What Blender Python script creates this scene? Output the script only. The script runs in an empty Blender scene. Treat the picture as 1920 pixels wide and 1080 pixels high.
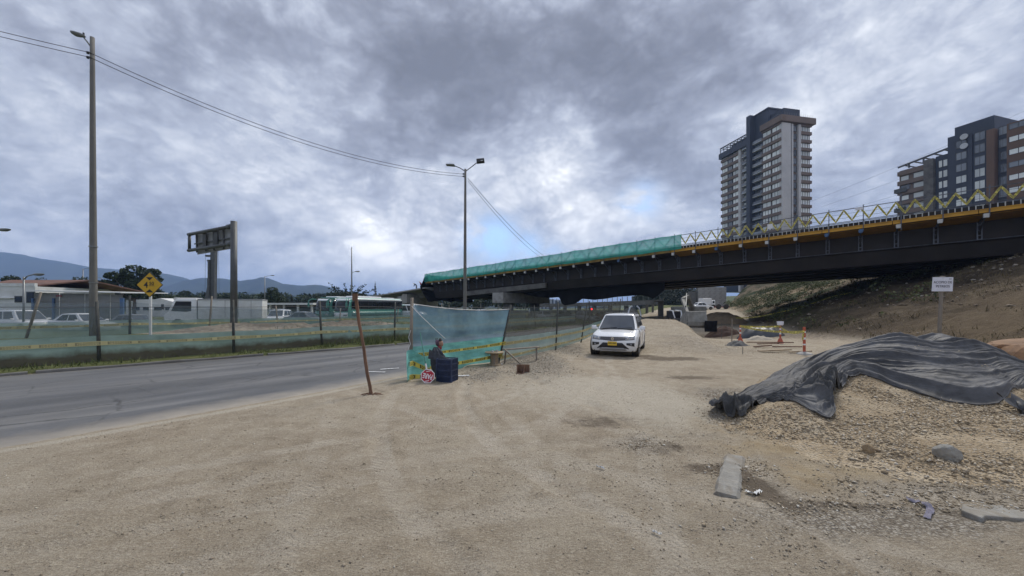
import bpy, math, random
import numpy as np
from mathutils import Vector, Matrix

sc = bpy.context.scene
C = sc.collection
PI = math.pi
R = math.radians
random.seed(7)
rng = np.random.default_rng(11)

# ------------------------------------------------------------------ camera
F = 693.0
HZ = 577.0
EYE = 2.0
cam_d = bpy.data.cameras.new('camera')
cam = bpy.data.objects.new('camera', cam_d)
C.objects.link(cam)
cam.location = (0, 0, EYE)
cam.rotation_euler = (R(90), 0, 0)
cam_d.sensor_width = 36
cam_d.lens = 36 * F / 1920
cam_d.shift_y = (HZ - 540) / 1920
cam_d.clip_start = 0.05
cam_d.clip_end = 30000
sc.camera = cam

# ------------------------------------------------------------------ sun and exposure
SUN_EL, SUN_AZ = 50.0, 35.0          # azimuth from +Y (view direction), negative = left
sd = bpy.data.lights.new('sun', 'SUN')
sd.energy = 1.5
sd.angle = R(14)
sd.color = (1.0, 0.95, 0.87)
sun = bpy.data.objects.new('sun', sd)
C.objects.link(sun)

_d = Vector((math.sin(R(SUN_AZ)) * math.cos(R(SUN_EL)), math.cos(R(SUN_AZ)) * math.cos(R(SUN_EL)), math.sin(R(SUN_EL))))
sun.rotation_euler = _d.to_track_quat('Z', 'Y').to_euler()
sc.view_settings.view_transform = 'Standard'
sc.view_settings.look = 'None'
sc.view_settings.exposure = 0.99
sc.view_settings.gamma = 1.0
sc.view_settings.use_curve_mapping = False
sc.render.engine = 'CYCLES'
sc.cycles.max_bounces = 8
sc.cycles.diffuse_bounces = 3
sc.cycles.glossy_bounces = 3
sc.cycles.transparent_max_bounces = 24
sc.cycles.volume_bounces = 1


# ------------------------------------------------------------------ node helper
class NT:
    def __init__(s, tree):
        s.t = tree
        s.n = tree.nodes
        s.l = tree.links

    def node(s, typ, **kw):
        n = s.n.new(typ)
        for k, v in kw.items():
            setattr(n, k, v)
        return n

    def put(s, sock, v):
        if isinstance(v, bpy.types.NodeSocket):
            s.l.new(v, sock)
        elif isinstance(v, (tuple, list)):
            v = tuple(v)
            if len(sock.default_value) == 4 and len(v) == 3:
                v = v + (1,)
            sock.default_value = v
        else:
            sock.default_value = v

    def m(s, op, a, b=None, c=None, clamp=False):
        n = s.node('ShaderNodeMath', operation=op)
        n.use_clamp = clamp
        s.put(n.inputs[0], a)
        if b is not None: s.put(n.inputs[1], b)
        if c is not None: s.put(n.inputs[2], c)
        return n.outputs[0]

    def vm(s, op, a, b=None):
        n = s.node('ShaderNodeVectorMath', operation=op)
        s.put(n.inputs[0], a)
        if b is not None: s.put(n.inputs[1], b)
        return n.outputs['Value'] if op in ('DOT_PRODUCT', 'LENGTH') else n.outputs[0]

    def scale(s, v, f):
        n = s.node('ShaderNodeVectorMath', operation='SCALE')
        s.put(n.inputs[0], v)
        s.put(n.inputs['Scale'], f)
        return n.outputs[0]

    def mapping(s, v, scale=(1, 1, 1), rot=(0, 0, 0), loc=(0, 0, 0)):
        n = s.node('ShaderNodeMapping')
        s.put(n.inputs[0], v)
        n.inputs['Scale'].default_value = scale
        n.inputs['Rotation'].default_value = rot
        n.inputs['Location'].default_value = loc
        return n.outputs[0]

    def noise(s, v, scale=1.0, detail=4.0, rough=0.55, dist=0.0, lac=2.0):
        n = s.node('ShaderNodeTexNoise')
        s.put(n.inputs['Vector'], v)
        n.inputs['Scale'].default_value = scale
        n.inputs['Detail'].default_value = detail
        n.inputs['Roughness'].default_value = rough
        n.inputs['Distortion'].default_value = dist
        n.inputs['Lacunarity'].default_value = lac
        return n.outputs[0]

    def voronoi(s, v, scale=1.0, feature='F1', rand=1.0):
        n = s.node('ShaderNodeTexVoronoi', feature=feature)
        s.put(n.inputs['Vector'], v)
        n.inputs['Scale'].default_value = scale
        n.inputs['Randomness'].default_value = rand
        return n

    def ramp(s, v, stops, interp='LINEAR'):
        n = s.node('ShaderNodeValToRGB')
        n.color_ramp.interpolation = interp
        e = n.color_ramp.elements
        while len(e) < len(stops): e.new(0.5)
        for i, (p, c) in enumerate(stops):
            e[i].position = p
            if not isinstance(c, (tuple, list)): c = (c, c, c)
            e[i].color = tuple(c) + ((1,) if len(c) == 3 else ())
        s.put(n.inputs[0], v)
        return n.outputs[0]

    def mix(s, f, a, b, blend='MIX'):
        n = s.node('ShaderNodeMix', data_type='RGBA', blend_type=blend)
        s.put(n.inputs[0], f)
        s.put(n.inputs[6], a)
        s.put(n.inputs[7], b)
        return n.outputs[2]

    def mr(s, v, a, b, c=0.0, d=1.0, smooth=False):
        n = s.node('ShaderNodeMapRange')
        n.clamp = True
        if smooth: n.interpolation_type = 'SMOOTHSTEP'
        s.put(n.inputs[0], v)
        for i, q in enumerate((a, b, c, d)): s.put(n.inputs[i + 1], q)
        return n.outputs[0]

    def sep(s, v):
        n = s.node('ShaderNodeSeparateXYZ')
        s.put(n.inputs[0], v)
        return n.outputs

    def comb(s, x, y, z):
        n = s.node('ShaderNodeCombineXYZ')
        s.put(n.inputs[0], x); s.put(n.inputs[1], y); s.put(n.inputs[2], z)
        return n.outputs[0]

    def attr(s, name, out='Fac'):
        n = s.node('ShaderNodeAttribute', attribute_name=name)
        return n.outputs[out]

    def bump(s, h, strength=0.3, dist=0.02, normal=None):
        n = s.node('ShaderNodeBump')
        n.inputs['Strength'].default_value = strength
        n.inputs['Distance'].default_value = dist
        s.put(n.inputs['Height'], h)
        if normal is not None: s.l.new(normal, n.inputs['Normal'])
        return n.outputs[0]


# ------------------------------------------------------------------ sky
def dirpx(px, py):
    v = Vector(((px - 960) / F, 1.0, (HZ - py) / F))
    return tuple(v.normalized())


def make_world():
    w = bpy.data.worlds.new('World')
    sc.world = w
    w.use_nodes = True
    t = NT(w.node_tree)
    t.n.clear()
    out = t.node('ShaderNodeOutputWorld')
    bg = t.node('ShaderNodeBackground')
    bg.inputs[1].default_value = 0.1
    sky = t.node('ShaderNodeTexSky', sky_type='NISHITA')
    sky.sun_disc = False
    sky.sun_elevation = R(SUN_EL)
    sky.sun_rotation = R(SUN_AZ)
    sky.altitude = 2600
    d = t.node('ShaderNodeTexCoord').outputs['Generated']
    x, y, z = t.sep(d)
    zz = t.m('ADD', t.m('MAXIMUM', z, 0.0), 0.22)
    p = t.comb(t.m('DIVIDE', x, zz), t.m('DIVIDE', y, zz), 0.0)
    p = t.mapping(p, loc=(3.1, 7.7, 1.3))
    n1 = t.noise(p, 0.7, 6, 0.5, 0.2)
    # wisps and billows in direction space, slightly flattened
    dd = t.mapping(d, scale=(1, 1, 1.55), loc=(5, 2, 9))
    warp = t.node('ShaderNodeTexNoise'); t.put(warp.inputs['Vector'], dd); warp.inputs['Scale'].default_value = 3.0; warp.inputs['Detail'].default_value = 3
    dw = t.vm('ADD', dd, t.scale(t.vm('SUBTRACT', warp.outputs['Color'], (.5, .5, .5)), .10))
    n3 = t.noise(dw, 4.2, 8, 0.52)
    bl = t.m('ABSOLUTE', t.m('SUBTRACT', t.noise(dw, 7.5, 7, 0.58), .5))
    bl2 = t.m('ABSOLUTE', t.m('SUBTRACT', t.noise(dw, 19, 6, 0.6), .5))
    v = t.m('ADD', t.m('MULTIPLY', t.m('SUBTRACT', n1, .5), 0.65), t.m('MULTIPLY', t.m('SUBTRACT', n3, .5), 1.25))
    v = t.m('ADD', v, t.m('MULTIPLY', t.m('SUBTRACT', bl, .09), 1.25))
    v = t.m('ADD', v, t.m('MULTIPLY', t.m('SUBTRACT', bl2, .08), .55))
    v = t.m('ADD', v, .585)
    # broad cloud masses: (px, py, size px, amount)
    blobs = [(800, 120, 120, -.20), (960, 60, 150, -.20), (1130, 170, 140, -.17), (720, 180, 85, -.10), (880, 170, 90, -.12),
             (1060, 120, 90, -.09), (1300, 110, 150, -.10), (1210, 250, 90, -.10), (1180, 90, 120, -.08), (1250, 270, 70, -.08), (1370, 30, 120, -.03), (350, 20, 200, -.07), (560, 410, 80, -.11), (120, 380, 110, -.09),
             (30, 300, 60, -.08), (740, 370, 90, -.10), (620, 230, 80, -.02), (60, 190, 130, -.06), (1100, 350, 80, -.03), (1700, 300, 260, -.04), (500, 500, 60, -.03),
             (300, 340, 110, .13), (110, 250, 60, .11), (240, 170, 90, .05), (690, 440, 80, .18), (470, 440, 60, .08),
             (800, 470, 130, .16), (580, 490, 110, .10), (1000, 250, 60, .07), (1080, 285, 60, .12), (1230, 370, 70, .09),
             (1010, 400, 90, .10), (400, 60, 60, .03), (1600, 120, 150, .04), (1180, 400, 80, .07), (950, 490, 90, .1), (200, 420, 60, .05)]
    for (bx, by, s_, a) in blobs:
        ang = s_ / F * (1.0 / (1 + ((bx - 960) / F) ** 2 * 0.7))
        k = 2.0 / (ang * ang)
        e = t.m('EXPONENT', t.m('MULTIPLY', t.m('SUBTRACT', t.vm('DOT_PRODUCT', d, dirpx(bx, by)), 1.0), k))
        v = t.m('MULTIPLY_ADD', e, a * (1.05 if a > 0 else 1.2), v)
    v = t.m('ADD', v, t.mr(z, 0.0, 0.35, 0.05, -0.02))
    v = t.m('ADD', t.m('MULTIPLY', t.m('SUBTRACT', v, .5), .86), .50)
    col = t.ramp(v, [(0.0, (.108, .116, .142)), (0.18, (.138, .149, .183)), (0.34, (.190, .206, .252)), (0.50, (.275, .298, .354)),
                     (0.64, (.385, .407, .452)), (0.78, (.52, .535, .56)), (0.90, (.68, .69, .70)), (1.0, (.82, .81, .785))])
    # gaps with blue sky
    g = None
    for (bx, by, s_, a) in [(930, 452, 42, 1.0), (985, 470, 32, .8), (890, 448, 26, .8), (1205, 378, 26, .75), (1180, 385, 20, .6), (1040, 478, 26, .5)]:
        k = 2.0 / (s_ / F) ** 2
        e = t.m('MULTIPLY', t.m('EXPONENT', t.m('MULTIPLY', t.m('SUBTRACT', t.vm('DOT_PRODUCT', d, dirpx(bx, by)), 1.0), k)), a)
        g = e if g is None else t.m('MAXIMUM', g, e)
    g = t.m('MULTIPLY', g, t.mr(t.m('ADD', n3, t.m('MULTIPLY', bl, 1.2)), 0.50, 0.72, 1.2, 0.0), clamp=True)
    cl = t.node('ShaderNodeVectorMath', operation='SCALE')
    t.put(cl.inputs[0], col)
    cl.inputs['Scale'].default_value = 10.0
    blue = t.mix(0.55, sky.outputs[0], (3.9, 5.8, 8.6))
    mixd = t.mix(g, cl.outputs[0], blue)
    t.put(bg.inputs[0], mixd)
    t.l.new(bg.outputs[0], out.inputs[0])


make_world()


# ------------------------------------------------------------------ materials
def new_mat(name):
    m = bpy.data.materials.new(name)
    m.use_nodes = True
    t = NT(m.node_tree)
    t.n.clear()
    out = t.node('ShaderNodeOutputMaterial')
    b = t.node('ShaderNodeBsdfPrincipled')
    t.l.new(b.outputs[0], out.inputs[0])
    return m, t, b, out


def mat(name, col, rough=0.6, metal=0.0, var=0.25, vs=2.0, bump=0.0, bs=20.0, dirt=None, spec=0.5, coat=0.0, stretch=(1, 1, 1)):
    m, t, b, out = new_mat(name)
    co = t.node('ShaderNodeTexCoord').outputs['Object']
    co = t.mapping(co, scale=stretch)
    n = t.noise(co, vs, 5, 0.6)
    lo = tuple(c * (1 - var) for c in col)
    hi = tuple(min(1, c * (1 + var)) for c in col)
    c = t.ramp(n, [(0.3, lo), (0.7, hi)])
    if dirt:
        n2 = t.noise(co, vs * 0.7, 7, 0.7, 0.6)
        c = t.mix(t.m('MULTIPLY', t.mr(n2, 0.48, 0.68), dirt[1]), c, dirt[0])
    t.put(b.inputs['Base Color'], c)
    t.put(b.inputs['Roughness'], t.mr(n, 0.2, 0.8, max(0.03, rough - .08), min(1, rough + .08)))
    b.inputs['Metallic'].default_value = metal
    b.inputs['Specular IOR Level'].default_value = spec
    b.inputs['Coat Weight'].default_value = coat
    if bump:
        t.put(b.inputs['Normal'], t.bump(t.noise(co, bs, 5, 0.65), bump, 0.02))
    return m


def net_mat(name, col, opac, col2=None, scale=1.2, stain=None, fold=0.25):
    """knitted shade netting: finer than a pixel, so an even mix of holes and threads"""
    m, t, b, out = new_mat(name)
    co = t.node('ShaderNodeTexCoord').outputs['Object']
    n = t.noise(co, scale, 4, 0.6)
    c = t.ramp(n, [(0.3, tuple(x * .8 for x in col)), (0.7, col2 or tuple(min(1, x * 1.2) for x in col))])
    if stain:
        uv = t.node('ShaderNodeUVMap').outputs[0]
        vv = t.sep(uv)[1]
        f = t.mr(t.m('ADD', vv, t.m('MULTIPLY', t.noise(co, 1.7, 6, 0.7), 0.5)), stain[1] + .25, stain[1] + .5, 1, 0)
        c = t.mix(f, c, stain[0])
    di = t.node('ShaderNodeBsdfDiffuse'); t.put(di.inputs[0], c)
    tl = t.node('ShaderNodeBsdfTranslucent'); t.put(tl.inputs[0], c)
    nb = t.bump(t.noise(t.mapping(co, scale=(.5, .5, 2.2)), 1.6, 3, .5), fold, 0.3)
    t.l.new(nb, di.inputs['Normal'])
    ms = t.node('ShaderNodeMixShader'); ms.inputs[0].default_value = 0.42
    t.l.new(di.outputs[0], ms.inputs[1]); t.l.new(tl.outputs[0], ms.inputs[2])
    tr = t.node('ShaderNodeBsdfTransparent')
    m2 = t.node('ShaderNodeMixShader')
    t.put(m2.inputs[0], t.m('ADD', opac, t.m('MULTIPLY', t.m('SUBTRACT', n, 0.5), 0.25), clamp=True))
    t.l.new(tr.outputs[0], m2.inputs[1]); t.l.new(ms.outputs[0], m2.inputs[2])
    t.l.new(m2.outputs[0], out.inputs[0])
    return m


def tape_mat(name, fade=0.0, period=0.52):
    """yellow warning tape; print: dashed black frames with small lettering marks, UV in metres (u) and 0..1 (v)"""
    m, t, b, out = new_mat(name)
    uv = t.node('ShaderNodeUVMap').outputs[0]
    u, v, _ = t.sep(uv)
    pu = t.m('FRACT', t.m('DIVIDE', u, period))
    infr = t.m('MULTIPLY', t.m('GREATER_THAN', pu, 0.12), t.m('LESS_THAN', pu, 0.90))
    dash = t.m('GREATER_THAN', t.m('FRACT', t.m('MULTIPLY', u, 16.0)), 0.25)
    edge = t.m('MULTIPLY', t.m('GREATER_THAN', t.m('ABSOLUTE', t.m('SUBTRACT', v, 0.5)), 0.20), t.m('LESS_THAN', t.m('ABSOLUTE', t.m('SUBTRACT', v, 0.5)), 0.37))
    side = t.m('MULTIPLY', t.m('LESS_THAN', t.m('ABSOLUTE', t.m('SUBTRACT', v, 0.5)), 0.30),
               t.m('ADD', t.m('LESS_THAN', t.m('ABSOLUTE', t.m('SUBTRACT', pu, 0.15)), 0.035), t.m('LESS_THAN', t.m('ABSOLUTE', t.m('SUBTRACT', pu, 0.87)), 0.035)))
    txt = t.m('MULTIPLY', t.m('LESS_THAN', t.m('ABSOLUTE', t.m('SUBTRACT', v, 0.5)), 0.15),
              t.m('GREATER_THAN', t.noise(t.comb(t.m('MULTIPLY', u, 55.0), t.m('MULTIPLY', v, 4.0), 0.0), 1.0, 1, .5), 0.48))
    txt = t.m('MULTIPLY', txt, t.m('MULTIPLY', t.m('GREATER_THAN', pu, 0.2), t.m('LESS_THAN', pu, 0.82)))
    k = t.m('MULTIPLY', infr, t.m('MAXIMUM', t.m('MULTIPLY', edge, dash), t.m('MAXIMUM', side, txt)), clamp=True)
    co = t.node('ShaderNodeTexCoord').outputs['Object']
    n = t.noise(co, 3, 4, .6)
    ye = t.ramp(n, [(0.3, (.60, .50, .06)), (0.7, (.80, .70, .16))])
    if fade: ye = t.mix(fade, ye, (.56, .50, .33))
    c = t.mix(t.m('MULTIPLY', k, .92 - fade * .55), ye, (.03, .03, .028))
    t.put(b.inputs['Base Color'], c)
    b.inputs['Roughness'].default_value = .45
    return m


def leaf_mat(name, a, bcol):
    m, t, b, out = new_mat(name)
    g = t.node('ShaderNodeNewGeometry')
    c = t.ramp(g.outputs['Random Per Island'], [(0.0, a), (1.0, bcol)])
    t.put(b.inputs['Base Color'], c)
    b.inputs['Roughness'].default_value = .7
    b.inputs['Specular IOR Level'].default_value = .2
    return m


def stone_mat(name, stops, rough=.9):
    m, t, b, out = new_mat(name)
    g = t.node('ShaderNodeNewGeometry')
    c = t.ramp(g.outputs['Random Per Island'], stops)
    n = t.noise(t.node('ShaderNodeTexCoord').outputs['Object'], 40, 3, .6)
    c = t.mix(t.mr(n, .3, .7, 0, .35), c, (.22, .17, .11))
    t.put(b.inputs['Base Color'], c)
    b.inputs['Roughness'].default_value = rough
    b.inputs['Specular IOR Level'].default_value = .2
    return m


MT = {}
def mm(k, *a, **kw):
    MT[k] = mat(k, *a, **kw)
mm('concrete', (.34, .33, .31), .85, var=.18, vs=1.5, bump=.3, bs=14, dirt=((.16, .14, .12), .7))
mm('concrete_dark', (.15, .145, .135), .85, var=.25, vs=.8, bump=.3, bs=8, dirt=((.07, .06, .055), .8))
mm('pole_concrete', (.17, .165, .15), .85, var=.15, vs=3, bump=.2, bs=30, dirt=((.08, .075, .07), .5), stretch=(1, 1, .3))
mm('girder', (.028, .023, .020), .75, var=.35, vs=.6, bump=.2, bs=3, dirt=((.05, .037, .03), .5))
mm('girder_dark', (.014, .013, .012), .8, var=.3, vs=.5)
mm('scaffold', (.12, .13, .15), .5, metal=.5, var=.3, vs=3)
mm('scaffold_blue', (.06, .12, .22), .5, metal=.2, var=.2, vs=3)
mm('scaffold_white', (.55, .55, .52), .7, var=.15, vs=2)
mm('yellow_beam', (.58, .31, .03), .6, var=.2, vs=2.5, dirt=((.3, .15, .03), .6), stretch=(.3, .3, 1))
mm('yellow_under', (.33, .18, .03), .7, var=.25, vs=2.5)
mm('wood_grey', (.22, .19, .155), .85, var=.3, vs=6, bump=.3, bs=30, stretch=(1, 1, .2))
mm('wood_rust', (.15, .085, .055), .85, var=.4, vs=8, bump=.3, bs=30, stretch=(1, 1, .2))
mm('wood_plank', (.30, .23, .15), .8, var=.3, vs=5, bump=.2, bs=25)
mm('post_dark', (.055, .06, .055), .8, var=.4, vs=6, dirt=((.2, .18, .14), .4))
mm('steel_dark', (.10, .105, .105), .55, metal=.4, var=.25, vs=2)
mm('steel_grey', (.22, .23, .23), .45, metal=.6, var=.2, vs=2)
mm('sign_back', (.28, .285, .285), .6, metal=.2, var=.35, vs=1.2)
mm('wire', (.05, .05, .055), .6, var=.1)
mm('lamp_grey', (.13, .14, .13), .4, var=.15, vs=3)
mm('lamp_black', (.02, .02, .022), .4, var=.15, vs=3)
mm('lamp_glass', (.5, .5, .48), .2, var=.05)
mm('white_paint', (.80, .81, .82), .25, var=.03, vs=1, coat=.6)
mm('white_dull', (.68, .69, .69), .5, var=.1, vs=1.5, dirt=((.45, .42, .38), .35))
mm('black_plastic', (.018, .018, .02), .45, var=.2)
mm('glass_dark', (.014, .017, .021), .08, var=.1, spec=.4)
mm('glass_windscreen', (.045, .055, .07), .08, var=.15, spec=1.0, vs=1)
mm('chrome', (.6, .6, .6), .15, metal=1, var=.05)
mm('headlight', (.24, .26, .29), .12, var=.25, vs=14, spec=1, coat=1)
mm('tyre', (.035, .033, .03), .85, var=.2, vs=8, dirt=((.16, .13, .10), .6))
mm('rim', (.42, .42, .43), .35, metal=.8, var=.1)
mm('plate_yellow', (.72, .48, .04), .5, var=.05)
mm('black_ink', (.02, .02, .02), .6, var=.1)
mm('silver_plastic', (.36, .36, .37), .45, metal=.3, var=.1)
mm('red_sign', (.42, .012, .03), .5, var=.1)
mm('white_sign', (.78, .77, .78), .5, var=.05)
mm('white_board', (.72, .73, .80), .5, var=.06, dirt=((.5, .5, .52), .4))
mm('sign_yellow', (.62, .36, .01), .45, var=.08)
mm('crate_blue', (.022, .036, .085), .5, var=.3, vs=6)
mm('jacket', (.045, .05, .062), .9, var=.35, vs=7, bump=.5, bs=16)
mm('cloth_red', (.30, .05, .06), .9, var=.4, vs=20)
mm('cloth_plum', (.10, .06, .09), .9, var=.5, vs=25)
mm('skin', (.30, .17, .11), .6, var=.1)
mm('rubber_orange', (.45, .10, .05), .6, var=.12, vs=5)
mm('bus_green', (.05, .20, .16), .3, var=.1, coat=.5)
mm('bus_green_light', (.10, .36, .29), .35, var=.15, coat=.4)
mm('roof_tile', (.17, .09, .065), .85, var=.35, vs=2, dirt=((.12, .08, .06), .7))
mm('wall_white', (.66, .67, .66), .8, var=.08, vs=.8, dirt=((.42, .40, .36), .5))
mm('corrugated', (.23, .235, .235), .6, metal=.3, var=.3, vs=.7, dirt=((.13, .12, .11), .5), stretch=(.3, .3, 1.5))
mm('blue_paint', (.06, .12, .25), .6, var=.2)
mm('brown_panel', (.20, .152, .125), .75, var=.15, vs=.15, dirt=((.09, .065, .055), .4))
mm('brown_orange', (.16, .10, .07), .75, var=.15, vs=.15)
mm('grey_slab', (.58, .57, .555), .8, var=.08, vs=.08, dirt=((.22, .22, .23), .4))
mm('navy_wall', (.05, .06, .085), .6, var=.2, vs=.1)
mm('navy_glass', (.05, .065, .09), .25, var=.25, vs=.3)
mm('balcony_white', (.55, .57, .58), .7, var=.1)
mm('bark', (.11, .085, .065), .9, var=.3, vs=5, bump=.4, bs=20)
mm('rebar', (.20, .17, .14), .7, var=.3)
mm('machine_yellow', (.52, .33, .03), .5, var=.15, vs=3, dirt=((.2, .15, .09), .5))
mm('machine_grey', (.22, .215, .19), .7, var=.3, vs=2.5, dirt=((.12, .10, .08), .6))
mm('rope_white', (.6, .62, .62), .7, var=.1)
mm('rock_orange', (.29, .175, .10), .9, var=.35, vs=1.5, bump=.6, bs=5, dirt=((.16, .12, .09), .6))
mm('rock_grey', (.30, .29, .26), .9, var=.25, vs=6, bump=.5, bs=22, dirt=((.2, .16, .11), .5))
mm('rock_brown', (.30, .22, .13), .9, var=.3, vs=6, bump=.5, bs=22)
mm('cloth_violet', (.19, .18, .23), .9, var=.3, vs=10, bump=.4)
mm('workwear_red', (.35, .05, .04), .9, var=.2)
mm('workwear_dark', (.03, .035, .05), .9, var=.2)
mm('helmet', (.55, .50, .42), .5, var=.1)
mm('tail_red', (.3, .01, .01), .3, var=.1)
mm('car_grey', (.17, .18, .19), .3, var=.1, coat=.5)
mm('car_red', (.22, .03, .03), .3, var=.1, coat=.5)
mm('far_city', (.38, .40, .46), .8, var=.15, vs=.02)


def glass_pane_mat(name, lo, hi, rough=.12):
    m, t, b, out = new_mat(name)
    oi = t.node('ShaderNodeObjectInfo')
    co = t.node('ShaderNodeTexCoord').outputs['Object']
    n = t.noise(t.vm('ADD', co, t.scale((7.3, 3.1, 5.7), oi.outputs['Random'])), 1.1, 2, .5)
    f = t.m('ADD', t.m('MULTIPLY', oi.outputs['Random'], .6), t.m('MULTIPLY', n, .5))
    t.put(b.inputs['Base Color'], t.ramp(f, [(.15, lo), (.85, hi)]))
    b.inputs['Roughness'].default_value = rough
    b.inputs['Specular IOR Level'].default_value = .9
    return m


MT['pane'] = glass_pane_mat('pane', (.45, .48, .46), (.92, .95, .90))      # curtains close behind the glass
MT['pane_dark'] = glass_pane_mat('pane_dark', (.05, .06, .075), (.26, .29, .32))
MT['pane_far'] = glass_pane_mat('pane_far', (.02, .02, .025), (.05, .05, .06))

MT['net_blue'] = net_mat('net_blue', (.21, .36, .46), .64, (.30, .50, .60))
MT['net_brown'] = net_mat('net_brown', (.12, .12, .10), .66, (.16, .165, .14))
MT['net_grey'] = net_mat('net_grey', (.17, .22, .23), .30)
MT['net_far'] = net_mat('net_far', (.20, .26, .30), .30)
MT['net_green'] = net_mat('net_green', (.16, .50, .44), .96, (.30, .68, .62), fold=.8)
MT['net_green_back'] = net_mat('net_green_back', (.31, .44, .40), .88, (.40, .53, .48), stain=((.10, .09, .075), .26))
MT['net_green_dull'] = net_mat('net_green_dull', (.31, .44, .385), .74, (.37, .51, .45))
MT['net_bridge'] = net_mat('net_bridge', (.05, .36, .31), .80, (.09, .50, .43), scale=.5, fold=.5)
MT['tape'] = tape_mat('tape', 0.0, .58)
MT['tape_faded'] = tape_mat('tape_faded', .68, .75)
MT['leaf_dark'] = leaf_mat('leaf_dark', (.018, .030, .014), (.050, .072, .034))
MT['leaf_mid'] = leaf_mat('leaf_mid', (.028, .042, .018), (.085, .105, .045))
MT['leaf_pine'] = leaf_mat('leaf_pine', (.014, .022, .014), (.035, .050, .030))
MT['leaf_grass'] = leaf_mat('leaf_grass', (.05, .075, .022), (.16, .18, .07))
MT['leaf_dry'] = leaf_mat('leaf_dry', (.09, .075, .04), (.24, .19, .10))
MT['gravel_pale'] = stone_mat('gravel_pale', [(0, (.20, .17, .135)), (.4, (.36, .32, .26)), (.8, (.50, .46, .39)), (1, (.66, .63, .56))])
MT['gravel_tan'] = stone_mat('gravel_tan', [(0, (.15, .11, .075)), (.35, (.28, .215, .14)), (.75, (.40, .32, .22)), (.95, (.52, .46, .36)), (1, (.62, .58, .5))])
MT['gravel_far'] = stone_mat('gravel_far', [(0, (.10, .08, .06)), (.5, (.22, .17, .12)), (1, (.48, .44, .38))])
MT['gravel_dirt'] = stone_mat('gravel_dirt', [(0, (.24, .20, .15)), (.5, (.34, .29, .225)), (.9, (.48, .43, .35)), (1, (.64, .60, .53))])
MT['gravel_mix'] = stone_mat('gravel_mix', [(0, (.20, .16, .11)), (.4, (.35, .29, .21)), (.8, (.47, .41, .32)), (.95, (.60, .56, .48)), (1, (.7, .67, .6))])
MT['leaf_scrub'] = leaf_mat('leaf_scrub', (.04, .055, .022), (.15, .165, .07))
mm('concrete_worn', (.25, .24, .215), .9, var=.3, vs=5, bump=.6, bs=26, dirt=((.20, .165, .12), .8))
MT['gravel_tan'] = stone_mat('gravel_tan', [(0, (.22, .17, .115)), (.35, (.37, .295, .20)), (.75, (.50, .42, .305)), (.95, (.56, .50, .40)), (1, (.68, .63, .54))])
mm('yellow_old', (.36, .22, .05), .7, var=.35, vs=1.5, dirt=((.12, .08, .04), .7))


# ------------------------------------------------------------------ numpy noise
def _hash(ix, iy, seed):
    h = (ix.astype(np.int64) * 374761393 + iy.astype(np.int64) * 668265263 + seed * 1442695041) & 0xffffffff
    h = ((h ^ (h >> 13)) * 1274126177) & 0xffffffff
    h = h ^ (h >> 16)
    return (h & 0xffff).astype(np.float64) / 65535.0


def vnoise(x, y, seed=0):
    x = np.asarray(x, float); y = np.asarray(y, float)
    ix = np.floor(x); iy = np.floor(y)
    fx = x - ix; fy = y - iy
    fx = fx * fx * (3 - 2 * fx); fy = fy * fy * (3 - 2 * fy)
    a = _hash(ix, iy, seed); b = _hash(ix + 1, iy, seed)
    c = _hash(ix, iy + 1, seed); d = _hash(ix + 1, iy + 1, seed)
    return (a + (b - a) * fx) * (1 - fy) + (c + (d - c) * fx) * fy - 0.5


def fbm(x, y, oct=4, seed=0, gain=0.5):
    s = 0; amp = 1.0; f = 1.0
    for o in range(oct):
        s = s + amp * vnoise(x * f + o * 17.3, y * f - o * 9.1, seed + o)
        amp *= gain; f *= 2.03
    return s


def sstep(a, b, x):
    t = np.clip((x - a) / (b - a), 0, 1)
    return t * t * (3 - 2 * t)


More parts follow.
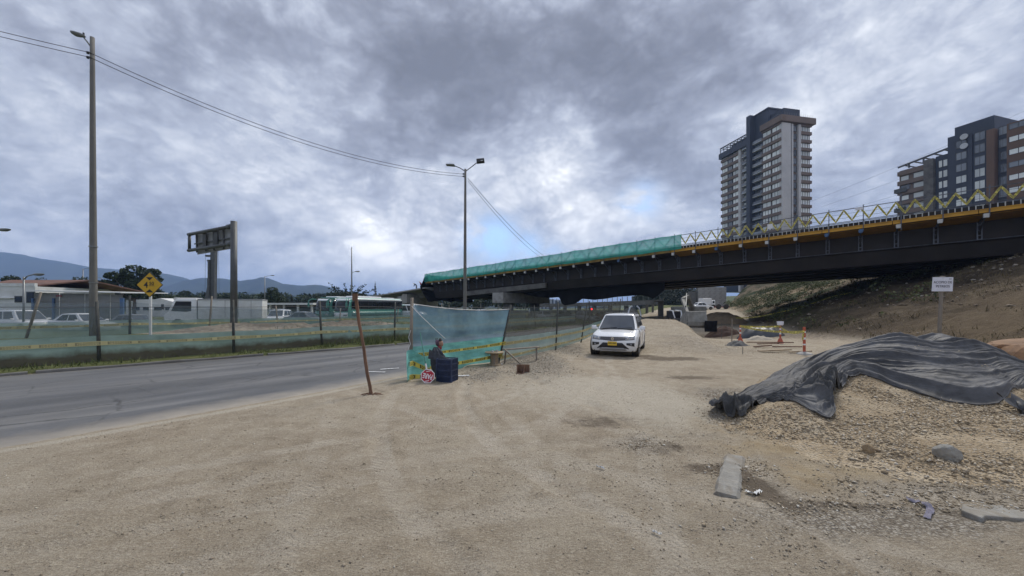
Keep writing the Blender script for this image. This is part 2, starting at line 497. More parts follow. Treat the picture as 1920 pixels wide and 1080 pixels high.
# ------------------------------------------------------------------ mesh helpers
class MB:
    def __init__(s):
        s.v = []; s.f = []; s.mi = []; s.uv = []; s.cur = 0

    def add(s, vs, fs, mi=None):
        o = len(s.v)
        s.v.extend([tuple(p) for p in vs])
        for f in fs:
            s.f.append(tuple(i + o for i in f)); s.mi.append(s.cur if mi is None else mi)
        return s

    def box(s, c, d, rz=0.0, mi=None, rx=0.0, ry=0.0):
        hx, hy, hz = d[0] / 2, d[1] / 2, d[2] / 2
        P = [Vector((x, y, z)) for x in (-hx, hx) for y in (-hy, hy) for z in (-hz, hz)]
        if rz or rx or ry:
            M_ = Matrix.Rotation(rz, 3, 'Z') @ Matrix.Rotation(ry, 3, 'Y') @ Matrix.Rotation(rx, 3, 'X')
            P = [M_ @ p for p in P]
        c = Vector(c)
        return s.add([p + c for p in P], [(0, 1, 3, 2), (4, 6, 7, 5), (0, 4, 5, 1), (2, 3, 7, 6), (0, 2, 6, 4), (1, 5, 7, 3)], mi)

    def bb(s, a, b, mi=None):
        return s.box([(a[i] + b[i]) / 2 for i in range(3)], [abs(b[i] - a[i]) for i in range(3)], mi=mi)

    def bar(s, a, b, w, h=None, mi=None):
        """rectangular bar from a to b, w across, h high"""
        h = h or w
        a = Vector(a); b = Vector(b); d = (b - a).normalized()
        up = Vector((0, 0, 1)) if abs(d.z) < .95 else Vector((0, 1, 0))
        sx = d.cross(up).normalized() * (w / 2); sz = sx.cross(d).normalized() * (h / 2)
        P = [a - sx - sz, a + sx - sz, a + sx + sz, a - sx + sz, b - sx - sz, b + sx - sz, b + sx + sz, b - sx + sz]
        return s.add(P, [(0, 1, 2, 3), (4, 7, 6, 5), (0, 4, 5, 1), (1, 5, 6, 2), (2, 6, 7, 3), (3, 7, 4, 0)], mi)

    def tube(s, pts, r, n=8, mi=None, cap=True):
        pts = [Vector(p) for p in pts]
        if not isinstance(r, (list, tuple)): r = [r] * len(pts)
        V = []; Fc = []
        prev = None
        for i, p in enumerate(pts):
            d = (pts[min(i + 1, len(pts) - 1)] - pts[max(i - 1, 0)]).normalized()
            up = prev if prev is not None else (Vector((0, 0, 1)) if abs(d.z) < .9 else Vector((1, 0, 0)))
            x = d.cross(up)
            if x.length < 1e-5: x = d.cross(Vector((0.3, 1, 0.2)))
            x.normalize(); y = x.cross(d).normalized()
            prev = y
            for k in range(n):
                a = 2 * PI * k / n
                V.append(p + x * (math.cos(a) * r[i]) + y * (math.sin(a) * r[i]))
        for i in range(len(pts) - 1):
            for k in range(n):
                k2 = (k + 1) % n
                Fc.append((i * n + k, i * n + k2, (i + 1) * n + k2, (i + 1) * n + k))
        if cap:
            Fc.append(tuple(range(n))[::-1]); Fc.append(tuple((len(pts) - 1) * n + k for k in range(n)))
        return s.add(V, Fc, mi)

    def lathe(s, c, prof, n=16, mi=None, axis='z'):
        """prof: list of (r, h)"""
        V = []; Fc = []
        for (r, h) in prof:
            for k in range(n):
                a = 2 * PI * k / n
                if axis == 'z': V.append((c[0] + r * math.cos(a), c[1] + r * math.sin(a), c[2] + h))
                elif axis == 'x': V.append((c[0] + h, c[1] + r * math.cos(a), c[2] + r * math.sin(a)))
                else: V.append((c[0] + r * math.sin(a), c[1] + h, c[2] + r * math.cos(a)))
        m_ = len(prof)
        for i in range(m_ - 1):
            for k in range(n):
                k2 = (k + 1) % n
                Fc.append((i * n + k, i * n + k2, (i + 1) * n + k2, (i + 1) * n + k))
        Fc.append(tuple(range(n))[::-1]); Fc.append(tuple((m_ - 1) * n + k for k in range(n)))
        return s.add(V, Fc, mi)

    def prism(s, poly, a, b, axis='y', mi=None):
        """2D polygon extruded; axis y: poly=(x,z); axis x: poly=(y,z); axis z: poly=(x,y)"""
        n = len(poly)
        def P(p, h):
            return (p[0], h, p[1]) if axis == 'y' else ((h, p[0], p[1]) if axis == 'x' else (p[0], p[1], h))
        V = [P(p, a) for p in poly] + [P(p, b) for p in poly]
        Fc = [tuple(range(n)), tuple(range(n, 2 * n))[::-1]] + [(i, i + n, (i + 1) % n + n, (i + 1) % n) for i in range(n)]
        return s.add(V, Fc, mi)

    def build(s, name, m, parent=None, smooth=False, loc=None, rot=None, bevel=0):
        me = bpy.data.meshes.new(name)
        me.from_pydata(s.v, [], s.f)
        mats = m if isinstance(m, (list, tuple)) else [m]
        for q in mats: me.materials.append(MT[q] if isinstance(q, str) else q)
        if len(mats) > 1: me.polygons.foreach_set('material_index', s.mi)
        fix_normals(me)
        if smooth:
            me.polygons.foreach_set('use_smooth', [True] * len(me.polygons))
        me.update()
        o = bpy.data.objects.new(name, me)
        C.objects.link(o)
        if parent is not None: o.parent = parent
        if loc is not None: o.location = loc
        if rot is not None: o.rotation_euler = rot
        if bevel:
            b = o.modifiers.new('bevel', 'BEVEL'); b.width = bevel; b.segments = 2; b.limit_method = 'ANGLE'
        return o


def fix_normals(me):
    import bmesh
    bm = bmesh.new(); bm.from_mesh(me)
    bmesh.ops.recalc_face_normals(bm, faces=bm.faces)
    bm.to_mesh(me); bm.free()


def np_mesh(name, V, Fq, m, parent=None, smooth=False, tri=False, uv=None, attrs=None):
    """V (n,3) array, Fq (k,3|4) int array"""
    V = np.ascontiguousarray(V, dtype=np.float32); Fq = np.ascontiguousarray(Fq, dtype=np.int32)
    k = Fq.shape[1]
    me = bpy.data.meshes.new(name)
    me.vertices.add(len(V)); me.vertices.foreach_set('co', V.ravel())
    me.loops.add(Fq.size); me.loops.foreach_set('vertex_index', Fq.ravel())
    me.polygons.add(len(Fq))
    me.polygons.foreach_set('loop_start', np.arange(0, Fq.size, k, dtype=np.int32))
    me.polygons.foreach_set('loop_total', np.full(len(Fq), k, dtype=np.int32))
    if smooth: me.polygons.foreach_set('use_smooth', np.ones(len(Fq), dtype=bool))
    if uv is not None:
        l = me.uv_layers.new(name='UVMap')
        l.data.foreach_set('uv', np.ascontiguousarray(uv[Fq.ravel()], dtype=np.float32).ravel())
    if attrs:
        for an, av in attrs.items():
            a = me.attributes.new(an, 'FLOAT', 'POINT')
            a.data.foreach_set('value', np.ascontiguousarray(av, dtype=np.float32))
    me.materials.append(MT[m] if isinstance(m, str) else m)
    me.update(calc_edges=True)
    me.validate()
    o = bpy.data.objects.new(name, me)
    C.objects.link(o)
    if parent is not None: o.parent = parent
    return o


def grid_faces(nu, nv, closed=False):
    i = np.arange(nu - 1)[:, None]; j = np.arange(nv - 1)[None, :]
    a = (i * nv + j).ravel()
    return np.stack([a, a + nv, a + nv + 1, a + 1], 1)


def tag(o, label=None, cat=None, group=None, kind=None):
    if label: o['label'] = label
    if cat: o['category'] = cat
    if group: o['group'] = group
    if kind: o['kind'] = kind
    return o


def thing(name, label, cat, loc=(0, 0, 0), rz=0.0, group=None):
    o = bpy.data.objects.new(name, None)
    o.empty_display_size = .2
    C.objects.link(o)
    o.location = loc; o.rotation_euler = (0, 0, rz)
    return tag(o, label, cat, group)


def copy_tree(o, parent=None):
    c = o.copy(); C.objects.link(c)
    if parent is not None: c.parent = parent
    for ch in [q for q in bpy.data.objects if q.parent == o]: copy_tree(ch, c)
    return c


def PX(px, py, Y):
    return ((px - 960) / F * Y, Y, EYE - (py - HZ) / F * Y)


def GX(px, py, z=0.0):
    Y = (EYE - z) * F / (py - HZ)
    return ((px - 960) / F * Y, Y)


# ------------------------------------------------------------------ terrain
ROAD_N = np.array([[-19, -10.0], [-7.24, 5.23], [-5.9, 6.9], [-4.5, 8.75], [-2.9, 11.2], [-0.9, 14.7], [2.6, 21.0], [8.5, 31], [22, 52], [60, 100]])
ROAD_F = np.array([[-27, -1.5], [-14.8, 10.66], [-12.9, 12.6], [-10.95, 14.6], [-8.2, 17.2], [-5.6, 20.4], [-1.5, 26.5], [3.5, 35], [15.5, 56], [52, 106]])
TOE = np.array([[-50, 17.5], [12.5, 17.4], [16, 18.3], [25, 20.5], [34, 23.5], [42, 27], [60, 37], [85, 48], [110, 64], [160, 95], [400, 260]])


def poly_sdist(P, x, y):
    """signed distance to an open polyline, positive on its right-hand side"""
    best = np.full(np.shape(x), 1e9); sign = np.ones(np.shape(x))
    for a, b in zip(P[:-1], P[1:]):
        d = b - a; L2 = d @ d
        t = np.clip(((x - a[0]) * d[0] + (y - a[1]) * d[1]) / L2, 0, 1)
        ex = x - (a[0] + t * d[0]); ey = y - (a[1] + t * d[1])
        dd = np.hypot(ex, ey)
        cr = d[1] * ex - d[0] * ey
        m_ = dd < best
        best = np.where(m_, dd, best); sign = np.where(m_, np.sign(cr), sign)
    return best * sign


def masks(x, y):
    """distance to road near edge (positive: on the dirt side) and far edge (negative: beyond the road)"""
    return poly_sdist(ROAD_N, x, y), poly_sdist(ROAD_F, x, y)


RUTS = [(8.0, 9.5, 9.2, .17, 1), (8.0, 9.5, 10.75, .17, .9), (-9, 14, 10.6, .16, .8), (-9, 14, 12.1, .16, .8), (3, -9, 13.0, .2, .7), (3, -9, 14.6, .2, .7), (9, 3, 6.2, .15, .8), (30, 20, 31.0, .2, .9), (30, 20, 29.4, .2, .9)]


def H0(x, y, fine=True):
    x = np.asarray(x, float); y = np.asarray(y, float)
    dn, df = masks(x, y)
    on_dirt = sstep(0.0, 0.8, dn)
    z = np.zeros(np.shape(x))
    if fine:
        for (cx, cy, Rr, w, k) in RUTS:
            rr = np.hypot(x - cx, y - cy)
            q = np.clip(1 - np.abs(rr - Rr) / (w * 1.1), 0, 1)
            rim = np.exp(-((np.abs(rr - Rr) - w * 1.25) / .06) ** 2)
            kk = sstep(-.25, .2, fbm(x * .8 + cx, y * .8, 3, 51)) * k
            z = z + on_dirt * kk * (-.040 * q ** .5 + .028 * rim) * (y < 30)
        z = z + on_dirt * .018 * fbm(x * 5.5, y * 5.5, 2, 12) * (y < 16)
        z = z + on_dirt * (0.05 * fbm(x * .45, y * .45, 3, 3) + 0.022 * fbm(x * 2.2, y * 2.2, 4, 8))
    # median strip and ground beyond the road
    m_ = -df
    med = 0.12 * sstep(0.02, 0.10, m_) + 0.58 * sstep(0.9, 5.0, m_) - 0.38 * sstep(7, 13, m_)
    med = med + sstep(.3, 1.5, m_) * (0.06 * fbm(x * .9, y * .9, 4, 5))
    # heap line of soil on the median
    for (cx, cy, rx, ry, h) in [(-14.0, 21.0, 4.0, 1.6, .42), (-10.5, 24.0, 3.0, 1.7, .40), (-8.3, 27.0, 3.0, 2.0, .25), (-16.5, 19.5, 3.0, 1.2, .1)]:
        med = med + h * np.exp(-(((x - cx) / rx) ** 2 + ((y - cy) / ry) ** 2)) * (1 + .5 * fbm(x * 1.4, y * 1.4, 4, 21))
    z = z + np.where(df < 0, med, 0)
    road = (dn < -0.12) & (df > -0.02)
    z = np.where(road, np.minimum(z, -0.02), z)
    # compacted ramp behind the car
    edge = 9.3 + (y - 17.0) * 0.235 + .25 * fbm(x * .8, y * .8, 3, 14)
    ramp = 1.18 * sstep(16.2, 26.5, y) ** 0.9
    side = 1 - sstep(0, .9 + 0.05 * np.clip(y - 17, 0, 12), x - edge)
    left = sstep(0.8, 3.2, dn)
    far = 1 - sstep(44, 56, y)
    z = z + ramp * side * left * far * (1 + (.06 * fbm(x * 1.6, y * 1.6, 4, 31) if fine else 0))
    # site road climbing away on the right
    ray = x / np.maximum(y, 1)
    z = z + 2.0 * sstep(38, 88, y) * sstep(.28, .42, ray)
    # cut slope of the hill
    tx = np.interp(y, TOE[:, 0], TOE[:, 1])
    e = x - tx
    hill = np.where(e > 0, 0.44 * e - .15 * np.minimum(e, 2), 0)
    hill = hill * (1 + 2.6 * sstep(84, 108, y))
    hill = 16 * (1 - np.exp(-hill / 16)) + 0.02 * np.clip(e - 60, 0, 500)
    rough = np.clip(e, 0, 4) / 4
    hill = hill + rough * (0.75 * fbm(x * .28, y * .28, 5, 41) + .22 * np.abs(fbm(x * 1.3, y * 1.3, 4, 44)))
    z = z + np.where(e > 0, np.maximum(hill, 0), 0)
    # dip where the excavation lies, right of the ramp
    z = z - .55 * np.exp(-(((x - 15.5) / 3.0) ** 2 + ((y - 30) / 4.0) ** 2))
    return z


def h_at(x, y):
    return float(H0(np.array([x]), np.array([y]))[0])


def axis(lo, hi, step, far_lo, far_hi, g=1.06):
    core = list(np.arange(lo, hi + 1e-6, step))
    a = []; s = step; v = lo
    while v > far_lo:
        s *= g; v -= s; a.append(v)
    b = []; s = step; v = hi
    while v < far_hi:
        s *= g; v += s; b.append(v)
    return np.array(a[::-1] + core + b)


def make_ground():
    xs = axis(-13, 19.5, .085, -9500, 9500, 1.05)
    ys = axis(1.2, 26, .085, -9500, 9500, 1.035)
    X, Y = np.meshgrid(xs, ys, indexing='ij')
    Z = H0(X, Y)
    dn, df = masks(X, Y)
    tx = np.interp(Y, TOE[:, 0], TOE[:, 1])
    e = X - tx
    V = np.stack([X, Y, Z], -1).reshape(-1, 3)
    grass = np.where(df < 0.05, sstep(-.06, .12, -df) * .9, 0)
    # bare soil heaps on the median
    soil = 0
    for (cx, cy, rx, ry, h) in [(-14.0, 21.0, 4.4, 2.0, 1), (-10.5, 24.0, 3.4, 2.0, 1), (-17, 18.6, 3, 1, .7)]:
        soil = soil + h * np.exp(-(((X - cx) / rx) ** 2 + ((Y - cy) / ry) ** 2) * 1.2)
    grass = grass * (1 - np.clip(soil * 1.3, 0, 1))
    grass = np.where(Y > 150, np.maximum(grass, .8), grass)
    gr = np.zeros_like(X)
    for (cx, cy, rx, ry, a) in [(.8, 14.2, 1.3, 4.5, 1.0), (2.6, 18.0, 1.1, 3.0, .9), (-.9, 11.2, .9, 1.6, .8), (0.2, 11.5, .8, 1.2, .6), (5.0, 8.3, .9, 1.2, .9),
                                (3.9, 6.6, .7, 1.0, .8), (1.9, 5.4, .6, .5, .7), (3.6, 3.5, 1.6, .35, .9), (9.5, 18, 3.5, 4, .5), (6.0, 4.1, 3.0, .8, .55), (2.2, 3.3, 1.5, .35, .4)]:
        gr = np.maximum(gr, a * np.exp(-(((X - cx) / rx) ** 2 + ((Y - cy) / ry) ** 2)))
    damp = np.zeros_like(X)
    for (cx, cy, rx, ry, a) in [(6.2, 14.4, 1.3, .65, 1.0), (5.2, 15.2, 1.2, .5, .8), (5.1, 10.6, .9, .4, .7), (4.4, 11.2, .5, .35, .4), (1.5, 6.5, .8, .5, .55), (2.3, 5.3, .6, .28, .5),
                                (2.5, 4.55, .45, .2, .8), (3.2, 3.75, 1.0, .14, .55), (4.9, 3.55, 1.2, .10, .6), (5.6, 3.9, 1.0, .16, .5), (-3.2, 8.9, .8, .5, .35), (-2, 9.9, 1, .3, .35),
                                (20, 26, 5, 5, .5), (16, 29, 4, 4, .8), (2.75, 4.1, .22, .55, .9)]:
        damp = np.maximum(damp, a * np.exp(-(((X - cx) / rx) ** 2 + ((Y - cy) / ry) ** 2)))
    damp = np.maximum(damp, np.where(df < 0, np.clip(soil, 0, 1) * .66, 0))
    ochre = np.zeros_like(X)
    for (cx, cy, rx, ry, a) in [(4.3, 5.3, 1.6, .55, 1.0), (3.6, 6.4, .6, .9, .9), (5.0, 4.5, 1.8, .35, 1.0), (3.6, 4.5, .5, .6, .8), (7.6, 4.7, 2, .5, .6), (3.4, 4.25, .4, .3, .8)]:
        ochre = np.maximum(ochre, a * np.exp(-(((X - cx) / rx) ** 2 + ((Y - cy) / ry) ** 2)))
    pale = np.exp(-((dn - .16) / .14) ** 2) * (Y > 0)
    pale = pale + .85 * np.exp(-(((X - 1.6) / 2.2) ** 2 + ((Y - 9.2) / 2.2) ** 2)) + .8 * np.exp(-(((X - 3.0) / 1.2) ** 2 + ((Y - 7.8) / 2.0) ** 2))
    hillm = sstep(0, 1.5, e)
    # a little real relief of stones where gravel lies
    st = np.clip(gr, 0, 1) * (fbm(X * 9, Y * 9, 2, 70)) * .035
    V[:, 2] += (st * (Y < 27) * (np.abs(X) < 20)).reshape(-1)
    m, t, b, out = new_mat('ground')
    co = t.node('ShaderNodeNewGeometry').outputs['Position']
    big = t.noise(co, .35, 6, .6, .4)
    mid = t.noise(co, 2.6, 7, .65, .4)
    fin = t.noise(co, 22, 5, .7)
    dirt = t.ramp(mid, [(.28, (.275, .225, .162)), (.5, (.385, .325, .242)), (.72, (.50, .437, .345))])
    dirt = t.mix(t.mr(big, .42, .60, 0, .6), dirt, (.45, .395, .305))
    dirt = t.mix(t.mr(t.noise(t.mapping(co, loc=(9, 3, 0)), .55, 6, .65, .6), .52, .68, 0, .5), dirt, (.25, .20, .14))
    # tyre tracks: bands with a fine tread print
    bumpsum = None
    for i, (ang, off, w, k) in enumerate([(12, .75, .16, 1), (12, -.70, .16, 1), (-22, 2.4, .15, 1), (-24, -.4, .17, .9), (38, 3.3, .16, .9), (-52, 4.4, .18, 1), (-50, 5.9, .18, .9), (-34, -3.4, .16, .8), (24, 5.0, .2, .6)]):
        q = t.mapping(co, rot=(0, 0, R(ang)))
        xx, yy, _ = t.sep(q)
        xx = t.m('ADD', xx, t.m('MULTIPLY', t.m('SINE', t.m('MULTIPLY', yy, .6)), .12))
        ax = t.m('ABSOLUTE', t.m('SUBTRACT', xx, off))
        band = t.mr(ax, w, w * .7, 0, 1)
        chev = t.m('SINE', t.m('MULTIPLY', t.m('ADD', yy, t.m('MULTIPLY', ax, 1.0)), 75.0))
        brk = t.mr(t.noise(t.mapping(co, loc=(i * 5.1, i, 0)), 1.3, 3, .6), .42, .58)
        tr_ = t.m('MULTIPLY', t.m('MULTIPLY', band, brk), t.m('ADD', t.m('MULTIPLY', chev, .5), .2))
        tr_ = t.m('MULTIPLY', tr_, k)
        bumpsum = tr_ if bumpsum is None else t.m('ADD', bumpsum, tr_)
        dirt = t.mix(t.m('MULTIPLY', t.m('MULTIPLY', band, brk), .5 * k), dirt, (.52, .465, .38))
    for i, (cx, cy, Rr, w, k) in enumerate([(8.0, 9.5, 9.2, .17, 1), (8.0, 9.5, 10.75, .17, .9), (-9, 14, 10.6, .16, .8), (-9, 14, 12.1, .16, .8), (3, -9, 13.0, .2, .7), (3, -9, 14.6, .2, .7), (9, 3, 6.2, .15, .8)]):
        q = t.sep(t.vm('SUBTRACT', co, (cx, cy, 0)))
        rr = t.m('SQRT', t.m('ADD', t.m('MULTIPLY', q[0], q[0]), t.m('MULTIPLY', q[1], q[1])))
        ax = t.m('ABSOLUTE', t.m('SUBTRACT', rr, Rr))
        an = t.m('MULTIPLY', t.m('ARCTAN2', q[1], q[0]), Rr)
        band = t.mr(ax, w, w * .7, 0, 1)
        chev = t.m('SINE', t.m('MULTIPLY', t.m('ADD', an, ax), 70.0))
        brk = t.m('MULTIPLY', t.mr(t.noise(t.mapping(co, loc=(i * 3.3, i * 2, 4)), 1.1, 4, .7), .40, .60), k)
        tr_ = t.m('MULTIPLY', t.m('MULTIPLY', band, brk), t.m('ADD', t.m('MULTIPLY', chev, .5), .1))
        bumpsum = t.m('ADD', bumpsum, tr_)
        dirt = t.mix(t.m('MULTIPLY', t.m('MULTIPLY', band, brk), .62), dirt, (.54, .485, .40))
    wv = t.noise(t.mapping(co, rot=(0, 0, R(25)), scale=(1, 5.5, 1)), 2.2, 7, .65, .8)
    dirt = t.mix(t.mr(wv, .45, .72, 0, .32), dirt, (.215, .17, .12))
    gr1 = t.noise(co, 75, 3, .75); gr2 = t.noise(t.mapping(co, rot=(0, 0, R(-20)), scale=(1, 2.2, 1)), 26, 5, .8, .5)
    dirt = t.mix(t.mr(gr1, .48, .64, 0, .75), dirt, (.17, .135, .10))
    dirt = t.mix(t.mr(gr2, .52, .64, 0, .75), dirt, (.55, .49, .39))
    vo = t.voronoi(co, 30)
    peb = t.m('LESS_THAN', vo.outputs['Distance'], .16)
    dirt = t.mix(t.m('MULTIPLY', peb, .4), dirt, t.ramp(t.sep(vo.outputs['Color'])[0], [(0, (.14, .12, .10)), (1, (.50, .46, .40))]))
    f_gr = t.attr('gravel'); f_dm = t.attr('damp'); f_oc = t.attr('ochre'); f_gs = t.attr('grass'); f_pl = t.attr('pale'); f_hl = t.attr('hill')
    vg = t.voronoi(co, 42)
    gcol = t.ramp(t.sep(vg.outputs['Color'])[0], [(0, (.22, .19, .15)), (.5, (.40, .355, .285)), (1, (.60, .555, .48))])
    gcol = t.mix(t.mr(vg.outputs['Distance'], .35, .7, 0, .7), gcol, (.15, .12, .09))
    n5 = t.noise(co, 5, 5, .7)
    def sharp(f, lo=.35, hi=.55, k=.5):
        return t.mr(t.m('ADD', f, t.m('MULTIPLY', t.m('SUBTRACT', n5, .5), k * 2)), lo, hi)
    c = t.mix(t.m('MULTIPLY', sharp(f_oc, .3, .8), .75), dirt, t.ramp(mid, [(.3, (.30, .22, .125)), (.7, (.44, .35, .22))]))
    c = t.mix(t.m('MULTIPLY', sharp(f_gr, .3, .7), .9), c, gcol)
    c = t.mix(t.m('MULTIPLY', sharp(f_pl, .3, .85, .7), .7), c, t.ramp(gr2, [(.35, (.36, .32, .255)), (.65, (.60, .55, .455))]))
    c = t.mix(t.m('MULTIPLY', sharp(f_dm, .25, .6, .6), .8), c, (.115, .09, .066))
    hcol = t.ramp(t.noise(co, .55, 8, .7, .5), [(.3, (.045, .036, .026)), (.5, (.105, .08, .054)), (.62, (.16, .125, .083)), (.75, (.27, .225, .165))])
    hcol = t.mix(t.mr(t.sep(co)[1], 24, 15), hcol, t.mix(.55, hcol, (.30, .225, .14)))  # near slope lightened: light clear of the viaduct's shade, put into the soil colour
    hcol = t.mix(t.mr(t.sep(co)[1], 46, 60), hcol, t.mix(.75, hcol, (.36, .28, .18)))  # far slope lightened likewise, leaving the viaduct's shade painted dark between
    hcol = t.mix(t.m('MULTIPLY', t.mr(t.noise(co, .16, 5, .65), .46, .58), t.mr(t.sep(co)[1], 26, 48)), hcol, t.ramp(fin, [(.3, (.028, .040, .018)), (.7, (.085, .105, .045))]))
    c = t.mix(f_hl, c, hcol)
    gcl = t.ramp(t.noise(co, 1.6, 7, .7), [(.3, (.055, .07, .025)), (.6, (.12, .13, .05)), (.75, (.20, .17, .10))])
    c = t.mix(sharp(f_gs, .35, .6, .3), c, gcl)
    # tan soil heaps on the median keep the dirt colour
    t.put(b.inputs['Base Color'], c)
    b.inputs['Roughness'].default_value = .95
    b.inputs['Specular IOR Level'].default_value = .15
    hgt = t.m('ADD', t.m('MULTIPLY', fin, .5), t.m('MULTIPLY', mid, .8))
    hgt = t.m('ADD', hgt, t.m('MULTIPLY', bumpsum, .22))
    hgt = t.m('ADD', hgt, t.m('ADD', t.m('MULTIPLY', gr2, .9), t.m('MULTIPLY', gr1, .35)))
    hgt = t.m('ADD', hgt, t.m('MULTIPLY', wv, .5))
    hgt = t.m('ADD', hgt, t.m('MULTIPLY', t.m('MULTIPLY', sharp(f_gr, .3, .7), vg.outputs['Distance']), -1.2))
    hgt = t.m('ADD', hgt, t.m('MULTIPLY', f_hl, t.m('MULTIPLY', t.noise(co, 1.6, 10, .8), 16.0)))
    t.put(b.inputs['Normal'], t.bump(hgt, .9, .035))
    MT['ground'] = m
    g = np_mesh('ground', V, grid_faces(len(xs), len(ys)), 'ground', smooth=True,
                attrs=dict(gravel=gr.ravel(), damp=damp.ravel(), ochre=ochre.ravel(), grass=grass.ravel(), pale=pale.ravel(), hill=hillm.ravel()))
    tag(g, kind='structure')


make_ground()


# ------------------------------------------------------------------ road
def resample(P, n):
    P = np.array(P, float)
    d = np.r_[0, np.cumsum(np.hypot(*np.diff(P, axis=0).T))]
    t = np.linspace(0, d[-1], n)
    return np.stack([np.interp(t, d, P[:, i]) for i in range(P.shape[1])], 1)


def make_road():
    n, k = 700, 60
    A = resample(ROAD_N, n); B = resample(ROAD_F, n)
    s = np.arange(n) * .2
    jag = .06 * fbm(s * 2.0, s * 0, 4, 91)
    T = np.linspace(0, 1, k)
    d = (A - B) / np.linalg.norm(A - B, axis=1)[:, None]
    A = A + d * (jag[:, None] + .04)
    P = A[:, None, :] * (1 - T)[None, :, None] + B[:, None, :] * T[None, :, None]
    Z = np.where(T < .001, -.05, np.where(T < .02, .006, .012 + .03 * np.sin(T * PI)))[None, :] + 0 * P[..., 0]
    V = np.concatenate([P, Z[..., None]], -1).reshape(-1, 3)
    uv = np.stack([np.broadcast_to((np.arange(n) * np.linalg.norm(A[1] - A[0]))[:, None], (n, k)).ravel() * 0 + np.repeat(np.r_[0, np.cumsum(np.hypot(*np.diff(A, axis=0).T))], k), np.tile(T, n)], 1)
    m, t, b, out = new_mat('asphalt')
    uvn = t.node('ShaderNodeUVMap').outputs[0]
    u, v, _ = t.sep(uvn)
    co = t.node('ShaderNodeNewGeometry').outputs['Position']
    st = t.noise(t.comb(t.m('MULTIPLY', u, .12), t.m('MULTIPLY', v, 9.0), 0), 1.0, 6, .6, .3)
    fi = t.noise(co, 60, 3, .7)
    bg_ = t.noise(co, .5, 5, .6)
    c = t.ramp(st, [(.34, (.06, .063, .068)), (.5, (.115, .118, .124)), (.66, (.21, .21, .21))])
    c = t.mix(t.mr(bg_, .4, .7, 0, .5), c, (.15, .145, .135))
    c = t.mix(t.mr(fi, .3, .7, 0, .35), c, (.06, .062, .066))
    vo_ = t.voronoi(co, 90)
    c = t.mix(t.m('MULTIPLY', t.m('LESS_THAN', vo_.outputs['Distance'], .25), .35), c, (.28, .275, .26))
    cr_ = t.voronoi(t.vm('ADD', co, t.scale(t.node('ShaderNodeTexNoise').outputs['Color'], .0)), .55, 'DISTANCE_TO_EDGE')
    wob = t.vm('ADD', co, t.comb(t.m('MULTIPLY', t.noise(co, 1.6, 5, .7), .5), t.m('MULTIPLY', t.noise(t.mapping(co, loc=(4, 4, 4)), 1.6, 5, .7), .5), 0))
    t.put(cr_.inputs['Vector'], wob)
    c = t.mix(t.m('MULTIPLY', t.mr(cr_.outputs['Distance'], .004, .02, .7, 0), t.mr(bg_, .45, .6)), c, (.035, .035, .037))
    # dust drifted over the near edge
    du = t.mr(t.m('ADD', v, t.m('MULTIPLY', t.m('SUBTRACT', t.noise(co, 1.2, 6, .7), .5), .11)), .0, .10, .9, 0)
    c = t.mix(du, c, (.36, .32, .26))
    du2 = t.mr(t.m('ADD', v, t.m('MULTIPLY', t.m('SUBTRACT', t.noise(co, 2, 6, .7), .5), .05)), .95, 1.0, 0, .7)
    c = t.mix(du2, c, (.12, .11, .09))
    t.put(b.inputs['Base Color'], c)
    t.put(b.inputs['Roughness'], t.mr(st, .3, .7, .62, .85))
    b.inputs['Specular IOR Level'].default_value = .35
    t.put(b.inputs['Normal'], t.bump(fi, .5, .01))
    MT['asphalt'] = m
    o = np_mesh('road', V, grid_faces(n, k), 'asphalt', smooth=True, uv=uv)
    tag(o, kind='structure')
    # worn lane dashes
    for i, (pa, pb) in enumerate([((690, 697), (722, 697.6)), ((713, 692.5), (748, 690))]):
        a = Vector(GX(*pa, .045)); c_ = Vector(GX(*pb, .045))
        dr = (c_ - a).normalized(); nn = Vector((-dr.y, dr.x)) * .05
        N_ = 14; VV = []
        for q in range(N_):
            p = a + (c_ - a) * q / (N_ - 1)
            w = 1 + .35 * random.uniform(-1, 1)
            VV += [(p.x - nn.x * w, p.y - nn.y * w, .0475), (p.x + nn.x * w, p.y + nn.y * w, .0475)]
        mb = MB(); mb.add(VV, [(2 * q, 2 * q + 2, 2 * q + 3, 2 * q + 1) for q in range(N_ - 1)])
        tag(mb.build('road_marking', 'white_dull'), kind='structure')


make_road()


def make_kerb():
    """low kerb stones along the far edge of the road"""
    A = resample(ROAD_F, 900)
    d = np.gradient(A, axis=0); d /= np.linalg.norm(d, axis=1)[:, None]
    nrm = np.stack([-d[:, 1], d[:, 0]], 1)          # to the far side
    prof = [(0.0, -.02), (0.0, .075), (.02, .10), (.14, .10), (.15, .085), (.15, -.02)]
    V = []
    for i in range(len(A)):
        for (o_, z_) in prof:
            V.append((A[i, 0] + nrm[i, 0] * o_, A[i, 1] + nrm[i, 1] * o_, z_ + .01 * math.sin(i * .37)))
    k = len(prof); Fq = []
    for i in range(len(A) - 1):
        if i % 40 == 39: continue                      # open joint
        for j in range(k - 1):
            Fq.append((i * k + j, (i + 1) * k + j, (i + 1) * k + j + 1, i * k + j + 1))
    o = np_mesh('kerb', np.array(V), np.array(Fq), 'concrete_dark')
    tag(o, kind='structure')


make_kerb()


# ------------------------------------------------------------------ viaduct under construction
BR0 = (35.6, 25.7)
BRA = math.atan2(-0.68, 0.735)


def zd(s): return 9.5 - .028 * s


def S(s, n, dz): return (-s, n, zd(s) + dz)


def bridge_world(s, n, dz):
    return Vector((BR0[0] - .734 * s + .679 * n, BR0[1] + .679 * s + .734 * n, zd(s) + dz))


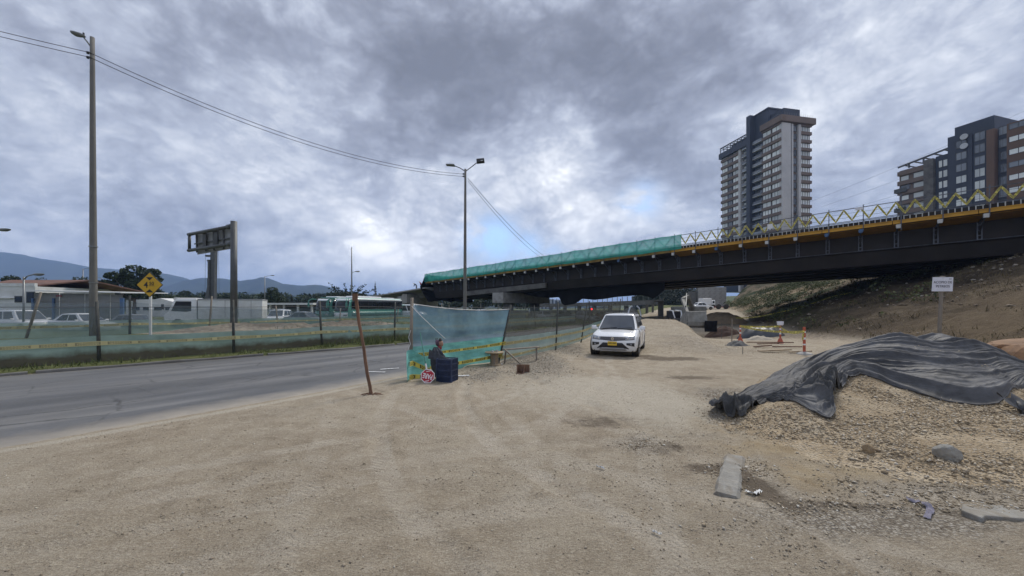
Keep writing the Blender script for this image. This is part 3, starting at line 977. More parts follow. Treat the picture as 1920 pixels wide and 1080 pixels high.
def build_bridge():
    B = thing('viaduct', 'long dark highway viaduct under construction with brown girder and yellow formwork edge', 'bridge', (BR0[0], BR0[1], 0), BRA)
    s0, s1 = -20, 72.3
    mb = MB()
    a = S(s0, 0, 0); b = S(s1, 0, 0)
    mb.add([(a[0], .25, a[2]), (a[0], 20, a[2]), (a[0], 20, a[2] - .32), (a[0], .25, a[2] - .32),
            (b[0], .25, b[2]), (b[0], 20, b[2]), (b[0], 20, b[2] - .32), (b[0], .25, b[2] - .32)],
           [(0, 1, 2, 3), (7, 6, 5, 4), (0, 4, 5, 1), (1, 5, 6, 2), (2, 6, 7, 3), (3, 7, 4, 0)])
    mb.build('deck_slab', 'concrete_dark', B)
    # formwork: yellow beams along the edge, an ochre board under them
    L = 4.4
    s = s0
    while s < s1 - .1:
        e = min(s + L - .04, s1)
        mb = MB(); mb.bar(S(s, .04, -.40), S(e, .04, -.40), .10, .24)
        mb.bar(S(s, .04, -.29), S(e, .04, -.29), .2, .05); mb.bar(S(s, .04, -.53), S(e, .04, -.53), .2, .05)
        mb.build('formwork_beam', 'yellow_beam' if s < 24 else 'yellow_old', B)
        s += L
    mb = MB()
    sm = 24.0
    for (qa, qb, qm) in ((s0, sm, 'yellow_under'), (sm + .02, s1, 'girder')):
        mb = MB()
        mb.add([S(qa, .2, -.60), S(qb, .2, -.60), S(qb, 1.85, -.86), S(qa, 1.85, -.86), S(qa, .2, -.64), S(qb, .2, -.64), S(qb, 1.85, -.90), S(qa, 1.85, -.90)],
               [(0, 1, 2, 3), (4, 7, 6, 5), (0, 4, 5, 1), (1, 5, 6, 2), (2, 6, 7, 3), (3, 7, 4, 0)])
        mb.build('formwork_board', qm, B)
    # studs of the edge shutter
    mb = MB(); s = s0
    while s < s1:
        mb.bar(S(s, 0, -.24), S(s, 0, .06), .05, .07); s += .33
    tag(mb.build('shutter_stud', 'scaffold_white', B), kind='stuff')
    mb = MB(); mb.bar(S(s0, .09, -.10), S(s1, .09, -.10), .05, .26); mb.build('edge_shutter', 'girder', B)
    mb = MB(); mb.bar(S(s0, -.02, .09), S(s1, -.02, .09), .06, .05); mb.build('toe_rail', 'scaffold', B)
    # outer girder: upright web, then an inclined band
    mb = MB()
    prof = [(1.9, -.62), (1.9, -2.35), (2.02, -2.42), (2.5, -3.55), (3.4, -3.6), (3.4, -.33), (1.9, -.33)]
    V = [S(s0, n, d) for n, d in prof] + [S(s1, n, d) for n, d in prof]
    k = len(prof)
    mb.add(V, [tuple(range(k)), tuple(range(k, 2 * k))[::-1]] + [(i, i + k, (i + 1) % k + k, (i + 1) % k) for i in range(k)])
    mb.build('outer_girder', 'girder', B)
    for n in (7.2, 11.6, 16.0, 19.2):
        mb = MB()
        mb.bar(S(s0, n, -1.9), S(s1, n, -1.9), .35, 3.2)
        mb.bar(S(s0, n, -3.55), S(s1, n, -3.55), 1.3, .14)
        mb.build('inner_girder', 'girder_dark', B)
    for s in np.arange(s0 + 2, s1, 6.0):
        mb = MB(); mb.bar(S(s, 3.4, -3.0), S(s, 19.2, -3.0), .3, .5); mb.build('cross_beam', 'girder_dark', B)
    # web pipes
    mb = MB(); mb.tube([S(s0, 1.84, -.80), S(s1, 1.84, -.80)], .05, 6); mb.build('upper_pipe', 'scaffold', B)
    mb = MB(); mb.tube([S(s0, 1.80, -2.28), S(30, 1.80, -2.28)], .045, 6); mb.build('lower_pipe', 'scaffold', B)
    # overhang brackets
    proto = {}
    def bracket_mesh(mt):
        mb = MB()
        mb.bar((0, 0, -.78), (0, 1.88, -.92), .09, .12)
        mb.bar((0, .25, -.84), (0, 1.72, -1.75), .06, .07)
        mb.bar((-.11, 1.78, -.92), (-.11, 1.78, -2.30), .07, .07)
        mb.bar((.11, 1.78, -.92), (.11, 1.78, -2.30), .07, .07)
        for q in (-1.15, -1.55, -1.95, -2.25): mb.bar((-.11, 1.78, q), (.11, 1.78, q), .05, .06)
        return mb
    spots = [-12 + 2.2 * i for i in range(39) if -12 + 2.2 * i < 71.5]
    base = None
    for i, s in enumerate(spots):
        s_ = s + .46
        if base is None:
            base = bracket_mesh(0).build('bracket', 'scaffold', B)
            cap = MB().box((0, -.13, -.79), (.26, .2, .30)).build('bracket_cap', 'scaffold_white', base)
            capb = MB().box((0, -.13, -.79), (.24, .2, .28))
            o, c = base, cap
        else:
            o = base.copy(); C.objects.link(o); o.parent = B
            c = cap.copy(); C.objects.link(c); c.parent = o
        o.location = (-s_, 0, zd(s_))
        if i in (9, 10, 14, 19):
            me = cap.data.copy(); me.materials.clear(); me.materials.append(MT['scaffold_blue']); c.data = me
    # concrete crossheads and columns of the piers
    for (s, n0, n1, zt, hgt, cols, nm) in [(52.5, .8, 13.5, 4.55, 1.75, (3.4, 10.6), 'pier')]:
        mb = MB(); mb.bb((-s - 1.3, n0, zt - hgt), (-s + 1.3, n1, zt)); mb.bb((-s - 1.05, n0 - .03, zt - hgt + .15), (-s + 1.05, n0 + .1, zt - .12))
        mb.build('pier_cap', 'concrete', B, bevel=.05)
        for n in cols:
            mb = MB(); mb.lathe((-s, n, -1), [(.9, 0), (.9, zt - hgt + 1)], 20); mb.build('column', 'concrete_dark', B, smooth=False)
        for n in (2.2, 7.2, 11.6):
            mb = MB(); mb.box((-s, n, (zt + zd(s) - 3.6) / 2), (.8, .8, abs(zd(s) - 3.6 - zt) + .1)); mb.build('bearing_block', 'concrete', B)
    # haunch fascia left of the pier
    mb = MB()
    mb.add([S(43, 1.5, -2.50), S(62, 1.5, -2.75), S(62, 1.5, -3.55), S(43, 1.5, -3.25), S(43, 1.9, -2.50), S(62, 1.9, -2.75), S(62, 1.9, -3.55), S(43, 1.9, -3.25)],
           [(0, 1, 2, 3), (4, 7, 6, 5), (0, 4, 5, 1), (1, 5, 6, 2), (2, 6, 7, 3), (3, 7, 4, 0)])
    mb.build('haunch', 'concrete_dark', B)
    # abutment block on the hill
    c = B.matrix_basis
    mb = MB(); mb.bb((-2.2, 16.5, 3.1), (2.6, 20.5, zd(0) - 3.6)); mb.build('abutment', 'concrete_dark', B)
    mb = MB(); mb.bb((3.2, 2.5, 1.0), (6.4, 20.5, zd(-5) - 3.75)); mb.build('abutment', 'concrete_dark', B)
    # finished stretch of older box deck at the far end
    mb = MB()
    prof = [(.3, 5.95), (.3, 6.2), (11, 6.2), (11, 5.95), (8, 5.6), (7.4, 4.6), (4, 4.6), (3.2, 5.5)]
    V = [(-72.9, n, z) for n, z in prof] + [(-90, n, z - 1.0) for n, z in prof] + [(-140, n, z - 3.2) for n, z in prof]
    k = len(prof)
    mb.add(V, [tuple(range(k)), tuple(range(2 * k, 3 * k))[::-1]] + [(j * k + i, i + (j + 1) * k, (i + 1) % k + (j + 1) * k, (i + 1) % k + j * k) for i in range(k) for j in (0, 1)])
    mb.build('older_deck', 'concrete', B)
    mb = MB(); mb.bb((-85, 1.0, -1), (-82.0, 10, 4.6)); mb.build('pier_wall', 'concrete', B, bevel=.06)
    mb = MB(); mb.bb((-82.4, .6, 3.0), (-80.4, 4, 5.0)); mb.build('pier_cap', 'concrete', B, bevel=.06)
    return B


VIADUCT = build_bridge()


def railing():
    T = thing('edge_railing', 'grey scaffold railing running along the edge of the viaduct deck', 'railing', (BR0[0], BR0[1], 0), BRA)
    s0, s1 = -12, 72.3
    post = None
    for i in range(39):
        s = -12 + 2.2 * i + .3
        if s > 72: break
        if post is None:
            mb = MB(); mb.tube([(0, -.06, -.85), (0, -.06, 1.42)], .035, 6); mb.box((0, -.06, 1.22), (.1, .1, .07)); mb.box((0, -.06, .12), (.1, .1, .07))
            post = mb.build('post', 'scaffold', T); o = post
        else:
            o = post.copy(); C.objects.link(o); o.parent = T
        o.location = (-s, -.04, zd(s))
        if i in (8, 12): o.scale = (1.2, 1, 1.28)
    for dz, r in ((1.22, .032), (.17, .03)):
        mb = MB(); mb.tube([S(s0, -.1, dz), S(s1, -.1, dz)], r, 6); mb.build('rail', 'scaffold', T)
    for dz in (.5, .85):
        mb = MB(); mb.tube([S(s0, -.1, dz), S(23, -.1, dz)], .012, 5); mb.build('rope', 'wire', T)
    # bracing of the netted stretch
    mb = MB(); s = 22.9; up = True
    while s < 72:
        mb.bar(S(s, -.08, .2 if up else 1.2), S(s + .85, -.08, 1.2 if up else .2), .05, .05); s += .85; up = not up
    tag(mb.build('brace', 'scaffold', T), kind='stuff')
    for s in (14.6, -99):
        if s > 0:
            mb = MB(); mb.box((-s, -.14, zd(s) + .72), (.42, .03, .45)); mb.build('notice_sheet', 'white_sign', T)
    mb = MB(); mb.box((-8.35, -.14, zd(8) + 1.1), (.5, .03, .22)); mb.build('notice_sheet', 'white_sign', T)
    # zigzag warning tape
    Z = tag(strip('zigzag_tape', zig(-12, 23), .13, 'tape', T0=None), 'yellow warning tape zigzagging between the rails of the viaduct railing', 'warning tape')
    # teal safety netting
    n, k = 260, 10
    ss = np.linspace(22.7, 72.4, n); V = np.zeros((n, k, 3)); uv = np.zeros((n, k, 2))
    for j in range(k):
        t = j / (k - 1)
        top = 1.28 + .07 * np.sin(ss * 1.5) * 0 + .10 * fbm(ss * .6, ss * 0, 3, 5)
        bot = -.32 + .10 * fbm(ss * .9, ss * 0 + 4, 3, 6)
        V[:, j, 0] = -ss
        V[:, j, 1] = -.16 - .12 * np.sin(t * PI) * (1 + fbm(ss * 1.2, ss * 0 + t * 2, 3, 9)) - .05 * np.abs(np.sin(ss * 1.43))
        V[:, j, 2] = 9.5 - .028 * ss + bot + (top - bot) * t
        uv[:, j, 0] = ss; uv[:, j, 1] = t
    o = np_mesh('safety_netting', V.reshape(-1, 3), grid_faces(n, k), 'net_bridge', smooth=True, uv=uv.reshape(-1, 2))
    o.location = (BR0[0], BR0[1], 0); o.rotation_euler = (0, 0, BRA)
    tag(o, 'teal safety netting tied along the far half of the viaduct railing', 'netting')
    # black sheeting under the deck and at its far end
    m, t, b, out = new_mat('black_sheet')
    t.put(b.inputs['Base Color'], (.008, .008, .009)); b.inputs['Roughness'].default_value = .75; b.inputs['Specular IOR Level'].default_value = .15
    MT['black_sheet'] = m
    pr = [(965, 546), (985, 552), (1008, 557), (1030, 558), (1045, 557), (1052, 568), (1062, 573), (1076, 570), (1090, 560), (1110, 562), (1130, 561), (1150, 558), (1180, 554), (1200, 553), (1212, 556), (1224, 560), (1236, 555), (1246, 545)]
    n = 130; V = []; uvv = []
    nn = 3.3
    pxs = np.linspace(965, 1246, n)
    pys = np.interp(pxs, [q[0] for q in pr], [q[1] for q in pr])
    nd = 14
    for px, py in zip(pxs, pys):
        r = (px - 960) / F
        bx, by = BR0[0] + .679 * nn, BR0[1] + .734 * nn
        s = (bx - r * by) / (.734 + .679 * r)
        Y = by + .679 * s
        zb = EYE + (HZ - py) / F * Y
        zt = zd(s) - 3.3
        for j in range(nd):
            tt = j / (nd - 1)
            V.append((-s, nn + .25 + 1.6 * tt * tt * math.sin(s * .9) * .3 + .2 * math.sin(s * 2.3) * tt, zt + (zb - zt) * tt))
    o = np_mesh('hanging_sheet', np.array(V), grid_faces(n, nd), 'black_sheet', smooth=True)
    o.location = (BR0[0], BR0[1], 0); o.rotation_euler = (0, 0, BRA)
    so = o.modifiers.new('thick', 'SOLIDIFY'); so.thickness = .04
    tag(o, 'black plastic sheet sagging below the middle of the viaduct girders', 'plastic sheet')
    # sheet over the cut end
    n, k = 40, 24; V = np.zeros((n, k, 3))
    for i in range(n):
        for j in range(k):
            u = i / (n - 1); v = j / (k - 1)
            nn_ = .2 + 12 * u
            prof = [(71.0, 1.0), (72.6, .95), (73.4, .2), (74.3, -1.2), (73.0, -2.8), (71.5, -4.2)]
            q = v * 5; a = min(4, int(q)); f = q - a
            s = prof[a][0] * (1 - f) + prof[a + 1][0] * f; dz = prof[a][1] * (1 - f) + prof[a + 1][1] * f
            w = .35 * float(fbm(u * 7, v * 5, 3, 55))
            V[i, j] = (-(s + w), nn_ - (.25 if i == 0 else 0), zd(72) + dz + w)
    o = np_mesh('end_sheet', V.reshape(-1, 3), grid_faces(n, k), 'black_sheet', smooth=True)
    so = o.modifiers.new('thick', 'SOLIDIFY'); so.thickness = .04
    o.location = (BR0[0], BR0[1], 0); o.rotation_euler = (0, 0, BRA)
    tag(o, 'black sheeting wrapped over the cut far end of the viaduct deck beside the workers', 'plastic sheet')


def zig(a, b):
    pts = []; s = a; up = False
    while s < b:
        pts.append(S(s, -.14, 1.16 if up else .22)); s += .52; up = not up
    return pts


def strip(name, pts, w, m, T0=None, sub=6, twist=0.0, n_=None):
    """ribbon of width w along points, vertical, UV in metres; in the viaduct's local frame when T0 is None"""
    pts = [Vector(p) for p in pts]
    V = []; uv = []; L = 0
    P = []
    for i in range(len(pts) - 1):
        for j in range(sub):
            P.append(pts[i].lerp(pts[i + 1], j / sub))
    P.append(pts[-1])
    for i, p in enumerate(P):
        d = (P[min(i + 1, len(P) - 1)] - P[max(i - 1, 0)])
        d.normalize()
        side = Vector((0, 1, 0)) if n_ is None else Vector(n_)
        up = d.cross(side).normalized()
        if up.z < 0: up = -up
        up = up + side * (twist * math.sin(i * .8))
        if i: L += (P[i] - P[i - 1]).length
        V += [p - up * (w / 2), p + up * (w / 2)]; uv += [(L, 0), (L, 1)]
    o = np_mesh(name, np.array([tuple(v) for v in V]), grid_faces(len(P), 2), m, uv=np.array(uv))
    if T0 is None:
        o.location = (BR0[0], BR0[1], 0); o.rotation_euler = (0, 0, BRA)
    return o


railing()


# ------------------------------------------------------------------ people
def person(label, base, rz, pose, top='workwear_red', legs='workwear_dark', hard='helmet', h=1.72, group=None):
    """pose: dict of joint -> (x, y, z) in units of body height, facing -Y"""
    T = thing('person', label, 'person', base, rz, group)
    J = dict(pelvis=(0, 0, .53), chest=(0, 0, .74), neck=(0, 0, .83), head=(0, -.01, .90), top=(0, -.01, .965),
             ls=(.11, 0, .81), le=(.15, -.02, .64), lw=(.15, -.1, .50), lh=(.15, -.13, .44),
             rs=(-.11, 0, .81), re=(-.15, -.02, .64), rw=(-.15, -.1, .50), rh=(-.15, -.13, .44),
             lk=(.065, -.03, .28), la=(.07, 0, .04), lt=(.07, -.09, .015), rk=(-.065, .02, .28), ra=(-.07, .02, .04), rt=(-.07, -.07, .015))
    J.update(pose)
    names = list(J)
    E = [('pelvis', 'chest'), ('chest', 'neck'), ('neck', 'head'), ('head', 'top'), ('chest', 'ls'), ('ls', 'le'), ('le', 'lw'), ('lw', 'lh'),
         ('chest', 'rs'), ('rs', 're'), ('re', 'rw'), ('rw', 'rh'), ('pelvis', 'lk'), ('lk', 'la'), ('la', 'lt'), ('pelvis', 'rk'), ('rk', 'ra'), ('ra', 'rt')]
    rad = dict(pelvis=.085, chest=.095, neck=.04, head=.058, top=.045, ls=.045, le=.033, lw=.024, lh=.026, rs=.045, re=.033, rw=.024, rh=.026,
               lk=.042, la=.028, lt=.026, rk=.042, ra=.028, rt=.026)
    me = bpy.data.meshes.new('body')
    me.from_pydata([tuple(c * h for c in J[n]) for n in names], [(names.index(a), names.index(b)) for a, b in E], [])
    o = bpy.data.objects.new('body', me); C.objects.link(o); o.parent = T
    sk = o.modifiers.new('skin', 'SKIN'); o.modifiers.new('sub', 'SUBSURF').levels = 1
    o.modifiers['sub'].render_levels = 1
    for i, n in enumerate(names):
        r = rad[n] * h
        me.skin_vertices[0].data[i].radius = (r, r * .8)
    me.skin_vertices[0].data[0].use_root = True
    m = bpy.data.materials.new('clothes_' + top + legs); m.use_nodes = True
    t = NT(m.node_tree); t.n.clear(); out = t.node('ShaderNodeOutputMaterial'); b = t.node('ShaderNodeBsdfPrincipled'); t.l.new(b.outputs[0], out.inputs[0])
    z = t.sep(t.node('ShaderNodeTexCoord').outputs['Object'])[2]
    ct = dict(workwear_red=(.36, .05, .04), workwear_dark=(.03, .035, .05), brown=(.12, .06, .05))
    hz = min(J['head'][2], J['neck'][2] + .02) * h
    c = t.mix(t.m('GREATER_THAN', z, J['pelvis'][2] * h), ct[legs], ct[top])
    t.put(b.inputs['Base Color'], c); b.inputs['Roughness'].default_value = .9
    me.materials.append(m)
    hd = Vector(J['head']) * h; tp = Vector(J['top']) * h
    mb = MB(); mb.lathe((tp.x, tp.y, tp.z - .02), [(.125, 0), (.12, .03), (.10, .08), (.05, .115), (.005, .12)], 12)
    mb.build('helmet', hard, T, smooth=True)
    return T


W1 = bridge_world(77.5, 1.2, 0); W1.z = 5.92
W2 = bridge_world(76.0, 1.4, 0); W2.z = 5.98
W3 = bridge_world(74.8, 1.8, 0); W3.z = 6.05
bent = dict(chest=(0, -.16, .66), neck=(0, -.24, .70), head=(0, -.30, .72), top=(0, -.36, .73), ls=(.11, -.2, .69), le=(.14, -.26, .55), lw=(.13, -.32, .42), lh=(.13, -.34, .37),
            rs=(-.11, -.2, .69), re=(-.14, -.24, .54), rw=(-.13, -.30, .42), rh=(-.13, -.33, .37))
person('worker in dark clothes bending forward at the far end of the deck', W1, R(-90), bent, 'workwear_dark')
person('worker in a red jacket stooping with a tool at the deck end', W2, R(-60), dict(chest=(0, -.10, .71), neck=(0, -.16, .78), head=(0, -.2, .83), top=(0, -.23, .88), ls=(.11, -.12, .76), rs=(-.11, -.12, .76)), 'workwear_red')
person('worker in brown clothes crouching beside the black end sheeting', W3, R(70), dict(pelvis=(0, 0, .36), chest=(0, -.06, .58), neck=(0, -.09, .67), head=(0, -.1, .73), top=(0, -.11, .79), ls=(.11, -.06, .64), rs=(-.11, -.06, .64),
       le=(.15, -.12, .48), re=(-.15, -.12, .48), lw=(.12, -.2, .4), rw=(-.12, -.2, .4), lh=(.11, -.24, .38), rh=(-.11, -.24, .38), lk=(.09, -.2, .27), rk=(-.09, -.18, .25)), 'brown')


# ------------------------------------------------------------------ gravel heaps
def heap_fn(lobes, seed, pw=1.35):
    def f(x, y):
        z = np.full(np.shape(x), -1.0)
        for (cx, cy, rx, ry, h, a) in lobes:
            ca, sa = math.cos(a), math.sin(a)
            dx = (x - cx) * ca + (y - cy) * sa; dy = -(x - cx) * sa + (y - cy) * ca
            r = np.sqrt((dx / rx) ** 2 + (dy / ry) ** 2)
            q = h * (1 - r ** pw)
            q = np.where(r < 1, q, -h * (r - 1) * 1.2)
            k = .10
            z = (np.log(np.exp(np.clip(z, -3, 5) / k) + np.exp(np.clip(q, -3, 5) / k)) * k)
        return z - .03 + .05 * fbm(x * 1.1, y * 1.1, 4, seed) + .03 * fbm(x * 4.5, y * 4.5, 3, seed + 3)
    return f


PILE = heap_fn([(9.0, 8.7, 3.0, 2.4, 1.30, .1), (10.3, 8.9, 2.3, 2.4, 1.31, 0), (7.0, 7.7, 2.4, 1.7, .82, .3), (8.3, 7.1, 2.1, 1.7, .86, .2), (5.9, 6.6, 1.9, 1.1, .50, .45), (10.9, 7.2, 2.4, 2.2, .62, 0),
                (5.0, 6.6, 1.2, .8, .25, .4), (8.2, 6.2, 3.0, 2.0, .34, 0), (7.2, 5.4, 2.8, 1.3, .24, -.1), (8.8, 4.95, 4.5, 1.35, .30, .0)], 61)
NEARHEAP = lambda x, y: PILE(x, y)


def pile_z(x, y):
    x = np.asarray(x, float); y = np.asarray(y, float)
    return np.maximum(PILE(x, y) - .015, 0) + H0(x, y)


def ray_hit(px, py, fn, y0=3.0, y1=14.0):
    ys = np.linspace(y0, y1, 900)
    xs = (px - 960) / F * ys
    zs = EYE - (py - HZ) / F * ys
    g = np.maximum(fn(xs, ys), H0(xs, ys))
    i = np.argmax(zs <= g)
    if zs[i] > g[i]: i = len(ys) - 1
    return xs[i], ys[i], g[i]


def pile_mat():
    m, t, b, out = new_mat('heap_gravel')
    co = t.node('ShaderNodeNewGeometry').outputs['Position']
    n = t.noise(co, 1.2, 7, .7, .4); fi = t.noise(co, 14, 5, .75)
    c = t.ramp(n, [(.3, (.25, .19, .12)), (.5, (.38, .30, .20)), (.7, (.52, .44, .32))])
    vo = t.voronoi(co, 34)
    c = t.mix(t.m('MULTIPLY', t.m('LESS_THAN', vo.outputs['Distance'], .42), .65), c, t.ramp(t.sep(vo.outputs['Color'])[0], [(0, (.18, .135, .09)), (.6, (.37, .30, .21)), (1, (.54, .49, .41))]))
    t.put(b.inputs['Base Color'], c)
    b.inputs['Roughness'].default_value = .95; b.inputs['Specular IOR Level'].default_value = .15
    h = t.m('ADD', t.m('MULTIPLY', fi, .7), t.m('MULTIPLY', vo.outputs['Distance'], -1.0))
    t.put(b.inputs['Normal'], t.bump(h, .9, .03))
    MT['heap_gravel'] = m
pile_mat()


def stones(name, P, S_, m, parent=None, flat=.65, seed=0):
    """P (n,3) positions, S_ (n,) sizes: irregular 8-faced stones joined into one mesh"""
    r = np.random.default_rng(seed + 5)
    n = len(P)
    base = np.array([(1, 0, 0), (-.9, .1, 0), (.1, 1, .1), (0, -1, -.1), (.1, .1, .9), (0, -.1, -.8)], float)
    Fb = np.array([(0, 2, 4), (2, 1, 4), (1, 3, 4), (3, 0, 4), (2, 0, 5), (1, 2, 5), (3, 1, 5), (0, 3, 5)])
    V = base[None] * (1 + r.uniform(-.35, .35, (n, 6, 1))) + r.uniform(-.22, .22, (n, 6, 3))
    V = V * np.stack([r.uniform(.7, 1.3, n), r.uniform(.5, .95, n), r.uniform(.45, .85, n) * flat / .65], -1)[:, None, :]
    a = r.uniform(0, 2 * PI, n); ti = r.uniform(-.6, .6, n)
    ca, sa = np.cos(a), np.sin(a); ct, s_t = np.cos(ti), np.sin(ti)
    x = V[..., 0]; y = V[..., 1] * ct[:, None] - V[..., 2] * s_t[:, None]; z = V[..., 1] * s_t[:, None] + V[..., 2] * ct[:, None]
    X = x * ca[:, None] - y * sa[:, None]; Yv = x * sa[:, None] + y * ca[:, None]
    V = np.stack([X, Yv, z], -1) * (S_ * .5)[:, None, None] + P[:, None, :]
    Fq = (Fb[None] + (np.arange(n) * 6)[:, None, None]).reshape(-1, 3)
    o = np_mesh(name, V.reshape(-1, 3), Fq, m, parent)
    return tag(o, kind='stuff')


def scatter(n, x0, x1, y0, y1, dens, seed):
    r = np.random.default_rng(seed)
    x = r.uniform(x0, x1, n); y = r.uniform(y0, y1, n)
    k = r.uniform(0, 1, n) < dens(x, y)
    return x[k], y[k], r


def make_pile():
    xs = np.arange(3.0, 15.6, .045); ys = np.arange(3.2, 12.4, .045)
    X, Y = np.meshgrid(xs, ys, indexing='ij')
    raw = PILE(X, Y)
    Z = np.maximum(raw, -.3) - .015 + H0(X, Y)
    V = np.stack([X - 8, Y - 7, Z], -1).reshape(-1, 3)
    T = thing('gravel_heap', 'wide heap of tan crushed stone half covered by the grey plastic sheet', 'gravel heap', (8, 7, 0))
    np_mesh('heap_body', V, grid_faces(len(xs), len(ys)), 'heap_gravel', T, smooth=True)
    x, y, r = scatter(150000, 3.2, 14.6, 3.3, 11.5, lambda x, y: sstep(-.02, .12, PILE(x, y)) * np.clip(1.15 - (y - 4) * .11, .25, 1) * (.12 + .88 * sstep(-.12, .16, fbm(x * .9 + y * .3, y * 1.6, 3, 77))) , 3)
    sz = .012 + .034 * r.uniform(0, 1, len(x)) ** 2.6 + .03 * (r.uniform(0, 1, len(x)) > .985)
    P = np.stack([x - 8, y - 7, pile_z(x, y) + sz * .12], -1)
    stones('stones', P, sz * 1.35, 'gravel_tan', T, seed=1)
    return T


make_pile()


# ------------------------------------------------------------------ plastic sheet over the heap
def sheet_mat():
    m, t, b, out = new_mat('plastic_sheet')
    co = t.node('ShaderNodeTexCoord').outputs['UV']
    po = t.node('ShaderNodeNewGeometry').outputs['Position']
    n = t.noise(t.mapping(co, scale=(1.5, 22, 1)), 1.0, 6, .65, .5)
    d = t.noise(po, 1.1, 6, .7, .4)
    c = t.ramp(n, [(.3, (.033, .033, .035)), (.7, (.062, .062, .065))])
    c = t.mix(t.mr(d, .42, .66, 0, .75), c, (.15, .152, .16))
    c = t.mix(t.m('MULTIPLY', t.attr('crumple'), .30), c, (.13, .13, .12))
    t.put(b.inputs['Base Color'], c)
    t.put(b.inputs['Roughness'], t.mr(d, .3, .7, .56, .74))
    b.inputs['Specular IOR Level'].default_value = .34
    h = t.noise(t.mapping(co, scale=(3, 70, 1)), 1.0, 4, .6, .8)
    h2 = t.noise(po, 16, 5, .7, .8)
    hh = t.m('ADD', t.m('MULTIPLY', h, .5), t.m('MULTIPLY', h2, t.m('MULTIPLY_ADD', t.attr('crumple'), .9, .12)))
    t.put(b.inputs['Normal'], t.bump(hh, .8, .035))
    MT['plastic_sheet'] = m
sheet_mat()


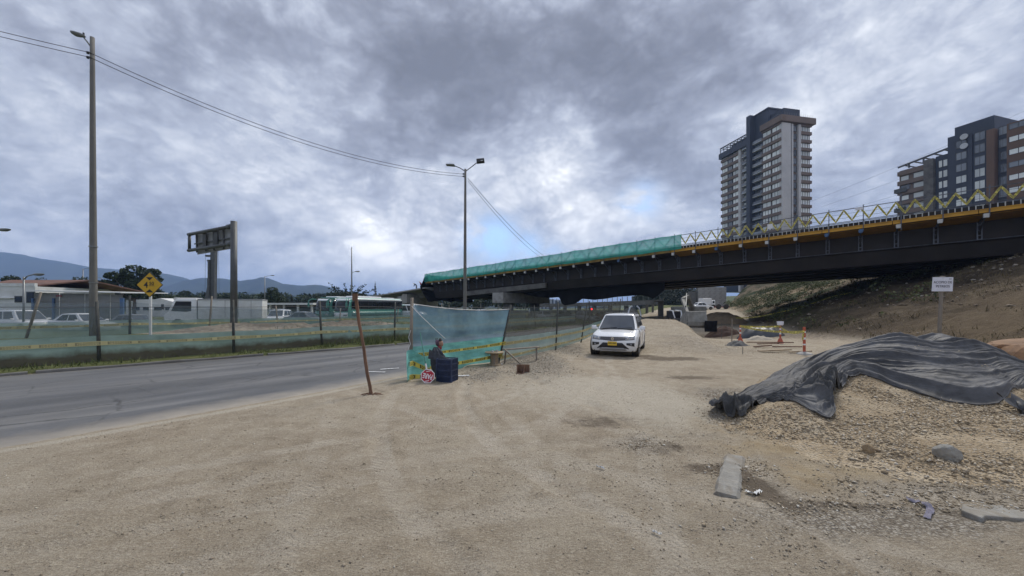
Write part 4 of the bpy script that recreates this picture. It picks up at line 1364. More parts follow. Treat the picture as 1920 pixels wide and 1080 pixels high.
def make_sheet():
    fn = lambda x, y: pile_z(x, y)
    # lower hem as seen from the road, left tip to right end
    hem = [(1346, 782), (1372, 788), (1398, 783), (1414, 765), (1440, 752), (1470, 752), (1500, 760), (1530, 778), (1556, 790), (1566, 780), (1562, 755), (1572, 735), (1590, 714),
           (1612, 704), (1650, 714), (1700, 732), (1750, 748), (1800, 758), (1840, 762), (1872, 758), (1892, 744), (1925, 728), (1960, 720)]
    Hm = np.array([ray_hit(a, b_, fn)[:2] for a, b_ in hem])
    # far hem on the other side of the crest
    back = [(3.75, 7.05), (4.1, 7.5), (4.5, 7.9), (4.95, 8.3), (5.5, 8.7), (6.1, 9.2), (6.9, 9.75), (7.8, 10.1), (8.8, 10.3), (10.0, 10.5), (11.2, 10.4), (12.2, 9.9), (12.9, 9.3)]
    nu, nv = 640, 260
    A = resample(Hm, nu)
    Bk = resample(back, nu)
    # parametrise both hems by x share so threads run lengthways
    u = np.linspace(0, 1, nu)
    v = np.linspace(0, 1, nv)
    U, W = np.meshgrid(u, v, indexing='ij')
    Ax = A[:, 0][:, None]; Ay = A[:, 1][:, None]; Bx = Bk[:, 0][:, None]; By = Bk[:, 1][:, None]
    # smooth the inner lines so folds do not copy the ragged hem
    As = A.copy()
    k = 61
    for i in range(2):
        pad = np.r_[np.repeat(A[0, i], k // 2), A[:, i], np.repeat(A[-1, i], k // 2)]
        As[:, i] = np.convolve(pad, np.ones(k) / k, 'valid')
    w_ = sstep(0, .35, W)
    X = (Ax * (1 - w_) + As[:, 0][:, None] * w_) * (1 - W) + Bx * W
    Y = (Ay * (1 - w_) + As[:, 1][:, None] * w_) * (1 - W) + By * W
    # folds fan out from the gathered part (u about .3) to the right
    wob = .03 * np.sin(U * 9) + .02 * fbm(U * 6, W * 3, 3, 15)
    ph = W + wob
    def ridge(f, s, e=1.0):
        return np.abs(fbm(U * 1.6 + s, ph * f, 2, int(s))) ** e
    gather = np.exp(-((U - .30) / .20) ** 2)
    amp = .5 + 1.2 * np.exp(-((U - .5) / .28) ** 2)
    # long tension ridges: narrow crests, wide troughs
    def tens(f, sd):
        q = vnoise(U * 1.1 + sd, ph * f, sd) * 2
        return np.exp(-(q / .16) ** 2)
    Dz = .045 * amp * (tens(4.5, 3) * .8 + tens(8, 11) * .7) - .03
    def crease(f, sd, uu=1.3):
        q = np.abs(vnoise(U * uu + sd * 3, ph * f, sd)) * 2
        return (1 - np.clip(q * 2.2, 0, 1)) ** 1.5
    msk = sstep(-.25, .25, fbm(U * 2.2, W * 2, 3, 52))
    Dz = Dz + .060 * crease(14, 41) * (.3 + msk) + .040 * crease(27, 42, 1.8) * (.4 + msk) + .020 * crease(50, 43, 2.4)
    Dz = Dz * sstep(0, .12, U) * (1 - .25 * sstep(.85, 1, U)) * (1 - .35 * np.exp(-((U - .12) / .1) ** 2))
    Dz = Dz + .05 * np.abs(fbm(U * 5, W * 4, 4, 29))
    # crumpled bundle at the lower left
    cr = np.exp(-(((X - 5.85) / .62) ** 2 + ((Y - 6.6) / .62) ** 2)) + .9 * np.exp(-(((X - 4.1) / .5) ** 2 + ((Y - 6.85) / .4) ** 2))
    cr = np.clip(cr, 0, 1)
    rx = X * 5.2 + 1.3 * fbm(X * 3, Y * 3, 2, 33)
    ry = Y * 4.2 + 1.3 * fbm(X * 3, Y * 3, 2, 34)
    cz = (1 - np.abs(vnoise(rx, ry, 35) * 2)) ** 2 * .36 + (1 - np.abs(vnoise(rx * 2.3, ry * 2.3, 36) * 2)) ** 2 * .10
    Dz = Dz * (1 - .6 * cr) + cr * cz
    # smoothed support surface
    base = pile_z(X, Y)
    sm = base.copy()
    for _ in range(16):
        sm[1:-1] = (sm[:-2] + sm[2:] + 2 * sm[1:-1]) / 4
        sm[:, 1:-1] = (sm[:, :-2] + sm[:, 2:] + 2 * sm[:, 1:-1]) / 4
    Z = np.maximum(sm, base) + .035 + np.maximum(Dz, -.02)
    hemf = 1 - sstep(0, .035, W)
    Z = Z - hemf * .05
    V = np.stack([X - 8, Y - 7, Z], -1)
    tdep = .5 * cr
    o = np_mesh('plastic_sheet', V.reshape(-1, 3), grid_faces(nu, nv), 'plastic_sheet', smooth=True, uv=np.stack([U * 9, W], -1).reshape(-1, 2) * np.array([1, 1]), attrs=dict(crumple=cr.ravel()))
    o.location = (8, 7, 0)
    so = o.modifiers.new('thick', 'SOLIDIFY'); so.thickness = .012; so.offset = -1
    tag(o, 'large dark grey plastic sheet draped in long folds over the gravel heap', 'plastic sheet')
    # loose corner hanging at the right
    P = ray_hit(1880, 758, fn)
    mb = MB(); n = 12; VV = []
    for i in range(n):
        for j in range(7):
            a = i / (n - 1); c_ = j / 6
            wd = .16 * (1 - a * .5)
            VV.append((P[0] + (c_ - .5) * wd * 2 + .03 * math.sin(a * 6), P[1] - .05 - .22 * a + .05 * math.sin(c_ * 9 + a * 3), P[2] + .16 - .22 * a + .05 * math.cos(c_ * 8)))
    o2 = np_mesh('loose_flap', np.array(VV) - np.array([8, 7, 0]), grid_faces(n, 7), 'plastic_sheet', o, smooth=True)


make_sheet()


# ------------------------------------------------------------------ gravel and pebbles on the open ground
def ground_stones():
    def place(n, box, dens, seed, smin, smax, m, nm, pw=2.5):
        x, y, r = scatter(n, *box, dens, seed)
        dn, df = masks(x, y)
        k = dn > .25
        x, y = x[k], y[k]
        sz = smin + (smax - smin) * r.uniform(0, 1, len(x)) ** pw
        P = np.stack([x, y, H0(x, y) + sz * .12], -1)
        o = stones(nm, P, sz, m, seed=seed)
        return o
    cl = lambda x, y: sstep(.05, .35, fbm(x * .7, y * .7, 3, 101))
    o = place(120000, (-7, 9, 2.2, 10), lambda x, y: (.25 + .75 * cl(x, y)) * np.clip(1.25 - y * .1, .2, 1), 21, .005, .030, 'gravel_dirt', 'pebbles', 5)
    tag(o, 'small pale pebbles strewn over the packed dirt in the foreground', 'pebbles')
    def d1(x, y):
        a = 0
        for (cx, cy, rx, ry, q) in [(.8, 14.2, 1.3, 4.5, 1.0), (2.6, 18.0, 1.1, 3.0, .9), (-.9, 11.2, .9, 1.6, .9), (0.2, 11.5, .8, 1.2, .7)]:
            a = np.maximum(a, q * np.exp(-(((x - cx) / rx) ** 2 + ((y - cy) / ry) ** 2)))
        return sstep(.2, .9, a + .3 * fbm(x * 1.5, y * 1.5, 3, 5))
    o = place(34000, (-3, 6, 9, 22), d1, 22, .018, .065, 'gravel_pale', 'gravel')
    tag(o, 'pale crushed gravel banked along the foot of the right-hand net fence', 'gravel')
    def d2(x, y):
        a = 0
        for (cx, cy, rx, ry, q) in [(4.9, 8.0, .9, 1.2, .9), (3.9, 6.6, .55, .9, .8), (1.9, 5.4, .6, .5, .7), (2.5, 4.4, .35, .5, .8), (3.6, 3.75, 1.5, .3, .9), (5.2, 3.9, 2.0, .5, 1.0), (6.0, 4.6, 2.4, .7, .8), (4.2, 5.0, .5, .5, .6), (3.0, 4.7, .3, .6, .9), (2.1, 3.3, 1.3, .3, .4)]:
            a = np.maximum(a, q * np.exp(-(((x - cx) / rx) ** 2 + ((y - cy) / ry) ** 2)))
        return sstep(.25, .95, a + .35 * fbm(x * 2, y * 2, 3, 6))
    o = place(95000, (.8, 8.5, 2.7, 9.6), d2, 23, .010, .048, 'gravel_mix', 'gravel', 3)
    tag(o, 'loose broken gravel spread on the ground below the covered heap', 'gravel')
    o = place(22000, (5, 12.5, 16, 27), lambda x, y: .30 + 0 * x, 24, .02, .05, 'gravel_tan', 'gravel')
    tag(o, 'fine stones covering the packed ramp behind the white car', 'gravel')
    # rubble on the hillside
    x, y, r = scatter(60000, 15, 70, 11, 75, lambda x, y: sstep(.0, 1.2, x - np.interp(y, TOE[:, 0], TOE[:, 1])) * (sstep(.05, .4, fbm(x * .25, y * .25, 3, 9)) * .8 + .08), 31)
    sz = .04 + .34 * r.uniform(0, 1, len(x)) ** 8
    o = stones('rubble', np.stack([x, y, H0(x, y) + sz * .1], -1), sz, 'gravel_far', seed=31)
    tag(o, 'broken rock and rubble lying on the bare hillside', 'rubble')


ground_stones()


def rock(label, px, py, size, m, seed, fn=None, dims=(1, .8, .7), cat='rock', sink=.15, y1=14):
    x, y, z = ray_hit(px, py, fn or pile_z, 2.5, y1)
    n = 14; V = []
    r = random.Random(seed)
    import bmesh
    bm = bmesh.new(); bmesh.ops.create_icosphere(bm, subdivisions=3, radius=.5)
    pl = [(Vector((r.uniform(-1, 1), r.uniform(-1, 1), r.uniform(-1, 1))).normalized(), r.uniform(.30, .44)) for _ in range(9)]
    for v in bm.verts:
        for nn, d in pl:
            e = v.co.dot(nn) - d
            if e > 0: v.co -= nn * e * .92
        v.co = Vector((v.co.x * dims[0], v.co.y * dims[1], v.co.z * dims[2])) * size
    me = bpy.data.meshes.new('rock'); bm.to_mesh(me); bm.free()
    me.materials.append(MT[m])
    o = bpy.data.objects.new('rock', me); C.objects.link(o)
    o.location = (x, y, z + size * dims[2] * (.5 - sink) * .7); o.rotation_euler = (0, 0, r.uniform(0, 6))
    for v in me.vertices:
        q = v.co / size
        v.co *= 1 + .16 * float(fbm(q.x * 5 + seed, q.z * 6 + q.y * 4, 3, seed))
    return tag(o, label, cat)


rock('grey squared boulder half sunk in the gravel at the right edge', 1776, 862, .27, 'rock_grey', 4, dims=(1.0, .85, .85), sink=.05)
rock('rounded brown stone on the gravel slope left of the grey boulder', 1628, 848, .17, 'rock_brown', 5, dims=(.8, .8, 1.0))
rock('small dark stone lying on bare dirt left of the gravel heap', 1585, 615, .10, 'rock_grey', 8)
rock('orange brown weathered rock outcrop behind the right end of the sheet', 1922, 684, 1.15, 'rock_orange', 12, fn=lambda x, y: H0(x, y), dims=(1.3, 1.0, 1.0), y1=30)
rock('orange brown rock slab above the outcrop at the right edge', 1925, 655, 1.5, 'rock_orange', 15, fn=lambda x, y: H0(x, y), dims=(1.7, 1.0, .35), y1=30)


def kerb_block():
    a = Vector(GX(1358, 930)); b = Vector(GX(1372, 868))
    d = b - a; L = 1.22
    ang = math.atan2(d.y, d.x)
    c = a + d.normalized() * L / 2
    T = MB()
    prof = [(-.12, -.12), (.12, -.12), (.12, .10), (.09, .145), (-.09, .15), (-.12, .12)]
    n = 26; V = []
    for i in range(n):
        t = i / (n - 1)
        for k_, (p, q) in enumerate(prof):
            e = .010 * float(vnoise(t * 14, k_ * 3.1, 9)) * 2
            worn = -.045 * max(0, (0.12 - t) / .12) if q > 0 else 0
            V.append(((t - .5) * L + e, p + e, q + e * .7 + worn))
    k_ = len(prof)
    T.add(V, [tuple(range(k_)), tuple(range((n - 1) * k_, n * k_))[::-1]] + [(i * k_ + j, (i + 1) * k_ + j, (i + 1) * k_ + (j + 1) % k_, i * k_ + (j + 1) % k_) for i in range(n - 1) for j in range(k_)])
    o = T.build('kerb_block', 'concrete_worn', loc=(c.x + .02, c.y, -.095), rot=(R(2), R(1.0), ang))
    tag(o, 'loose concrete kerb block lying in the dirt in the foreground', 'kerb block')
    # cracked slab corner at the lower right
    p = GX(1915, 992)
    mb = MB(); mb.prism([(-.5, -.02), (-.42, .05), (-.1, .09), (.2, .05), (.7, .08), (.9, .45), (.1, .42), (-.4, .30), (-.55, .12)], -.12, .035, axis='z')
    o = mb.build('concrete_slab', 'concrete_worn', loc=(p[0] + .25, p[1], .0), rot=(R(-3), R(2), R(-12)), bevel=.015)
    tag(o, 'broken concrete slab half buried at the lower right corner', 'slab')


kerb_block()


def rag(label, pts, w, m, seed, cat='litter'):
    fn = pile_z
    P = [ray_hit(a, b, fn, 2.2) for a, b in pts]
    Q = resample([(p[0], p[1]) for p in P], 24)
    V = []
    for i, q in enumerate(Q):
        d = Q[min(i + 1, 23)] - Q[max(i - 1, 0)]; d = d / np.linalg.norm(d); nn = np.array([-d[1], d[0]])
        ww = w * (.6 + .5 * float(vnoise(i * .4, 3, seed)) + .3)
        for j in range(6):
            t = j / 5 - .5
            x, y = q + nn * t * ww
            V.append((x, y, float(pile_z(np.array([x]), np.array([y]))[0]) + .012 + .035 * abs(float(vnoise(i * .5, j * .9, seed))) * 2))
    V = np.array(V); c = V.mean(0)
    o = np_mesh('rag', V - c, grid_faces(24, 6), m, smooth=True)
    o.location = c
    return tag(o, label, cat)


rag('crumpled violet grey rag on the gravel at the lower right', [(1700, 938), (1722, 945), (1745, 958), (1738, 975)], .06, 'cloth_violet', 3)
rag('torn white paper scrap beside the kerb block', [(1398, 925), (1412, 930), (1426, 925)], .05, 'white_dull', 6)
rag('small white plastic strip on the dirt in the foreground', [(1222, 1000), (1232, 1004), (1240, 1006)], .02, 'white_dull', 7)
rag('thin white scrap on the dirt behind the foreground strip', [(1118, 878), (1126, 880), (1134, 882)], .02, 'white_dull', 8)


# ------------------------------------------------------------------ notice board on a stake
def notice():
    Y = 11.0
    T = thing('notice_board', 'white notice board reading acopio de petreos on a wooden stake', 'sign', ((1762 - 960) / F * Y, Y, 0))
    mb = MB(); mb.bar((-.04, .03, -.1), (.1, .03, 2.88), .075, .05); mb.build('stake', 'wood_grey', T)
    mb = MB(); mb.box((.10, .02, 2.90), (.13, .09, .09)); mb.build('stake_head', 'wood_grey', T, bevel=.03)
    w = 38 / F * Y; h = 26.5 / F * Y; zc = EYE + (HZ - 533) / F * Y; xc = (1766 - 1762) / F * Y
    mb = MB(); mb.prism([(-w / 2 - .01, -h / 2), (w / 2 - .012, -h / 2), (w / 2 + .012, h / 2), (-w / 2 + .02, h / 2)], -.01, .01)
    bd = mb.build('board', 'white_board', T, loc=(xc, -.015, zc))
    for txt, dz, sz in (('ACOPIO DE', .055, .104), ('PETREOS', -.065, .104)):
        text(txt, sz, 'ink_grey', bd, (-.005, -.016, dz))
    mb = MB(); mb.box((w / 2 - .08, -.013, h / 2 - .055), (.07, .004, .018)); mb.build('emblem', 'ink_grey', bd)
    mb = MB(); mb.lathe((0, -.012, h / 2 - .03), [(.006, -.004), (.006, .003)], 8, axis='y'); mb.build('nail', 'steel_dark', bd)


mm('ink_grey', (.12, .12, .15), .6, var=.1)


def text(body, size, m, parent, loc, rot=(R(90), 0, 0), ext=.001, name='lettering', bold=0.0):
    cu = bpy.data.curves.new(name, 'FONT')
    cu.body = body; cu.size = size; cu.align_x = 'CENTER'; cu.align_y = 'CENTER'; cu.extrude = ext; cu.offset = bold
    cu.materials.append(MT[m])
    tmp = bpy.data.objects.new(name, cu); C.objects.link(tmp)
    me = bpy.data.meshes.new_from_object(tmp.evaluated_get(bpy.context.evaluated_depsgraph_get()))
    bpy.data.objects.remove(tmp); bpy.data.curves.remove(cu)
    me.name = name
    o = bpy.data.objects.new(name, me); C.objects.link(o)
    if not me.materials: me.materials.append(MT[m])
    o.parent = parent; o.location = loc; o.rotation_euler = rot
    return o


notice()


# ------------------------------------------------------------------ net fences
def band(name, P, zf0, zf1, m, parent, org, nu_per=26, nv=9, bulge=.05, seed=1, sag=.05, off=0.0, n_side=None):
    """sheet of netting following posts P = [(x, y, zbase, leanx, leany, height)]; zf0/zf1: heights (or per-post lists)"""
    N = len(P)
    def val(f, i): return f[i] if isinstance(f, (list, tuple)) else f
    V = []; uv = []; L = 0; cols = 0
    for i in range(N - 1):
        a, b = P[i], P[i + 1]
        seg = math.hypot(b[0] - a[0], b[1] - a[1])
        dx, dy = (b[0] - a[0]) / seg, (b[1] - a[1]) / seg
        for k in range(nu_per + (1 if i == N - 2 else 0)):
            t = k / nu_per
            sg = sag * 4 * t * (1 - t)
            for j in range(nv):
                v = j / (nv - 1)
                z0 = val(zf0, i) * (1 - t) + val(zf0, i + 1) * t
                z1 = val(zf1, i) * (1 - t) + val(zf1, i + 1) * t - sg
                h = z0 + (z1 - z0) * v
                zb = a[2] * (1 - t) + b[2] * t
                fh0 = h / max(a[5], .1); fh1 = h / max(b[5], .1)
                xa, ya = a[0] + a[3] * fh0, a[1] + a[4] * fh0
                xb, yb = b[0] + b[3] * fh1, b[1] + b[4] * fh1
                w = bulge * math.sin(PI * t) * (float(fbm((L + t * seg) * .7, h * 1.6, 3, seed)) * 2 + .3) + off
                V.append((xa * (1 - t) + xb * t - dy * w - org[0], ya * (1 - t) + yb * t + dx * w - org[1], zb + h - org[2]))
                uv.append((L + t * seg, v))
            cols += 1
        L += seg
    return np_mesh(name, np.array(V), grid_faces(cols, nv), m, parent, smooth=True, uv=np.array(uv))


def post_between(T, p, org, r=.04, m='post_dark', top=.12, square=False, name='post'):
    mb = MB()
    a = (p[0] - org[0], p[1] - org[1], p[2] - .1 - org[2]); b = (p[0] + p[3] * (1 + top / p[5]) - org[0], p[1] + p[4] - org[1], p[2] + p[5] + top - org[2])
    k = random.uniform(-.02, .02)
    mid = tuple((a[i] + b[i]) / 2 + (k if i == 0 else 0) for i in range(3))
    mb.tube([a, mid, b], [r * 1.05, r, r * .9], 4 if square else 7)
    return mb.build(name, m, T, smooth=not square)


def fence_right():
    P = [(-2.93, 10.75, 0, .02, 0, 2.17), (-.52, 13.6, 0, .45, 0, 2.0), (2.08, 17.7, 0, .12, 0, 2.2), (3.9, 21.0, 0.05, .35, 0, 2.1), (6.2, 25.2, .3, .1, 0, 2.0), (8.6, 29.6, .6, .1, 0, 2.0)]
    P = [(p[0], p[1], h_at(p[0], p[1]) if i < 4 else p[2], *p[3:]) for i, p in enumerate(P)]
    org = (P[0][0], P[0][1], 0)
    T = thing('net_fence', 'net fence with bright green lower band and yellow tapes, right of the road', 'fence', org)
    band('upper_net', P[:2], [.85, .95], [2.10, 1.93], 'net_blue', T, org, 40, 12, .05, 3, .10)
    band('upper_net', P[1:], .9, [1.93, 1.95, 1.95, 1.9, 1.9], 'net_brown', T, org, 26, 9, .06, 4, .06)
    band('lower_sheet', P[:2], [-.02, .05], [.86, .96], 'net_green', T, org, 60, 24, .22, 5, .02, off=-.02)
    band('lower_sheet', P[1:], [.05, .05, .08, .05, .05], [.93, .92, .9, .9, .9], 'net_green_dull', T, org, 26, 9, .05, 6, .02)
    band('warning_tape', P[:2], [.56, .66], [.69, .79], 'tape', T, org, 40, 2, .06, 7, .05, off=-.16)
    band('warning_tape', P[:2], [.12, .22], [.245, .35], 'tape', T, org, 40, 2, .05, 8, .02, off=-.14)
    band('warning_tape', P[1:], [.62, .62, .62, .62, .62], [.75, .75, .75, .75, .75], 'tape_faded', T, org, 26, 2, .05, 9, .03, off=-.07)
    band('warning_tape', P[1:], [.12, .22, .22, .2, .2], [.25, .35, .35, .33, .33], 'tape_faded', T, org, 26, 2, .05, 10, .05, off=-.07)
    # free flap folded back at the near end
    F0 = [(-2.79, 9.87, 0, .03, .1, 2.0), (-2.80, 10.3, 0, .02, 0, 2.0), (-2.35, 10.55, 0, -.02, .2, 2.0)]
    band('end_flap', F0, [-.02, -.01, .02], [.80, .84, .5], 'net_green', T, org, 14, 12, .10, 15, 0)
    for z0, z1 in (([.42, .40, .14], [.55, .53, .27]), ([.06, .02, -.02], [.19, .15, .1])):
        band('warning_tape', F0, z0, z1, 'tape', T, org, 14, 2, .05, 16, 0, off=-.05)
    mats = ['wood_grey', 'post_dark', 'post_dark', 'post_dark', 'post_dark', 'post_dark']
    for p, m in zip(P, mats): post_between(T, p, org, .05 if m == 'wood_grey' else .042, m)
    # rope along the top hem and a slack guy
    mb = MB()
    pts = []
    for t in np.linspace(0, 1, 12):
        a, b = P[0], P[1]
        pts.append((a[0] + (b[0] + b[3] - a[0]) * t - org[0], a[1] + (b[1] - a[1]) * t - org[1], 2.12 - .17 * t - .10 * 4 * t * (1 - t)))
    mb.tube(pts, .012, 5); mb.build('rope', 'rope_white', T)
    mb = MB(); mb.tube([(.02, -.06, 2.05), (.3, .1, 1.72), (.62, .35, 1.35), (.88, .6, 1.05)], .008, 4); mb.build('rope', 'rope_white', T)
    mb = MB(); mb.tube([(0, -.05, 1.35), (-.05, -.1, 1.15), (.0, -.08, .95), (-.06, -.1, .8)], .008, 4); mb.build('rope', 'rope_white', T)


fence_right()


def fence_left():
    # fence along the far edge of the road
    P = []
    for x, y, lx, hh in [(-26.5, .8, .05, 2.0), (-19.6, 7.3, .05, 2.0), (-14.35, 12.85, -.08, 1.98), (-11.55, 15.35, -.04, 2.1), (-9.3, 18.1, -.12, 2.05), (-6.75, 21.2, .05, 2.1), (-4.2, 24.6, .0, 2.0), (-1.2, 29.5, .1, 2.0), (2.2, 35.0, -.1, 2.0), (7.5, 44, .1, 2.0)]:
        P.append((x, y, h_at(x, y), lx, 0, hh))
    org = (P[2][0], P[2][1], 0)
    T = thing('net_fence', 'long grey green net fence along the grassy far edge of the road', 'fence', org)
    band('upper_net', P, .88, 1.88, 'net_grey', T, org, 22, 7, .06, 23, .07)
    band('lower_sheet', P, -.02, .90, 'net_green_back', T, org, 30, 12, .10, 25, .03)
    band('warning_tape', P, .56, .71, 'tape_faded', T, org, 26, 2, .05, 26, .05, off=-.06)
    for p in P: post_between(T, p, org, .05, 'post_dark', .1)
    mb = MB(); mb.tube([(p[0] + p[3] - org[0], p[1] - org[1], p[2] + 1.89) for p in P], .010, 4); mb.build('rope', 'wire', T)
    # second fence farther back, round the parked vehicles
    P = []
    for x, y, lx, hh in [(-40, 9, .1, 2.2), (-31, 14.5, 0, 2.2), (-24.0, 18.2, .75, 2.25), (-21.1, 20.4, 0, 2.1), (-20.2, 24.6, .2, 2.3), (-18.0, 28.5, -.2, 1.7), (-15.2, 32.5, .1, 1.5), (-11.5, 37, .1, 1.4), (-7.8, 42, -.2, 2.1), (-4, 47, 0, 2.1), (2, 55, 0, 2)]:
        P.append((x, y, h_at(x, y), lx, 0, hh))
    org = (P[2][0], P[2][1], 0)
    T = thing('net_fence', 'rear net fence beyond the median in front of the parked vehicles', 'fence', org)
    band('upper_net', P, .9, [1.9, 1.9, 1.9, 1.9, 1.8, 1.55, 1.35, 1.3, 1.3, 1.3, 1.3], 'net_far', T, org, 18, 6, .06, 33, .08)
    band('lower_sheet', P, .0, .92, 'net_green_dull', T, org, 18, 6, .06, 35, .03)
    band('warning_tape', P, .60, .76, 'tape_faded', T, org, 20, 2, .05, 36, .06, off=-.06)
    for p in P: post_between(T, p, org, .055, 'wood_grey' if p[3] else 'post_dark', .15)


fence_left()


# ------------------------------------------------------------------ leaning stake in the foreground
def stake():
    p = GX(697, 741)
    T = MB()
    a = Vector((0, 0, -.1)); b = Vector((-.345, -.08, 2.27))
    n = 9; pts = [a.lerp(b, i / (n - 1)) + Vector((.012 * math.sin(i * 1.9), .01 * math.cos(i * 2.3), 0)) for i in range(n)]
    T.tube(pts, [.040, .037, .036, .037, .034, .032, .035, .037, .038], 6)
    T.box((-.345, -.08, 2.24), (.11, .10, .16), rz=.3)
    o = T.build('stake', 'wood_rust', loc=(p[0], p[1], 0))
    tag(o, 'rusty brown wooden stake leaning left in the dirt beside the road', 'stake')
    mb = MB()
    for i in range(12):
        a_ = i * .55; mb.tube([(0, 0, .01), (.12 * math.cos(a_), .09 * math.sin(a_), .045), (.26 * math.cos(a_ + .2), .16 * math.sin(a_ + .2), .01)], .008, 4)
    tag(mb.build('twig', 'wood_rust', loc=(p[0], p[1], .0)), 'dry twigs gathered round the foot of the leaning stake', 'twigs', kind='stuff')


stake()


# ------------------------------------------------------------------ stop paddle, crate, coat
def stop_paddle():
    Y = 9.75
    c = ((802 - 960) / F * Y, Y, EYE - (703 - HZ) / F * Y - .03)
    T = thing('stop_paddle', 'red octagonal stop paddle reading pare turned upside down against the net fence', 'sign', (c[0], c[1], 0))
    r = .195; lean = R(-9)
    poly = lambda q: [(q * math.cos(PI / 8 + k * PI / 4), q * math.sin(PI / 8 + k * PI / 4)) for k in range(8)]
    roll = R(168)          # upside down, slightly rolled
    def place(o, dy): o.location = (0, dy, c[2]); o.rotation_euler = (lean, 0, 0)
    F_ = bpy.data.objects.new('face', None)
    mb = MB(); mb.prism(poly(r), -.006, .006); base = mb.build('face', 'white_sign', T, loc=(0, 0, c[2]), rot=(lean, 0, 0))
    mb = MB(); mb.prism(poly(r * .885), -.0095, -.0065); mb.build('red_field', 'red_sign', base)
    tx = text('PARE', .175, 'white_sign', base, (0, -.011, .0), rot=(R(90), R(-180 + 12) , 0), bold=.004)
    tx.scale = (.66, 1.05, 1)
    for (x, z) in ((-.02, -.128), (.02, .128)):
        mb = MB(); mb.box((x, -.0105, z), (.12, .002, .018), ry=R(-12)); mb.build('small_print', 'white_sign', base)
    mb = MB(); mb.tube([(-.03, .005, c[2] + .15), (-.07, .01, c[2] + .38), (-.24, .30, c[2] + .92), (-.30, .42, c[2] + 1.12)], [.018, .017, .014, .014], 7); mb.build('handle', 'bus_green', T)
    mb = MB(); mb.tube([(-.025, -.002, c[2] + .17), (-.055, .0, c[2] + .33)], .021, 8); mb.build('collar', 'white_sign', T)


stop_paddle()


def crate():
    Y = 9.9
    cx = (836 - 960) / F * Y
    T = thing('plastic_crate', 'stack of dark blue plastic crates under the hanging coat', 'crate', (cx, Y + .2, h_at(cx, Y)), R(-18))
    w, d, h = .44, .36, .62
    mb = MB()
    for z in (0.01, .155, .17, .315, .33, .475, .49, .62):
        mb.box((0, -d / 2, z), (w, .02, .022)); mb.box((0, d / 2, z), (w, .02, .022)); mb.box((-w / 2, 0, z), (.02, d, .022)); mb.box((w / 2, 0, z), (.02, d, .022))
    for x in np.linspace(-w / 2, w / 2, 13):
        for y in (-d / 2, d / 2): mb.box((x, y, h / 2), (.010, .014, h))
    for y in np.linspace(-d / 2, d / 2, 11):
        for x in (-w / 2, w / 2): mb.box((x, y, h / 2), (.014, .010, h))
    for z in np.arange(.04, .6, .036):
        mb.box((0, -d / 2, z), (w, .010, .008)); mb.box((-w / 2, 0, z), (.01, d, .008)); mb.box((w / 2, 0, z), (.01, d, .008))
    for x in (-w / 2, w / 2):
        for y in (-d / 2, d / 2): mb.box((x, y, h / 2), (.03, .03, h))
    mb.build('lattice', 'crate_blue', T)
    mb = MB(); mb.bb((-w / 2 + .012, -d / 2 + .012, .02), (w / 2 - .012, d / 2 - .012, .60)); mb.build('inner_wall', 'crate_blue', T)
    # coat draped behind and over the crate
    T2 = thing('coat', 'dark grey coat draped over the back of the blue crates', 'coat', (cx - .22, Y + .42, h_at(cx, Y)), R(-10))
    n, k = 40, 34; V = []
    for i in range(n):
        for j in range(k):
            a = 2 * PI * j / (k - 1) * .96 + .1; v = i / (n - 1)
            z = .02 + .88 * v
            rx = .17 + .09 * math.sin(PI * min(1, v * 1.1)) - .06 * v * v; ry = .14 - .03 * v
            if v > .9: rx *= 1 - (v - .9) * 6; ry *= 1 - (v - .9) * 6
            w_ = .05 * float(fbm(a * 1.6, v * 6, 3, 71)) + .018 * math.sin(a * 9 + v * 5)
            V.append(((rx + w_) * math.cos(a) - .22 * (v - .35) , (ry + w_) * math.sin(a), z))
    np_mesh('coat_body', np.array(V), grid_faces(n, k), 'jacket', T2, smooth=True)
    n, k = 20, 16; V = []
    for i in range(n):
        for j in range(k):
            u = i / (n - 1); v = j / (k - 1)
            V.append((-.26 + .56 * u, -.18 + .05 * math.sin(u * 7) - .10 * v,   .86 - .22 * u - .25 * v * (1 - .3 * u) + .05 * float(fbm(u * 5, v * 4, 3, 74))))
    np_mesh('coat_sleeve', np.array(V), grid_faces(n, k), 'jacket', T2, smooth=True)
    # bundle of cloth and bottle tied on the net above
    T3 = thing('cloth_bundle', 'small plum and red cloth bundle tied to the net above the coat', 'bundle', ((823 - 960) / F * 10.5, 10.5, 1.0))
    for (dx, dz, r_, m, sd) in [(-.03, 0, .075, 'cloth_plum', 1), (.05, -.02, .07, 'skin', 2), (.02, -.14, .06, 'cloth_red', 3), (.0, -.24, .055, 'cloth_plum', 4), (.04, .07, .05, 'black_plastic', 5)]:
        mb = MB(); prof = [(max(.004, r_ * math.sin(PI * q / 10)), -r_ * 1.3 * math.cos(PI * q / 10)) for q in range(11)]
        mb.lathe((dx, 0, dz), prof, 12)
        o = mb.build('cloth', m, T3, smooth=True)
        for v in o.data.vertices:
            v.co *= 1 + .25 * float(vnoise(v.co.x * 30, v.co.z * 30 + sd, sd))
    mb = MB(); mb.tube([(-.09, 0, .13), (-.07, 0, .02)], .01, 5); mb.tube([(-.05, 0, .14), (-.05, 0, .02)], .01, 5); mb.build('strap', 'black_plastic', T3)


crate()


